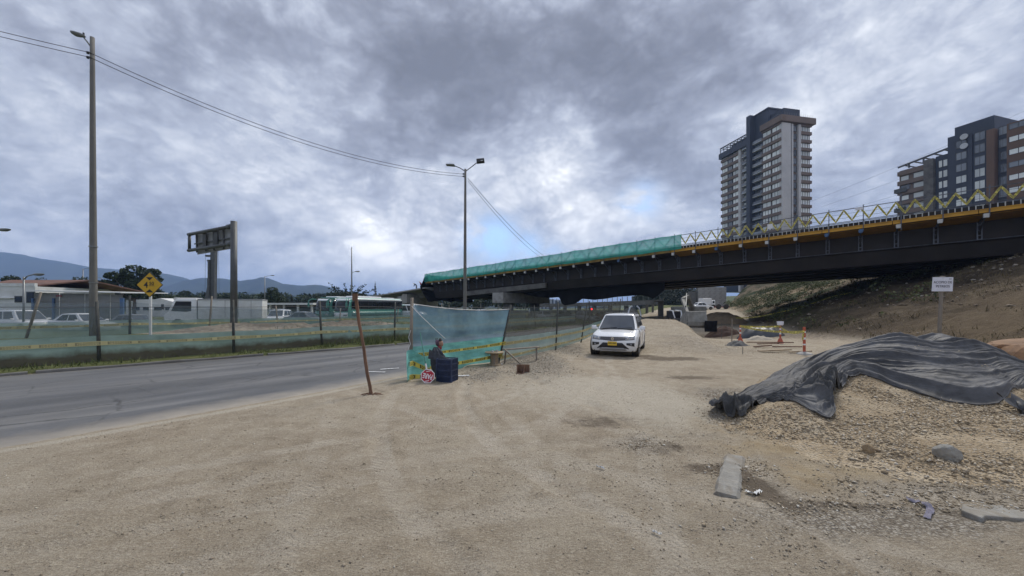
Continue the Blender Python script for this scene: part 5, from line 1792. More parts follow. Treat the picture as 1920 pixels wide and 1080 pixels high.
def spool():
    Y = 13.0
    x, y = (927 - 960) / F * Y, Y
    z = h_at(x, y)
    T = thing('cable_spool', 'small wooden cable spool standing on end as a table', 'cable spool', (x, y, z))
    T.scale = (1.12, 1.12, .86)
    mb = MB(); mb.lathe((0, 0, .50), [(.29, 0), (.30, .01), (.30, .035), (.29, .045)], 24); mb.build('table_top', 'wood_plank', T)
    mb = MB(); mb.lathe((0, 0, .0), [(.21, 0), (.22, .01), (.22, .035), (.21, .045)], 24); mb.build('base_disc', 'wood_plank', T)
    for k in range(16):
        a = 2 * PI * k / 16
        mb = MB(); mb.box((.12 * math.cos(a), .12 * math.sin(a), .272), (.02, .045, .455), rz=a); mb.build('stave', 'wood_plank' if k % 3 else 'wood_grey', T)
    for i, (dx, dy, m) in enumerate([(-.05, -.05, 'white_sign'), (.10, -.08, 'lamp_glass')]):
        mb = MB(); mb.lathe((x + dx, y + dy, z + .47), [(.03, 0), (.038, .07 if i else .045), (.034, .07 if i else .045), (.027, .008)], 12)
        tag(mb.build('cup', m, smooth=False), ('white foam cup on the wooden spool table', 'clear plastic cup on the wooden spool table')[i], 'cup')
    # bench plank on a trestle beside it
    T = thing('plank_bench', 'rough plank bench with a slanting leg beside the cable spool', 'bench', (x + .3, y + .35, z))
    mb = MB(); mb.bar((0, .0, .50), (1.35, .75, .52), .16, .04); mb.build('seat', 'wood_grey', T)
    mb = MB(); mb.bar((.05, -.08, .52), (.62, -.35, .04), .05, .05); mb.build('leg', 'wood_grey', T)
    mb = MB(); mb.bar((1.25, .7, .5), (1.25, .7, 0), .06, .06); mb.build('leg', 'wood_grey', T)
    mb = MB(); mb.bar((.1, .05, .5), (.05, .1, 0), .06, .06); mb.build('leg', 'wood_grey', T)
    # steel brackets on the gravel
    X, Yb = GX(981, 699)
    z = h_at(X, Yb)
    T = thing('steel_bracket', 'rusty steel angle bracket with gusset plates on the gravel', 'bracket', (X, Yb, z), R(-8))
    mb = MB(); mb.box((0, .05, .01), (.42, .24, .015)); mb.build('base_plate', 'wood_rust', T)
    mb = MB(); mb.box((-.02, .15, .14), (.40, .015, .26)); mb.build('back_plate', 'wood_rust', T)
    for xx in (-.19, .02):
        mb = MB(); mb.prism([(-.10, .02), (.145, .02), (.145, .27)], xx - .008, xx + .008, axis='x'); mb.build('gusset', 'wood_rust', T)
    for (pa, L, a, m, lab) in [((862, 706), .55, 12, 'white_dull', 'thin white board lying on the ground right of the crates'), ((938, 683), .16, 5, 'white_sign', 'white scrap of foam on the gravel beside the spool')]:
        X, Yb = GX(*pa); mb = MB(); mb.box((0, 0, .02), (L, .08, .025)); o = mb.build('board', m, loc=(X, Yb, h_at(X, Yb)), rot=(R(3), 0, R(a))); o.name = 'scrap_board'
        tag(o, lab, 'board')


spool()


# ------------------------------------------------------------------ street lamps and wires
def cobra_head(mb, o, d, L=.72, w=.26, m=None):
    """luminaire: o start point, d horizontal direction"""
    d = Vector(d).normalized(); sx = Vector((-d.y, d.x, 0)).normalized(); up = d.cross(sx); up = up if up.z > 0 else -up
    st = [(0, .05, .05, .04), (.12, .10, .08, .06), (.35, .20, .10, .10), (.65, .26, .08, .12), (.88, .20, .05, .08), (1, .06, .01, .02)]
    V = []; n = 10
    for (t, ww, hu, hd) in st:
        c = Vector(o) + d * (t * L)
        for k in range(n):
            a = 2 * PI * k / n
            V.append(c + sx * (math.cos(a) * ww * w / .52) + up * (math.sin(a) * (hu if math.sin(a) > 0 else hd)))
    Fc = [tuple(range(n)), tuple(range((len(st) - 1) * n, len(st) * n))] + [(i * n + k, i * n + (k + 1) % n, (i + 1) * n + (k + 1) % n, (i + 1) * n + k) for i in range(len(st) - 1) for k in range(n)]
    mb.add(V, Fc)


def lamp_left():
    Y = 17.5; x = (175.5 - 960) / F * Y
    z = h_at(x, Y)
    zt = EYE + (HZ - 70) / F * Y - z
    T = thing('street_lamp', 'tall concrete street lamp pole on the left with a single bowl lantern', 'street lamp', (x, Y, z))
    mb = MB(); n = 10
    mb.tube([(-.06 * (i / n), 0, zt * i / n - (.3 if i == 0 else 0)) for i in range(n + 1)], [.15 - .066 * i / n for i in range(n + 1)], 12)
    mb.build('pole', 'pole_concrete', T, smooth=True)
    xt = -.06
    mb = MB(); mb.tube([(xt, 0, zt - .55), (xt - .22, -.02, zt - .22), (xt - .36, -.03, zt - .05)], .030, 7); mb.build('arm', 'lamp_grey', T, smooth=True)
    mb = MB(); cobra_head(mb, (xt - .30, -.03, zt + .0), (-1, -.15, .30), .62, .30); hd = mb.build('lantern', 'lamp_grey', T, smooth=True)
    mb = MB(); mb.tube([(xt - .38, -.03, zt + .06), (xt - .38, -.03, zt + .19)], .035, 7); mb.build('photocell', 'lamp_black', hd)
    for z_ in (zt - .80, zt - 1.02):
        mb = MB(); mb.tube([(xt, -.08, z_), (xt, -.16, z_)], .03, 6); mb.lathe((xt - .1, -.10, z_), [(.05, -.05), (.05, .05)], 8); mb.build('insulator', 'lamp_black', T)
    for z_ in (zt * .3, zt * .18):
        mb = MB(); mb.lathe((-.06 * z_ / zt, 0, z_), [(.158, -.02), (.158, .02)], 14); mb.build('pole_band', 'steel_grey', T)
    return Vector((x + xt, Y - .12, z + zt - .80)), Vector((x + xt, Y - .12, z + zt - 1.02))


def lamp_mid():
    Y = 31.0; x = (871.5 - 960) / F * Y
    z = h_at(x, Y); zt = EYE + (HZ - 317) / F * Y - z
    T = thing('street_lamp', 'slim street lamp pole in the centre with two arms and lanterns', 'street lamp', (x, Y, z))
    mb = MB(); n = 10
    mb.tube([(.05 * (i / n), 0, zt * i / n - (.3 if i == 0 else 0)) for i in range(n + 1)], [.155 - .065 * i / n for i in range(n + 1)], 10)
    mb.build('pole', 'pole_concrete', T, smooth=True)
    xt = .05
    mb = MB(); mb.tube([(xt, 0, zt - .2), (xt - .45, -.02, zt + .08), (xt - .95, -.03, zt + .28)], .035, 6); mb.build('arm', 'lamp_black', T)
    mb = MB(); mb.tube([(xt, 0, zt - .2), (xt + .45, -.02, zt + .12), (xt + .95, -.1, zt + .48)], .035, 6); mb.build('arm', 'lamp_black', T)
    mb = MB(); mb.box((xt - 1.05 + .16 - .35, -.05, zt + .30), (.72, .34, .10), ry=R(5)); mb.box((xt - 1.15, -.05, zt + .35), (.45, .25, .08), ry=R(5)); mb.build('lantern', 'lamp_grey', T, bevel=.02)
    mb = MB(); mb.box((xt + 1.28, -.15, zt + .62), (.66, .26, .36), rx=R(-20), ry=R(-6)); l2 = mb.build('lantern', 'lamp_black', T, bevel=.04)
    mb = MB(); mb.box((xt + 1.40, -.30, zt + .60), (.18, .03, .07), rx=R(-20), ry=R(-6)); mb.build('lens', 'lamp_glass', l2)
    for z_ in (zt - .42, zt - .62):
        mb = MB(); mb.lathe((xt - .16, -.02, z_), [(.07, -.05), (.07, .05)], 8); mb.build('insulator', 'lamp_black', T)
    return Vector((x + xt - .2, Y - .02, z + zt - .42)), Vector((x + xt - .2, Y - .02, z + zt - .62))


def wire(a, b, sag, r, label, n=40):
    mb = MB()
    a = Vector(a); b = Vector(b)
    pts = [(a.lerp(b, i / n) - Vector((0, 0, sag * 4 * (i / n) * (1 - i / n)))) for i in range(n + 1)]
    c = pts[0].copy()
    mb.tube([p - c for p in pts], r, 5)
    o = mb.build('overhead_wire', 'wire', loc=c, smooth=True)
    return tag(o, label, 'wire', 'overhead wires')


wa, wb = lamp_left()
ma, mb_ = lamp_mid()
wire(wa, ma, 1.15, .016, 'upper overhead wire running between the tall left lamp and the centre lamp')
wire(wb, mb_, 1.15, .016, 'lower overhead wire running between the tall left lamp and the centre lamp')
wire((-36, 4.5, wa.z + .3), wa, .55, .014, 'upper overhead wire leaving the tall left lamp towards the left edge')
wire((-36, 4.5, wb.z + .3), wb, .55, .014, 'lower overhead wire leaving the tall left lamp towards the left edge')
wire(ma + Vector((.4, 0, -.35)), (7.5, 62.0, 9.4), .9, .020, 'upper drooping wire from the centre lamp down behind the viaduct')
wire(mb_ + Vector((.4, 0, -.35)), (7.3, 62.0, 9.2), 1.15, .018, 'lower drooping wire from the centre lamp down behind the viaduct')
for i, (pa, pb) in enumerate([((1500, 385), (2050, 148)), ((1540, 388), (2050, 185)), ((1560, 400), (2050, 240))]):
    a = PX(*pa, 118); b = PX(*pb, 84)
    wire(a, b, 1.0, .022, 'thin distant wire crossing the sky between the two apartment towers, %s of three' % ('uppermost', 'middle', 'lowest')[i])


def far_lamp(px, py_top, Y, label, side=1, arm=1.5, r=.07, extra=0.0):
    x = (px - 960) / F * Y; z = h_at(x, Y); zt = EYE + (HZ - py_top) / F * Y - z
    T = thing('street_lamp', label, 'street lamp', (x, Y, z), 0, 'distant street lamps')
    mb = MB(); mb.tube([(0, 0, -.2), (0, 0, zt + extra)], [r * 1.3, r * .8], 7); mb.build('pole', 'steel_grey', T, smooth=True)
    mb = MB(); mb.tube([(0, 0, zt - .2), (side * arm * .4, 0, zt + .05), (side * arm, 0, zt + .15)], .04, 5); mb.build('arm', 'steel_grey', T)
    mb = MB(); cobra_head(mb, (side * arm, 0, zt + .15), (side, 0, .05), .8, .22); mb.build('lantern', 'lamp_grey', T, smooth=True)


far_lamp(44.5, 519, 26, 'lamp post with a long arm to the right above the white house', 1, .65, .06)
far_lamp(155.5, 504, 75, 'slim lamp post just left of the tall left pole', 1, 1.2, .09)
far_lamp(190.5, 521, 85, 'low lamp post with its arm to the left beside the tall left pole', -1, .9, .08)
far_lamp(496.5, 518, 80, 'lamp post before the blue hills between the truck and the buses', 1, 1.3, .09)
far_lamp(659.5, 511, 60, 'thin tall mast with a short lamp arm above the buses', 1, .55, .11, 4.1)
far_lamp(-16, 436, 22, 'lamp whose lantern just enters the frame at the left edge', 1, .35, .06)


# ------------------------------------------------------------------ overhead sign gantry seen from behind
def gantry():
    Y = 22.0; x = (438.5 - 960) / F * Y; z = h_at(x, Y)
    zt = EYE + (HZ - 415) / F * Y - z
    T = thing('sign_gantry', 'dark steel cantilever gantry holding the back of a road sign', 'sign gantry', (x, Y, z))
    mb = MB(); mb.tube([(0, 0, -.3), (0, 0, zt)], [.19, .175], 10); mb.build('post', 'steel_dark', T, smooth=True)
    dirv = Vector((-4.5, 2.2, 0)); e = dirv.normalized(); L = 5.25
    for dz in (-.28, -1.33):
        mb = MB(); mb.tube([e * .1 + Vector((0, 0, zt + dz)), e * (L) + Vector((0, 0, zt + dz - .05))], .105, 10); mb.tube([e * .14 + Vector((0, 0, zt + dz)), e * .62 + Vector((0, 0, zt + dz))], .15, 10)
        mb.build('arm', 'steel_dark', T, smooth=True)
    mb = MB(); mb.tube([e * (L - .12) + Vector((0, 0, zt - .3)), e * (L - .12) + Vector((0, 0, zt - 1.35))], .085, 8); mb.build('end_strut', 'steel_dark', T, smooth=True)
    nrm = Vector((-e.y, e.x, 0))
    if nrm.y < 0: nrm = -nrm
    P0 = e * .62; P1 = e * (L - .32)
    def at(u, dz, off): return P0.lerp(P1, u) + Vector((0, 0, zt + dz)) + nrm * off
    mb = MB(); th = .04
    A = [at(0, -.18, .30), at(1, -.24, .30), at(1, -1.62, .34), at(0, -1.5, .34)]
    Bq = [p + nrm * th for p in A]
    mb.add(A + Bq, [(0, 1, 2, 3), (7, 6, 5, 4), (0, 4, 5, 1), (1, 5, 6, 2), (2, 6, 7, 3), (3, 7, 4, 0)])
    pan = mb.build('sign_panel', 'sign_back', T)
    for u in (.02, .24, .5, .72, .98):
        mb = MB(); mb.bar(at(u, -.2, .25), at(u, -1.5, .28), .07, .07); mb.build('stiffener', 'steel_dark', T)
    mb = MB(); mb.bar(at(-.0, -.88, .24), at(1.03, -.93, .24), .05, .06); mb.build('stiffener', 'steel_dark', T)
    for u in (.37, .68):
        mb = MB(); mb.bar(at(u, -.28, .14), at(u, -1.33, .14), .22, .10); mb.build('hanger', 'steel_dark', T)


gantry()


def clearance_sign():
    Y = 16.0; x = (281 - 960) / F * Y; z = h_at(x, Y)
    T = thing('height_sign', 'yellow diamond clearance sign reading 4 50 on a white post', 'sign', (x, Y, z), R(3))
    zc = EYE + (HZ - 534) / F * Y - z
    mb = MB(); mb.bar((0, .03, -.2), (0, .03, zc), .085, .06); mb.build('post', 'wall_white', T)
    h = .545
    mb = MB(); mb.prism([(0, -h), (h, 0), (0, h), (-h, 0)], -.012, .012); pl = mb.build('face', 'black_ink', T, loc=(0, 0, zc))
    q = h * .955
    mb = MB(); mb.prism([(0, -q), (q, 0), (0, q), (-q, 0)], -.016, -.013); mb.build('yellow_field', 'sign_yellow', pl)
    text('4', .36, 'black_ink', pl, (-.15, -.018, -.02), bold=.006)
    text('50', .20, 'black_ink', pl, (.085, -.018, .05), bold=.004)
    mb = MB(); mb.box((.085, -.018, -.045), (.24, .003, .018)); mb.build('underline', 'black_ink', pl)
    mb = MB(); mb.prism([(-.15, .33), (.15, .33), (0, .19)], -.020, -.017); mb.build('triangle', 'black_ink', pl)
    mb = MB(); mb.prism([(-.16, -.33), (.16, -.33), (0, -.19)], -.020, -.017); mb.build('triangle', 'black_ink', pl)


clearance_sign()


# ------------------------------------------------------------------ drilling rig mast
def rig():
    Y = 62.0; x = (397 - 960) / F * Y; z = h_at(x, Y)
    T = thing('drilling_rig', 'tall dark piling rig mast rising behind the white box truck', 'drilling rig', (x, Y, z))
    zt = EYE + (HZ - 462) / F * Y - z
    k = Y / F
    mb = MB(); mb.bar((2.0 * k, 0, 0), (4.5 * k, 0, zt), .75, .6); mb.build('mast', 'steel_dark', T)
    mb = MB(); mb.tube([(-2 * k, -.4, 1), (-1.5 * k, -.4, zt - 2.3)], .18, 8); mb.tube([(-4 * k, -.4, 1), (-3.5 * k, -.4, zt * .55)], .1, 8); mb.build('kelly_bar', 'steel_dark', T)
    mb = MB(); mb.box((-4 * k, 0, zt - 1.6), (1.1, .5, .3)); mb.box((-3 * k, 0, zt - 2.4), (.7, .5, .25)); mb.box((1.5 * k, 0, zt - .2), (1.6, .5, .3)); mb.build('sheave', 'steel_dark', T)
    for dx, t_ in ((-11, .3), (11, .7), (16, .6)):
        mb = MB(); mb.tube([(dx * k, -.2, 1.5), (dx * k * .9, -.2, zt - .3)], .022, 4); mb.build('cable', 'wire', T)
    mb = MB(); mb.bar((-14 * k, 0, 1), (-4 * k, 0, 5.5), .4, .4); mb.build('back_strut', 'steel_dark', T)
    mb = MB(); mb.box((-1.2, .5, 1.2), (4.5, 2.6, 2.2)); mb.build('cab', 'machine_grey', T, bevel=.1)


rig()


# ------------------------------------------------------------------ vehicles
def unit_box_grid(nu, nv, nw):
    """points (u,v,w) in [-1,1]x[0,1]x[0,1] on the 5 or 6 faces of a box, welded, quads"""
    idx = {}; P = []; Fq = []
    def gid(a, b, c):
        k = (a, b, c)
        if k not in idx:
            idx[k] = len(P); P.append((a / nu * 2 - 1, b / nv, c / nw))
        return idx[k]
    for a in (0, nu):
        for b in range(nv):
            for c in range(nw):
                q = (gid(a, b, c), gid(a, b + 1, c), gid(a, b + 1, c + 1), gid(a, b, c + 1)); Fq.append(q if a else q[::-1])
    for b in (0, nv):
        for a in range(nu):
            for c in range(nw):
                q = (gid(a, b, c), gid(a + 1, b, c), gid(a + 1, b, c + 1), gid(a, b, c + 1)); Fq.append(q if not b else q[::-1])
    for c in (0, nw):
        for a in range(nu):
            for b in range(nv):
                q = (gid(a, b, c), gid(a + 1, b, c), gid(a + 1, b + 1, c), gid(a, b + 1, c)); Fq.append(q if c else q[::-1])
    return np.array(P), np.array(Fq)


class CarShape:
    """front faces -Y. profile curves give the body; everything else is laid on it"""
    def __init__(s, L, W, zb, top, hw, yf, yr, yw, R_, zroof, gh):
        s.L, s.W, s.zb, s.top, s.hwc, s.yfc, s.yrc, s.yw, s.R, s.zroof, s.gh = L, W, zb, top, hw, yf, yr, yw, R_, zroof, gh

    def hw(s, y, z):
        y = np.asarray(y, float); z = np.asarray(z, float)
        a = np.interp(y, *zip(*s.hwc))
        zt = np.interp(y, *zip(*s.top))
        t = np.clip((z - s.zb) / np.maximum(zt - s.zb, .1), 0, 1)
        return a * (1 - .05 * (1 - t / .25) ** 2 * (t < .25) - .10 * np.clip((t - .82) / .18, 0, 1) ** 2 - .012 * np.abs(t - .5))

    def yf(s, x, z):
        return np.interp(z, *zip(*s.yfc)) + s.yfc_curve * np.abs(np.asarray(x) / (s.W / 2)) ** 3.0

    def yr(s, x, z):
        return np.interp(z, *zip(*s.yrc)) - s.yfc_curve * .6 * np.abs(np.asarray(x) / (s.W / 2)) ** 3.0
    yfc_curve = .22

    def body(s, nu=20, nv=72, nw=14):
        P, Fq = unit_box_grid(nu, nv, nw)
        u, v, w = P.T
        y0 = -s.L / 2 + v * s.L
        zt = np.interp(y0, *zip(*s.top)) + .03 * (1 - u ** 2)
        z = s.zb + w * (zt - s.zb)
        x = u * s.hw(y0, z)
        y = s.yf(x, z) * (1 - v) + s.yr(x, z) * v
        # wheel arches
        side = np.abs(u) > .80
        arch = np.full(len(P), -9.0)
        for yw in s.yw:
            q = (s.R * 1.22) ** 2 - (y - yw) ** 2
            arch = np.where(q > 0, np.maximum(arch, s.R + np.sqrt(np.maximum(q, 0)) - .0), arch)
        z2 = np.where(side & (z < arch), np.minimum(arch, zt - .1), z)
        fl = np.zeros(len(P))
        for yw in s.yw:
            r = np.hypot(y - yw, z2 - s.R)
            fl = np.maximum(fl, np.exp(-((r - s.R * 1.24) / .055) ** 2))
        x = x + np.sign(u) * (np.abs(u) > .99) * .022 * fl
        return np.stack([x, y, z2], -1), Fq

    def patch_front(s, poly_lo, poly_hi, x0, x1, off, n=14, k=5):
        xs = np.linspace(x0, x1, n)
        V = []
        for x in xs:
            a = np.interp(x, *zip(*poly_lo)); b = np.interp(x, *zip(*poly_hi))
            for j in range(k):
                z = a + (b - a) * j / (k - 1)
                V.append((x, float(s.yf(x, z)) - off, z))
        return np.array(V), grid_faces(n, k)

    def patch_side(s, ys, zlo, zhi, off, side, k=4):
        V = []
        for y, a, b in zip(ys, zlo, zhi):
            for j in range(k):
                z = a + (b - a) * j / (k - 1)
                V.append((side * (float(s.hw(y, z)) + off), y, z))
        return np.array(V), grid_faces(len(ys), k)


def solid(o, t, off=-1):
    m = o.modifiers.new('thick', 'SOLIDIFY'); m.thickness = t; m.offset = off
    return o


def wheel(T, x, y, R_, w=.235, side=1, n=28, spokes=5):
    mb = MB()
    pr = [(R_ * .62, -w / 2), (R_ * .93, -w / 2), (R_, -w / 2 + .03), (R_, w / 2 - .03), (R_ * .93, w / 2), (R_ * .62, w / 2)]
    mb.lathe((x, y, R_), pr, n, axis='x')
    o = mb.build('wheel', 'tyre', T, smooth=False)
    mb = MB(); xs = x + side * (w / 2 - .035)
    mb.lathe((xs, y, R_), [(R_ * .60, -.02), (R_ * .66, 0), (R_ * .66, .025), (R_ * .60, .03), (R_ * .58, 0)], n, axis='x')
    for k in range(spokes):
        a = 2 * PI * k / spokes + .3
        mb.bar((xs + side * .012, y, R_), (xs + side * .02, y + math.cos(a) * R_ * .62, R_ + math.sin(a) * R_ * .62), .06, .03)
    mb.lathe((xs, y, R_), [(.06, -.0), (.06, side * .035)], 12, axis='x')
    mb.build('rim', 'rim', o)
    return o


def greenhouse(T, G, paint, glass='glass_dark', wglass='glass_windscreen', doors=True, pillars=(.02,)):
    """G: base (y0,y1,z,hw) and roof (y0,y1,z,hw)"""
    yb0, yb1, zb, hb = G['b']; yr0, yr1, zr, hr = G['r']
    # shell with soft crown
    nu, nv = 14, 16
    def pt(u, v, w):
        # u -1..1 across, v 0..1 length, w 0..1 height
        ww = w ** .92
        y0 = yb0 + (yr0 - yb0) * ww; y1 = yb1 + (yr1 - yb1) * ww
        h = hb + (hr - hb) * ww ** 1.25
        y = y0 + (y1 - y0) * v
        y += .06 * (u * u) * (1 - v) * 1.0 - .04 * (u * u) * v
        z = zb + (zr - zb) * w + (.035 * (1 - u * u) + .03 * math.sin(PI * v)) * (w > .999)
        return (u * h, y, z)
    P, Fq = unit_box_grid(nu, nv, 8)
    V = np.array([pt(*p) for p in P])
    np_mesh('roof_shell', V, Fq, paint, T, smooth=True).modifiers.new('s', 'SUBSURF').levels = 1
    def quad(name, f, m, a0, a1, b0, b1, na=8, nb=6, off=.012):
        V = []
        for i in range(na):
            for j in range(nb):
                a = a0 + (a1 - a0) * i / (na - 1); b = b0 + (b1 - b0) * j / (nb - 1)
                V.append(f(a, b, off))
        return np_mesh(name, np.array(V), grid_faces(na, nb), m, T, smooth=True)
    quad('windscreen', lambda a, b, o: tuple(Vector(pt(a, 0, b)) + Vector((0, -o, o * .6))), wglass, -.90, .90, .06, .93, 12, 6)
    quad('rear_window', lambda a, b, o: tuple(Vector(pt(a, 1, b)) + Vector((0, o, o * .4))), glass, -.84, .84, .25, .90, 10, 6)
    for s in (-1, 1):
        for (v0, v1, b0, b1) in G['side']:
            V = []
            na, nb = 8, 5
            for i in range(na):
                for j in range(nb):
                    b = b0 + (b1 - b0) * j / (nb - 1)
                    v = v0 + (v1 - v0) * i / (na - 1)
                    V.append(tuple(Vector(pt(s, v, b)) + Vector((s * .010, 0, 0))))
            np_mesh('side_window', np.array(V), grid_faces(na, nb), glass, T, smooth=True)
    return pt


def suv():
    S_ = CarShape(4.30, 1.81, .24,
                  [(-2.15, .80), (-2.05, .86), (-1.9, .93), (-1.4, .985), (-.95, 1.03), (0, 1.04), (1.6, 1.07), (2.1, 1.06), (2.15, 1.04)],
                  [(-2.15, .84), (-1.9, .885), (-1.3, .905), (1.4, .905), (1.95, .88), (2.15, .83)],
                  [(.20, -2.02), (.34, -2.10), (.46, -2.15), (.62, -2.15), (.70, -2.11), (.80, -2.06), (.88, -1.98), (1.1, -1.9)],
                  [(.20, 2.02), (.4, 2.12), (.7, 2.12), (1.0, 2.06), (1.1, 2.02)],
                  (-1.32, 1.32), .36, 1.69, None)
    yaw = R(-24)
    # front right wheel (image right) contact about px 1184, 669
    T = thing('car', 'white compact off-roader with yellow number plate parked facing the camera', 'car', (4.93, 16.85, 0), yaw)
    T.scale = (1.04, 1.04, 1.04)
    # sit on the terrain
    T.location.z = h_at(4.93, 16.85) - .02
    V, Fq = S_.body()
    np_mesh('body', V, Fq, 'white_paint', T, smooth=True)
    mb = MB(); mb.box((0, 0, .36), (1.5, 3.9, .22)); mb.build('underbody', 'black_plastic', T)
    G = dict(b=(-1.02, 2.02, 1.02, .80), r=(-.28, 1.86, 1.63, .615), side=[(.10, .42, .12, .86), (.46, .72, .12, .86), (.76, .93, .16, .84)])
    greenhouse(T, G, 'white_paint')
    # cowl and wipers
    mb = MB(); mb.box((0, -1.0, 1.045), (1.36, .12, .02)); mb.build('cowl', 'black_plastic', T)
    for a, b_ in (((-.55, -1.06, 1.07), (.0, -.93, 1.11)), ((.05, -1.06, 1.07), (.60, -.93, 1.11))):
        mb = MB(); mb.tube([a, b_], .012, 5); mb.build('wiper', 'black_plastic', T)
    # roof rails
    for s in (-1, 1):
        mb = MB(); mb.tube([(s * .60, -.15, 1.63), (s * .60, -.05, 1.70), (s * .60, 1.6, 1.71), (s * .60, 1.75, 1.64)], .018, 6); mb.build('roof_rail', 'black_plastic', T)
    # grille with bars and badge
    V, Fq = S_.patch_front([(-.5, .685), (0, .655), (.5, .685)], [(-.5, .80), (0, .80), (.5, .80)], -.47, .47, .012)
    g = solid(np_mesh('grille', V, Fq, 'black_plastic', T, smooth=True), .02)
    for z in (.70, .745):
        V, Fq = S_.patch_front([(-.5, z), (.5, z)], [(-.5, z + .010), (.5, z + .010)], -.46, .46, .028, 14, 3)
        solid(np_mesh('grille_bar', V, Fq, 'silver_plastic', g, smooth=True), .012)
    # angular badge built from two chevron strokes
    mb = MB(); yb = float(S_.yf(0, .73)) - .045; zc = .735; k = .068
    mb.prism([(k, zc + .2 * k), (0, zc + k), (-k, zc + .3 * k), (-k * .2, zc - .35 * k), (-k * .05, zc - .12 * k), (-.42 * k, zc + .22 * k), (0, zc + .52 * k), (.45 * k, zc + .1 * k)], yb - .01, yb)
    mb.prism([(-k, zc - .2 * k), (0, zc - k), (k, zc - .3 * k), (k * .2, zc + .35 * k), (k * .05, zc + .12 * k), (.42 * k, zc - .22 * k), (0, zc - .52 * k), (-.45 * k, zc - .1 * k)], yb - .01, yb)
    mb.build('badge', 'chrome', g)
    # headlights
    for s in (-1, 1):
        xs = sorted((s * .47, s * .80))
        lo = [(min(s * .47, s * .80), .675 if s > 0 else .70), (max(s * .47, s * .80), .70 if s > 0 else .675)]
        hi = [(min(s * .47, s * .80), .80 if s > 0 else .86), (max(s * .47, s * .80), .86 if s > 0 else .80)]
        V, Fq = S_.patch_front(lo, hi, xs[0], xs[1], .014, 12, 5)
        h = solid(np_mesh('headlight', V, Fq, 'headlight', T, smooth=True), .02)
        for xx in (.56, .70):
            z = .755; mb = MB(); y = float(S_.yf(s * xx, z)) - .022
            mb.lathe((s * xx, y, z), [(.045, 0), (.038, -.012), (.02, -.016)], 12, axis='y'); mb.build('lamp', 'chrome', h, smooth=True)
    # lower intake, skid plate, fog lamps
    V, Fq = S_.patch_front([(-.62, .33), (-.5, .36), (.5, .36), (.62, .33)], [(-.62, .34), (-.36, .58), (.36, .58), (.62, .34)], -.60, .60, .010, 26, 5)
    solid(np_mesh('lower_intake', V, Fq, 'black_plastic', T, smooth=True), .02)
    V, Fq = S_.patch_front([(-.52, .29), (0, .27), (.52, .29)], [(-.52, .32), (-.40, .385), (.40, .385), (.52, .32)], -.52, .52, .020, 18, 4)
    solid(np_mesh('skid_plate', V, Fq, 'silver_plastic', T, smooth=True), .025)
    for s in (-1, 1):
        a, b_ = (s * .52, s * .80)
        V, Fq = S_.patch_front([(min(a, b_), .50 if s > 0 else .44), (max(a, b_), .44 if s > 0 else .50)], [(min(a, b_), .58), (max(a, b_), .58)], min(a, b_), max(a, b_), .010, 8, 4)
        V[:, 2] = np.where(np.abs(V[:, 0]) < .6, V[:, 2], V[:, 2])
        f = solid(np_mesh('fog_recess', V, Fq, 'black_plastic', T, smooth=True), .02)
        mb = MB(); z = .515; y = float(S_.yf(s * .68, z)) - .016; mb.lathe((s * .68, y, z), [(.035, 0), (.03, -.01)], 12, axis='y'); mb.build('fog_lamp', 'headlight', f)
    mb = MB(); mb.box((0, -2.185, .555), (.34, .014, .155)); pl = mb.build('number_plate', 'plate_yellow', T, bevel=.004)
    for k_, ch in enumerate((-.125, -.082, -.039, .028, .071, .114)):
        mb = MB(); mb.box((ch, -2.1935, .562), (.026, .002, .062)); mb.box((ch, -2.195, .562), (.012, .002, .022)); mb.build('plate_digit', 'black_ink', pl)
    # bonnet gap, door gaps, handles, sill
    for s in (-1, 1):
        for y in (-.80, .22, 1.12):
            V, Fq = S_.patch_side([y - .006, y + .006], [.33] * 2 if y < 1 else [.75] * 2, [1.0] * 2, .004, s, 8)
            solid(np_mesh('door_gap', V, Fq, 'black_plastic', T, smooth=True), .004)
        for y in (.02, .98):
            mb = MB(); mb.box((s * (.905 + .012), y, .90), (.03, .16, .03)); mb.build('door_handle', 'white_paint', T, bevel=.008)
        V, Fq = S_.patch_side(np.linspace(-.86, .86, 10), [.27] * 10, [.35] * 10, .012, s, 3)
        solid(np_mesh('sill', V, Fq, 'silver_plastic', T, smooth=True), .02)
        # mirror
        mb = MB(); P_, F_ = unit_box_grid(4, 4, 4)
        mb.box((s * .99, -.72, 1.10), (.20, .13, .155)); mb.bar((s * .82, -.72, 1.05), (s * .95, -.72, 1.06), .06, .05)
        m_ = mb.build('mirror', 'white_paint', T, smooth=True); bv = m_.modifiers.new('b', 'BEVEL'); bv.width = .035; bv.segments = 3
        mb = MB(); mb.box((s * .99, -.65, 1.10), (.16, .012, .12)); mb.build('mirror_glass', 'glass_dark', m_)
        # indicator bulge and rear lamp
        V, Fq = S_.patch_side(np.linspace(1.9, 2.06, 4), [.70] * 4, [1.02] * 4, .010, s, 4)
        solid(np_mesh('tail_light', V, Fq, 'tail_red', T, smooth=True), .015)
        for yw in S_.yw:
            # dark arch lining
            mb = MB(); mb.lathe((s * .80, yw, .36), [(.43, -.14), (.43, .05)], 24, axis='x'); mb.build('arch_lining', 'black_plastic', T)
            wheel(T, s * .79, yw, .355, .235, s)
    # spare wheel cover
    mb = MB(); mb.lathe((0, 2.1, .78), [(.33, 0), (.36, .05), (.36, .2), (.3, .24), (.05, .25)], 24, axis='y'); mb.build('spare_wheel_cover', 'white_paint', T, smooth=True)


suv()


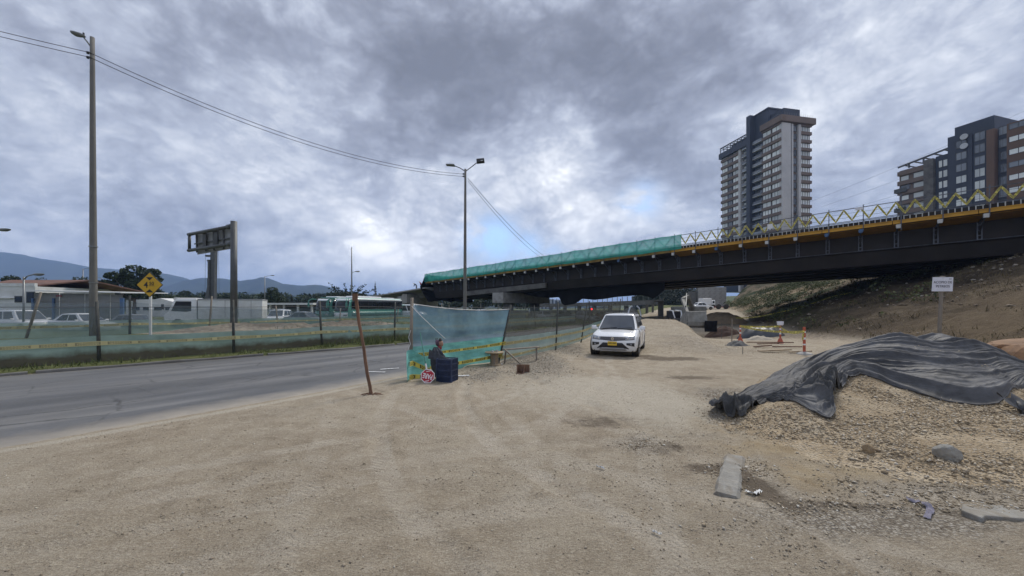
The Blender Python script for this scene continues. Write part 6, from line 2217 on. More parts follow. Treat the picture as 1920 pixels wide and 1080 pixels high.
def simple_car(name, label, cat, px, Y, yaw, paint, kind='sedan', group=None, z=None, sc_=1.0, pos=None):
    x = (px - 960) / F * Y if pos is None else pos[0]
    if pos is not None: Y = pos[1]
    if kind == 'sedan':
        S_ = CarShape(4.4, 1.72, .22, [(-2.2, .62), (-1.9, .76), (-.9, .90), (1.4, .93), (2.0, .95), (2.2, .90)], [(-2.2, .76), (-1.7, .85), (1.7, .85), (2.2, .76)],
                      [(.2, -2.1), (.45, -2.2), (.7, -2.12), (.9, -1.9)], [(.2, 2.1), (.5, 2.2), (.95, 2.12)], (-1.35, 1.3), .31, 1.45, None)
        G = dict(b=(-.95, 1.75, .88, .76), r=(-.25, 1.05, 1.42, .58), side=[(.10, .46, .12, .88), (.50, .86, .12, .88)])
    elif kind == 'suv':
        S_ = CarShape(4.4, 1.80, .26, [(-2.2, .80), (-1.9, .95), (-.9, 1.04), (2.0, 1.06), (2.2, 1.0)], [(-2.2, .82), (-1.7, .90), (1.9, .90), (2.2, .82)],
                      [(.2, -2.1), (.5, -2.2), (.8, -2.12), (1.0, -1.9)], [(.2, 2.1), (.5, 2.2), (1.05, 2.12)], (-1.35, 1.35), .36, 1.75, None)
        G = dict(b=(-1.0, 2.1, 1.02, .80), r=(-.35, 1.9, 1.70, .64), side=[(.10, .42, .12, .88), (.46, .72, .12, .88), (.76, .94, .12, .88)])
    else:  # van
        S_ = CarShape(4.6, 1.8, .26, [(-2.3, .85), (-2.0, 1.0), (-1.5, 1.10), (2.1, 1.12), (2.3, 1.1)], [(-2.3, .82), (-1.9, .90), (2.1, .90), (2.3, .85)],
                      [(.2, -2.2), (.5, -2.3), (.9, -2.2), (1.1, -2.0)], [(.2, 2.2), (.5, 2.3), (1.1, 2.25)], (-1.5, 1.4), .33, 2.0, None)
        G = dict(b=(-1.75, 2.2, 1.08, .82), r=(-1.0, 2.1, 1.95, .70), side=[(.08, .34, .12, .86), (.38, .66, .12, .86), (.70, .94, .12, .86)])
    T = thing(name, label, cat, (x, Y, h_at(x, Y) if z is None else z), yaw, group)
    T.scale = (sc_,) * 3
    V, Fq = S_.body(12, 40, 8)
    np_mesh('body', V, Fq, paint, T, smooth=True)
    greenhouse(T, G, paint)
    V, Fq = S_.patch_front([(-.45, .5), (.45, .5)], [(-.45, .66), (.45, .66)], -.42, .42, .012, 8, 3)
    np_mesh('grille', V, Fq, 'black_plastic', T, smooth=True)
    for s in (-1, 1):
        V, Fq = S_.patch_front([(-.9, .58), (.9, .58)], [(-.9, .72), (.9, .72)], min(s * .48, s * .78), max(s * .48, s * .78), .014, 6, 3)
        np_mesh('headlight', V, Fq, 'headlight', T, smooth=True)
        mb = MB(); mb.box((s * .95, G['b'][0] + .3, G['b'][2] + .08), (.18, .1, .12)); mb.build('mirror', paint, T, bevel=.02)
        for yw in S_.yw: wheel(T, s * .76, yw, S_.R, .2, s, 18)
    return T


def bus(label, loc, rz, accent):
    T = thing('bus', label, 'bus', loc, rz, 'buses parked beyond the median')
    L, W, H = 12.0, 2.55, 3.35
    S_ = CarShape(L, W, .35, [(-L / 2, 2.9), (-L / 2 + .5, 3.1), (-L / 2 + 1.4, 3.2), (L / 2 - .4, 3.2), (L / 2, 3.05)], [(-L / 2, 1.18), (-L / 2 + .6, 1.26), (L / 2, 1.25)],
                  [(.3, -L / 2 + .02), (1.0, -L / 2), (1.6, -L / 2 + .05), (2.6, -L / 2 + .30), (3.0, -L / 2 + .55), (3.3, -L / 2 + 1.0)], [(.3, L / 2), (3.3, L / 2 - .1)], (-3.6, 3.0), .5, 3.3, None)
    S_.yfc_curve = .45
    V, Fq = S_.body(14, 60, 14)
    np_mesh('body', V, Fq, 'bus_green' if accent else 'bus_green_light', T, smooth=True)
    V, Fq = S_.patch_front([(-1.2, 1.35), (1.2, 1.35)], [(-1.2, 2.75), (1.2, 2.75)], -1.15, 1.15, .015, 16, 8)
    solid(np_mesh('windscreen', V, Fq, 'glass_dark', T, smooth=True), .02)
    V, Fq = S_.patch_front([(-1.2, 2.80), (1.2, 2.80)], [(-1.2, 3.04), (1.2, 3.04)], -1.12, 1.12, .03, 16, 4)
    solid(np_mesh('front_visor', V, Fq, 'white_paint', T, smooth=True), .03)
    V, Fq = S_.patch_front([(-1.2, .5), (1.2, .5)], [(-1.2, 1.2), (1.2, 1.2)], -1.15, 1.15, .012, 16, 4)
    solid(np_mesh('front_mask', V, Fq, 'bus_green' if accent else 'white_paint', T, smooth=True), .02)
    for s in (-1, 1):
        ys = np.linspace(-L / 2 + .9, L / 2 - .35, 24)
        V, Fq = S_.patch_side(ys, np.full(24, 1.62), 2.90 - .25 * (np.linspace(0, 1, 24) < .04), .014, s, 5)
        w = solid(np_mesh('window_band', V, Fq, 'glass_dark', T, smooth=True), .02)
        for y in np.linspace(-L / 2 + 2.4, L / 2 - 1.6, 6):
            mb = MB(); mb.box((s * 1.285, y, 2.25), (.012, .05, 1.2)); mb.build('window_bar', 'black_plastic', w)
        V, Fq = S_.patch_side(ys, np.full(24, 2.93), np.full(24, 3.10), .016, s, 3)
        solid(np_mesh('roof_stripe', V, Fq, 'white_paint', T, smooth=True), .02)
        V, Fq = S_.patch_side(ys, np.full(24, .7), np.full(24, 1.3), .010, s, 3)
        solid(np_mesh('side_stripe', V, Fq, 'bus_green', T, smooth=True), .01)
        mb = MB(); mb.tube([(s * 1.15, -L / 2 + .5, 3.0), (s * 1.45, -L / 2 - .05, 3.0), (s * 1.62, -L / 2 - .35, 2.75), (s * 1.62, -L / 2 - .38, 2.4)], [.08, .09, .10, .08], 7)
        mb.box((s * 1.62, -L / 2 - .38, 2.15), (.26, .16, .6)); mb.build('mirror', 'bus_green', T, bevel=.04)
        V, Fq = S_.patch_front([(-1.2, .75), (1.2, .75)], [(-1.2, .95), (1.2, .95)], min(s * .7, s * 1.1), max(s * .7, s * 1.1), .04, 5, 3)
        np_mesh('headlight', V, Fq, 'headlight', T, smooth=True)
        for yw in S_.yw: wheel(T, s * 1.1, yw, .5, .3, s, 20)
    mb = MB(); mb.bb((-1.1, -4.6, 3.19), (1.1, 5.6, 3.27)); mb.build('roof_panel', 'white_paint' if not accent else 'bus_green', T, bevel=.03)
    mb = MB(); mb.bb((-.9, -3.9, 3.18), (.9, 1.2, 3.46)); mb.build('roof_unit', 'white_paint', T, bevel=.08)
    mb = MB(); mb.bb((-.8, 2.6, 3.18), (.8, 4.2, 3.36)); mb.build('roof_unit', 'white_paint' if not accent else 'bus_green', T, bevel=.06)
    for x_ in (-.55, 0, .55):
        if accent:
            mb = MB(); mb.box((x_, -4.6, 3.24), (.34, 1.2, .10)); mb.build('roof_hatch', 'bus_green', T, bevel=.03)
    return T


h_ = .12
bus('dark green coach with white visor, the left of two parked beyond the median', (-25.4, 57.6, .2), R(-14), True)
bus('green and white coach showing its long dark windows, right of the other coach', (-20.6, 54.0, .15), R(-20), False)


def box_truck():
    Y = 31.0
    x0 = (380 - 960) / F * Y; z = h_at(x0 + 2, Y + 1)
    T = thing('box_truck', 'white box truck parked broadside with a cooling unit above its cab', 'truck', (x0, Y, z), R(24))
    top = EYE + (HZ - 561) / F * Y - z
    mb = MB(); mb.bb((0, -1.1, .75), (4.4, 1.1, top)); bx = mb.build('cargo_box', 'white_dull', T, bevel=.03)
    mb = MB(); mb.bb((-.02, -1.13, top - .1), (4.42, 1.13, top + .02)); mb.build('top_rail', 'silver_plastic', bx)
    for x in np.arange(.9, 4.3, .9):
        mb = MB(); mb.box((x, -1.108, (top + .8) / 2), (.04, .014, top - .95)); mb.build('seam', 'silver_plastic', bx)
    # cab: faces left
    w = 1.0
    P_ = [(-2.15, .45), (-2.2, 1.1), (-1.95, 1.35), (-1.55, 2.30), (-1.35, 2.40), (-.1, 2.42), (-.1, .45)]
    mb = MB(); mb.prism(P_, -w, w); cab = mb.build('cab', 'white_paint', T, bevel=.06)
    mb = MB(); mb.prism([(-1.72, 1.42), (-1.42, 2.2), (-.45, 2.2), (-.45, 1.42), (-.8, 1.36)], -w - .012, -w + .01); mb.build('side_window', 'glass_dark', cab)
    mb = MB()
    mb.add([(-1.965, -w + .1, 1.38), (-1.965, w - .1, 1.38), (-1.565, w - .16, 2.28), (-1.565, -w + .16, 2.28), (-1.93, -w + .1, 1.38), (-1.93, w - .1, 1.38), (-1.53, w - .16, 2.28), (-1.53, -w + .16, 2.28)],
           [(0, 1, 2, 3), (7, 6, 5, 4), (0, 4, 5, 1), (1, 5, 6, 2), (2, 6, 7, 3), (3, 7, 4, 0)])
    mb.build('windscreen', 'glass_windscreen', cab)
    mb = MB(); mb.bb((-1.7, -.75, 2.50), (-.15, .75, top - .08)); mb.build('cooling_unit', 'lamp_glass', T, bevel=.12)
    mb = MB(); mb.box((-2.15, -1.25, 1.75), (.12, .22, .42)); mb.bar((-1.85, -.98, 1.6), (-2.15, -1.2, 1.7), .03); mb.build('mirror', 'black_plastic', cab)
    for x in (-1.3, 5.4):
        for s in (-1, 1): wheel(T, 0, 0, .4, .26, s, 18); 
    # wheels were made at the origin facing x: turn and place them
    ws = [o for o in bpy.data.objects if o.parent == T and o.name.startswith('wheel')]
    for o, (x, s) in zip(ws, [(-1.3, -1), (-1.3, 1), (3.2, -1), (3.2, 1)]):
        o.rotation_euler = (0, 0, R(90)); o.location = (x, s * .9, 0)


box_truck()
simple_car('car', 'white pickup style car roof seen behind the left end of the fences', 'car', 44, 27, R(82), 'white_paint', 'suv', z=.10)
simple_car('car', 'pale low sedan behind the fence at the foot of the tall left pole', 'car', 158, 27.5, R(86), 'white_paint', 'sedan', z=.13)
simple_car('car', 'dark small car seen behind the yellow clearance sign', 'car', 255, 31, R(80), 'car_grey', 'sedan', z=.0)
simple_car('car', 'white sport utility parked right of the box truck', 'car', 522, 41, R(12), 'white_paint', 'suv', z=.05)
simple_car('car', 'silver sedan parked broadside in front of the green coach', 'car', 575, 39, R(84), 'car_grey', 'sedan', z=.12)
simple_car('van', 'small white van standing beyond the coaches beside the net fence', 'van', 768, 60, R(75), 'white_paint', 'van', z=.05, sc_=1.25)
for i, (px, Y, yw, m, lab) in enumerate([(1022, 60, 20, 'white_paint', 'white car in traffic beneath the viaduct, leftmost behind the brown net'), (1003, 70, 10, 'car_grey', 'grey car in traffic beneath the viaduct near the concrete pier'),
                                         (1062, 62, 30, 'car_grey', 'grey car under the viaduct to the left of the traffic light'), (1098, 52, 35, 'car_grey', 'dark car under the viaduct just below the red traffic light'),
                                         (905, 62, 15, 'white_paint', 'white car passing below the bright concrete pier cap'), (1135, 58, 20, 'car_red', 'dark red car under the viaduct left of the white off-roader')]):
    simple_car('car', lab, 'car', px, Y, R(yw), m, ('sedan', 'suv', 'sedan')[i % 3], z=.02)


# ------------------------------------------------------------------ apartment towers
def shared(name, mb, mats):
    o = mb.build(name, mats); me = o.data
    bpy.data.objects.remove(o)
    return me


def inst(me, name, parent, loc, scale=(1, 1, 1), rz=0):
    o = bpy.data.objects.new(name, me); C.objects.link(o)
    o.parent = parent; o.location = loc; o.scale = scale; o.rotation_euler = (0, 0, rz)
    return o


def window_mesh(name, n, pane, frame='steel_dark', fw=.035):
    """unit window in the XZ plane (x 0..1, z 0..1), facing -Y, n panes"""
    mb = MB()
    mb.bb((0.01, .02, .01), (.99, .05, .99), mi=0)
    for i in range(n + 1):
        x = min(max(i / n, fw / 2), 1 - fw / 2)
        mb.bb((x - fw / 2, -.03, 0), (x + fw / 2, .03, 1), mi=1)
    mb.bb((0, -.03, 0), (1, .03, .05), mi=1); mb.bb((0, -.03, .95), (1, .03, 1), mi=1)
    return shared(name, mb, [pane, frame])


def tower():
    T = thing('apartment_tower', 'tall brown and grey apartment tower with dark central core beyond the viaduct', 'building', (88, 121, 8), math.atan2(.2, .98))
    Z = lambda z: z - 8
    mb = MB(); mb.bb((.6, 0.6, 0), (12.0, 7.4, Z(63.2))); mb.build('near_block', 'brown_panel', T)
    mb = MB(); mb.bb((1.6, 7.4, 0), (11.5, 26.3, Z(60.9))); mb.build('far_block', 'navy_glass', T)
    W2 = window_mesh('window', 2, 'pane'); W3 = window_mesh('window', 3, 'pane'); W4 = window_mesh('window', 4, 'pane'); WD = window_mesh('window', 2, 'pane_dark')
    sp = shared('spandrel', MB().bb((0, 0, 0), (1, 1, 1)), 'brown_panel')
    # left face is the plane x = 0 : a window along +Y facing -X => rotate -90 deg
    rzl = R(-90)
    top = 61.5
    n = 15
    for k in range(n):
        zc = Z(top - 2.7 * k)
        for (y0, y1) in ((.35, 3.6), (3.9, 7.2)):
            inst(W3 if (k % 3) else W2, 'window', T, (.38, y1, zc - .85), (y1 - y0, 1, 1.7), rzl)
        inst(sp, 'spandrel', T, (0.0, 0.05, zc + .85), (.6, 7.3, 1.0))
        for (y0, y1) in ((17.9, 20.6), (21.0, 22.9), (23.2, 26.0)):
            inst(W2 if y1 - y0 > 2.3 else WD, 'window', T, (.62, y1, zc - .2 - .85), (y1 - y0, 1, 1.6), rzl)
        inst(sp, 'spandrel', T, (.25, 17.6, zc + .55), (.6, 8.8, 1.05))
        for (y0, y1) in ((7.7, 9.4), (9.6, 11.5), (13.5, 15.0), (15.1, 16.4)):
            inst(WD if y0 < 12 else W2, 'window', T, (1.5, y1, zc - 1.0), (y1 - y0, 1, 2.0), rzl)
        # right face: plane y = 0
        inst(W4, 'window', T, (8.2, .42, zc - .85), (3.9, 1, 1.7))
        inst(sp, 'spandrel', T, (8.05, 0, zc + .85), (4.45, .55, 1.0))
        inst(WD, 'window', T, (4.9, .45, zc - 1.0), (1.9, 1, 2.0))
    # balconies
    bm_ = MB(); bm_.bb((-1.0, 0, 0), (.6, 1, .18), mi=0); bm_.bb((-1.0, 0, .18), (-.92, 1, 1.05), mi=1)
    bal = shared('balcony', bm_, ['balcony_white', 'pane_dark'])
    for k in range(n):
        zc = Z(top - 2.7 * k) - 1.35
        inst(bal, 'balcony', T, (1.3, 7.6, zc), (1, 3.9, 1))
        inst(bal, 'balcony', T, (1.3, 13.5, zc), (1, 2.7, 1))
    mb = MB(); mb.bb((-.5, 11.7, 0), (2.2, 13.3, Z(71))); mb.build('core_column', 'navy_wall', T)
    mb = MB(); mb.bb((1.6, 6.2, Z(60)), (8.5, 13.29, Z(70.6))); mb.bb((1.4, 6.0, Z(70.6)), (8.7, 13.5, Z(71.1))); mb.build('core_top', 'navy_wall', T)
    mb = MB(); mb.bb((2.5, 1.2, Z(63)), (9, 6.1, Z(68.4))); mb.build('plant_room', 'navy_wall', T)
    mb = MB(); mb.bb((1.45, 7.45, Z(60.9)), (2.6, 11.69, Z(63.4))); mb.build('recess_head', 'navy_wall', T)
    mb = MB(); mb.bb((.1, 16.5, 0), (1.7, 17.5, Z(61.2))); mb.build('grey_pier', 'grey_slab', T)
    mb = MB(); mb.bb((-.35, 13.4, Z(60.9)), (11.6, 26.8, Z(63.0))); mb.build('roof_band', 'navy_wall', T)
    # roof frame over the far wing
    mb = MB()
    for y in np.arange(14.5, 26.6, 1.7):
        mb.bar((.2, y, Z(63)), (.2, y, Z(65.2)), .2); mb.bar((.2, y, Z(65.2)), (6, y, Z(65.2)), .2)
    mb.bar((.2, 14.2, Z(65.2)), (.2, 26.6, Z(65.2)), .3); mb.bar((.2, 14.2, Z(64.2)), (.2, 26.6, Z(64.2)), .12)
    mb.build('roof_frame', 'steel_dark', T)
    mb = MB(); mb.bb((1.2, 14.5, Z(63)), (8, 22, Z(64.8))); mb.build('penthouse', 'navy_glass', T)
    # brown roof band of the near wing
    mb = MB(); mb.bb((-.55, -.75, Z(63.0)), (13.3, 7.5, Z(65.0))); mb.build('roof_band', 'brown_panel', T)
    # concrete strips on the right face
    mb = MB(); mb.bb((.25, -.25, 0), (3.75, .8, Z(62.7))); mb.build('concrete_wall', 'grey_slab', T)
    mb = MB(); mb.bb((3.76, .1, 0), (4.25, .7, Z(62.7))); mb.build('slot', 'navy_wall', T)
    mb = MB(); mb.bb((4.26, -.1, 0), (4.85, .8, Z(62.7))); mb.build('concrete_strip', 'grey_slab', T)
    mb = MB(); mb.bb((6.9, -.15, 0), (7.95, .8, Z(62.7))); mb.build('concrete_strip', 'grey_slab', T)
    # mast frames on the roof
    mb = MB()
    for x in np.arange(1, 12.6, .9):
        mb.bar((x, -.6, Z(65)), (x, -.6, Z(65.9)), .05)
    for x in np.arange(2, 8.6, 1.1):
        mb.bar((x, 1, Z(65)), (x + .5, 3, Z(67.6 - abs(x - 5) * .15)), .07); mb.bar((x + .5, 3, Z(67.5)), (x + 1.6, 3, Z(67.4)), .07)
    mb.bar((2, 2, Z(67)), (9, 2, Z(67.4)), .08); mb.bar((0, 4, Z(65.5)), (2.4, 3, Z(67.3)), .08)
    mb.build('roof_mast', 'steel_grey', T)


tower()


def tower2():
    T = thing('apartment_block', 'stepped dark and brown apartment block at the right edge above the viaduct', 'building', (120.1, 68.3, 8), math.atan2(-.276, .96) - 0 + R(0))
    # local +Y runs along the facade to the far left; facade plane x = 0 facing -X
    T.rotation_euler = (0, 0, math.atan2(.276, .96))
    Z = lambda z: z - 8
    rzl = R(-90)
    def blk(name, x0, x1, y0, y1, z, m): mb = MB(); mb.bb((x0, y0, 0), (x1, y1, Z(z))); return mb.build(name, m, T)
    blk('brown_wing', 1.0, 14, 30.8, 38.3, 40.9, 'brown_panel')
    blk('grey_pier', -.3, 6, 30.75, 32.6, 41.6, 'concrete_dark')
    blk('middle_wing', .8, 14, 27.2, 30.7, 42.0, 'navy_wall')
    blk('core', 0, 12, 20.2, 28.1, 45.8, 'navy_wall')
    blk('core_top', .4, 11, 20.4, 27.0, 47.9, 'navy_wall')
    blk('brown_strip', -.25, 8, 20.15, 21.4, 44.6, 'brown_orange')
    blk('recessed_wing', 1.2, 12, 18.6, 20.1, 44.2, 'navy_wall')
    blk('near_wing', .4, 14, -4, 18.5, 44.8, 'brown_orange')
    blk('dark_rib', -.35, 4, 23.7, 24.4, 44.9, 'navy_wall')
    # roof pergola
    mb = MB(); mb.bar((.6, 38.4, Z(41.9)), (.6, 28.2, Z(43.3)), .35, .4); mb.bar((.6, 36, Z(41)), (.6, 36, Z(42.2)), .3); mb.bar((.6, 33, Z(41)), (.6, 33, Z(42.6)), .3)
    for y in (29, 31, 33, 35, 37): mb.bar((.6, y, Z(43.3 - (y - 28) * .14)), (6, y, Z(43.3 - (y - 28) * .14)), .25)
    mb.build('pergola', 'steel_dark', T)
    W1 = window_mesh('window', 1, 'pane'); W2 = window_mesh('window', 2, 'pane', 'navy_wall'); W4 = window_mesh('window', 3, 'pane', 'navy_wall', .08); WD = window_mesh('window', 2, 'pane_dark')
    sp = shared('spandrel', MB().bb((0, 0, 0), (1, 1, 1)), 'brown_panel')
    spo = shared('spandrel', MB().bb((0, 0, 0), (1, 1, 1)), 'brown_orange')
    for k in range(7):
        z = Z(38.6 - 2.75 * k)
        if k % 2 == 0 or k > 3:
            inst(W1, 'window', T, (.95, 35.3, z - .8), (2.6, 1, 1.5), rzl); inst(W1, 'window', T, (.95, 38.0, z - .9), (1.8, 1, 1.5), rzl)
        else:
            inst(W1, 'window', T, (.95, 35.3, z - .8), (2.6, 1, 1.5), rzl); inst(WD, 'window', T, (.95, 38.0, z - 1.0), (1.9, 1, 1.8), rzl)
        inst(sp, 'spandrel', T, (.35, 32.7, z + .8), (.65, 5.75, 1.15))
        inst(WD, 'window', T, (.25, 32.3, z - .8), (.01 + 1.0, 1, 1.7), rzl) if False else None
        zz = Z(39.8 - 2.75 * k)
        inst(W4, 'window', T, (.72, 30.3, zz - 1.0), (2.9, 1, 1.9), rzl)
        z3 = Z(43.2 - 2.95 * k)
        inst(WD if k < 3 else W2, 'window', T, (-.06, 26.6, z3 - 1.0), (1.9, 1, 1.9), rzl)
        inst(WD if k < 3 else W2, 'window', T, (-.06, 23.4, z3 + .5 - 1.0), (1.75, 1, 2.1), rzl)
        inst(WD, 'window', T, (1.1, 20.0, z3 - 1.0 + .6), (1.3, 1, 2.0), rzl)
        for y1 in (18.2, 14.4, 10.6, 6.8):
            inst(W2 if (k + int(y1)) % 3 else WD, 'window', T, (.34, y1, z3 - .5 + .6), (2.9, 1, 1.25), rzl)
        if k in (1, 3, 5):
            mb = MB(); mb.bb((-.2, 36.2, z - 1.3), (1.0, 38.9, z - 1.1)); mb.bb((-.2, 36.2, z - 1.1), (-.14, 38.9, z - .2)); mb.build('balcony', 'steel_dark', T)
    for z in (44.6, 42.3):
        mb = MB(); mb.lathe((-.7, 24.9, Z(z)), [(.7, -.1), (.7, .1)], 14, axis='x'); mb.build('dish_aerial', 'balcony_white', T)


tower2()


# ------------------------------------------------------------------ far hills
def hills():
    m, t, b, out = new_mat('hill')
    co = t.node('ShaderNodeNewGeometry').outputs['Position']
    t.put(b.inputs['Base Color'], t.ramp(t.noise(co, .01, 6, .6), [(.3, (.018, .026, .018)), (.7, (.05, .062, .04))]))
    b.inputs['Roughness'].default_value = 1
    b.inputs['Specular IOR Level'].default_value = 0
    MT['hill'] = m
    def ridge(prof, D, depth, seed, nm):
        a = np.arctan((np.array([p[0] for p in prof]) - 960) / F)
        el = (HZ - np.array([p[1] for p in prof])) / F
        n, k = 220, 22
        aa = np.linspace(a[0], a[-1], n)
        ee = np.interp(aa, a, el)
        V = []
        for i in range(n):
            for j in range(k):
                v = j / (k - 1)
                sh = math.sin(v * PI / 2) ** 1.3
                Dy = D - depth * (1 - v)
                hgt = ee[i] * D * sh * (1 + .0 * v) + (1 - v) * sh * 24 * float(vnoise(aa[i] * 40, v * 6, seed)) * 2 + 3.5 * float(vnoise(aa[i] * 180, v * 20, seed))
                V.append((math.tan(aa[i]) * Dy, Dy, max(-20, hgt + 2)))
        o = np_mesh(nm, np.array(V), grid_faces(n, k), 'hill', smooth=True)
        tag(o, kind='structure')
    ridge([(-900, 462), (-500, 464), (-200, 467), (0, 474), (40, 478), (75, 486), (130, 494), (170, 502), (240, 508), (290, 511), (340, 520), (380, 532), (430, 548), (500, 566), (560, 578)], 2500, 720, 4, 'hills')
    ridge([(180, 575), (250, 556), (310, 538), (340, 528), (375, 522), (420, 523), (450, 527), (478, 524), (490, 521), (505, 523), (530, 533), (560, 537), (590, 534), (615, 538), (650, 547), (720, 556), (800, 566), (900, 574), (1000, 578)], 2100, 600, 8, 'hills')
    ridge([(-400, 520), (100, 545), (280, 552), (420, 548), (620, 556), (900, 566), (1300, 572), (1500, 580)], 1300, 350, 12, 'hills')


hills()


# ------------------------------------------------------------------ trees
def leaf_cloud(lobes, n, size, seed, flat=1.0, droop=0.0):
    """quads scattered through ellipsoid lobes, denser near the surface. lobes: (x,y,z,rx,ry,rz)"""
    r = np.random.default_rng(seed)
    vol = np.array([l[3] * l[4] * l[5] for l in lobes]) ** .7
    pick = r.choice(len(lobes), n, p=vol / vol.sum())
    L = np.array(lobes)[pick]
    d = r.normal(size=(n, 3)); d /= np.linalg.norm(d, axis=1)[:, None]
    rad = r.uniform(.45, 1.05, n) ** .6
    c = L[:, :3] + d * L[:, 3:] * rad[:, None]
    k = fbm(c[:, 0] * 1.3 + seed, c[:, 2] * 1.3 + c[:, 1], 3, seed) > -.22
    c = c[k]; d = d[k]; n = len(c)
    t1 = r.normal(size=(n, 3)); nrm = d * .6 + r.normal(size=(n, 3)) * .6 + np.array([0, 0, .3]); nrm /= np.linalg.norm(nrm, axis=1)[:, None]
    t1 -= nrm * (t1 * nrm).sum(1)[:, None]; t1 /= np.linalg.norm(t1, axis=1)[:, None]
    t2 = np.cross(nrm, t1)
    s = size * r.uniform(.5, 1.4, n)[:, None]
    A = c - t1 * s - t2 * s * .55; B = c + t1 * s - t2 * s * .35; Cc = c + t1 * s * .8 + t2 * s * .6; D = c - t1 * s * .7 + t2 * s * .5
    V = np.stack([A, B, Cc, D], 1).reshape(-1, 3)
    return V, np.arange(n * 4).reshape(-1, 4)


def tree(label, px, Y, wpx, top_py, kind='round', seed=1, leaf='leaf_dark', base_z=None, x=None, name='tree', n=None, group=None):
    X = (px - 960) / F * Y if x is None else x
    z0 = h_at(X, Y) if base_z is None else base_z
    H = EYE + (HZ - top_py) / F * Y - z0
    Wd = wpx / F * Y
    T = thing(name, label, 'tree', (X, Y, z0), 0, group)
    r = random.Random(seed)
    lobes = []
    mb = MB()
    tr = max(.12, H * .028)
    if kind in ('round', 'open', 'umbrella'):
        mb.tube([(0, 0, -.2), (.05 * H * .2, 0, H * .25), (0, 0, H * .55)], [tr * 1.3, tr, tr * .5], 8)
        nl = 9 if kind == 'round' else 15
        for i in range(nl):
            a = r.uniform(0, 2 * PI); q = math.sqrt(r.uniform(0, 1))
            if kind == 'round': zc = H * (.42 + .36 * r.random()); rr = Wd * r.uniform(.17, .27); q *= Wd * .5 - rr; rz = rr * .8
            elif kind == 'umbrella': zc = H * (.62 + .22 * r.random()); rr = Wd * r.uniform(.13, .22); zc -= (q ** 2) * H * .22; q *= Wd * .5 - rr * .8; rz = rr * .55
            else: zc = H * (.40 + .50 * r.random()); rr = Wd * r.uniform(.08, .15); q *= Wd * .5 - rr; rz = rr * .6
            zc = min(zc, H - rz)
            p = (q * math.cos(a), q * math.sin(a), zc)
            lobes.append((*p, rr, rr, rz))
            mb.tube([(0, 0, H * .30), (p[0] * .5, p[1] * .5, (H * .3 + zc) / 2), (p[0], p[1], zc)], [tr * .45, tr * .3, tr * .12], 5)
        lobes.append((0, 0, H - Wd * .14 if kind != 'umbrella' else H * .86, Wd * (.2 if kind != 'open' else .12), Wd * .2, min(Wd * .14, H * .15)))
        if kind == 'round': lobes.append((0, 0, H * .5, Wd * .42, Wd * .42, H * .34))
        sz = Wd * (.028 if kind != 'open' else .022)
        V, Fq = leaf_cloud(lobes, n or (3800 if kind != 'open' else 3000), sz, seed)
    elif kind == 'conifer':
        mb.tube([(0, 0, -.2), (0, 0, H)], [tr, tr * .15], 7)
        lv = 13
        for i in range(lv):
            f = i / (lv - 1); z = H * (.12 + .84 * f); rr = Wd * .5 * (1 - f) ** .85 + .04 * Wd
            for k in range(7):
                a = 2 * PI * k / 7 + i
                lobes.append((math.cos(a) * rr * .55, math.sin(a) * rr * .55, z + (.02 * H if k % 2 else 0), rr * .45, rr * .45, H * .022))
        V, Fq = leaf_cloud(lobes, n or 2200, Wd * .05, seed)
    else:  # spiky crown of upswept fronds
        mb.tube([(0, 0, -.2), (0, 0, H * .7)], [tr, tr * .5], 7)
        for i in range(34):
            a = r.uniform(0, 2 * PI); L_ = Wd * .5 * r.uniform(.45, 1); up = r.uniform(.15, .55) * H * .6
            z = H * r.uniform(.42, .62)
            for q in np.linspace(.15, 1, 9):
                lobes.append((math.cos(a) * L_ * q, math.sin(a) * L_ * q, min(H, z + up * q ** 1.4), Wd * .030 * (1.3 - q * .6), Wd * .03, H * .022))
        lobes += [(0, 0, H * .5, Wd * .40, Wd * .4, H * .2)] * 2
        V, Fq = leaf_cloud(lobes, n or 4500, Wd * .014, seed)
    mb.build('trunk', 'bark', T, smooth=True)
    np_mesh('crown', V, Fq, leaf, T)
    return T


tree('dense dark round tree behind the red tiled roof at the left edge', 22, 60, 62, 514, 'umbrella', 3)
tree('small open tree right of the red tiled roof', 77, 70, 34, 520, 'round', 5)
tree('dark rounded tree behind the corrugated shed left of the tall pole', 152, 75, 62, 518, 'round', 7)
tree('large open branching tree behind the yellow clearance sign', 252, 70, 116, 496, 'open', 9, n=7000)
tree('low dark tree directly behind the yellow clearance sign', 298, 75, 50, 543, 'round', 11)
tree('broad low dome tree left of the drilling rig', 348, 110, 48, 545, 'umbrella', 13)
tree('tall dark domed tree between the white truck and the buses', 511, 85, 50, 538, 'round', 15)
tree('low bushy tree right of the domed tree by the far lamp', 533, 90, 26, 553, 'round', 17)
tree('small pointed conifer left of the green coach', 547, 95, 13, 551, 'conifer', 19, 'leaf_pine')
tree('wide spiky tree with upswept branches above the coaches', 652, 75, 98, 528, 'spiky', 21, 'leaf_pine')
tree('solitary pointed conifer between the coaches and the viaduct', 703.5, 95, 14, 527, 'conifer', 23, 'leaf_pine')
tree('dark tree on the hill seen above the yellow railing tape, left of the stepped block', 1660, 60, 36, 385, 'round', 25, x=63)
tree('dark tree low on the ground at the left edge of the treeline', 462, 150, 40, 552, 'round', 27)


tree('dark bushy tree between the tall left pole and the clearance sign', 205, 85, 40, 536, 'round', 31)
tree('low spreading tree right of the drilling rig behind the box truck', 425, 120, 46, 549, 'umbrella', 33)
tree('small dark tree at the left end of the coaches', 592, 110, 26, 551, 'round', 35)


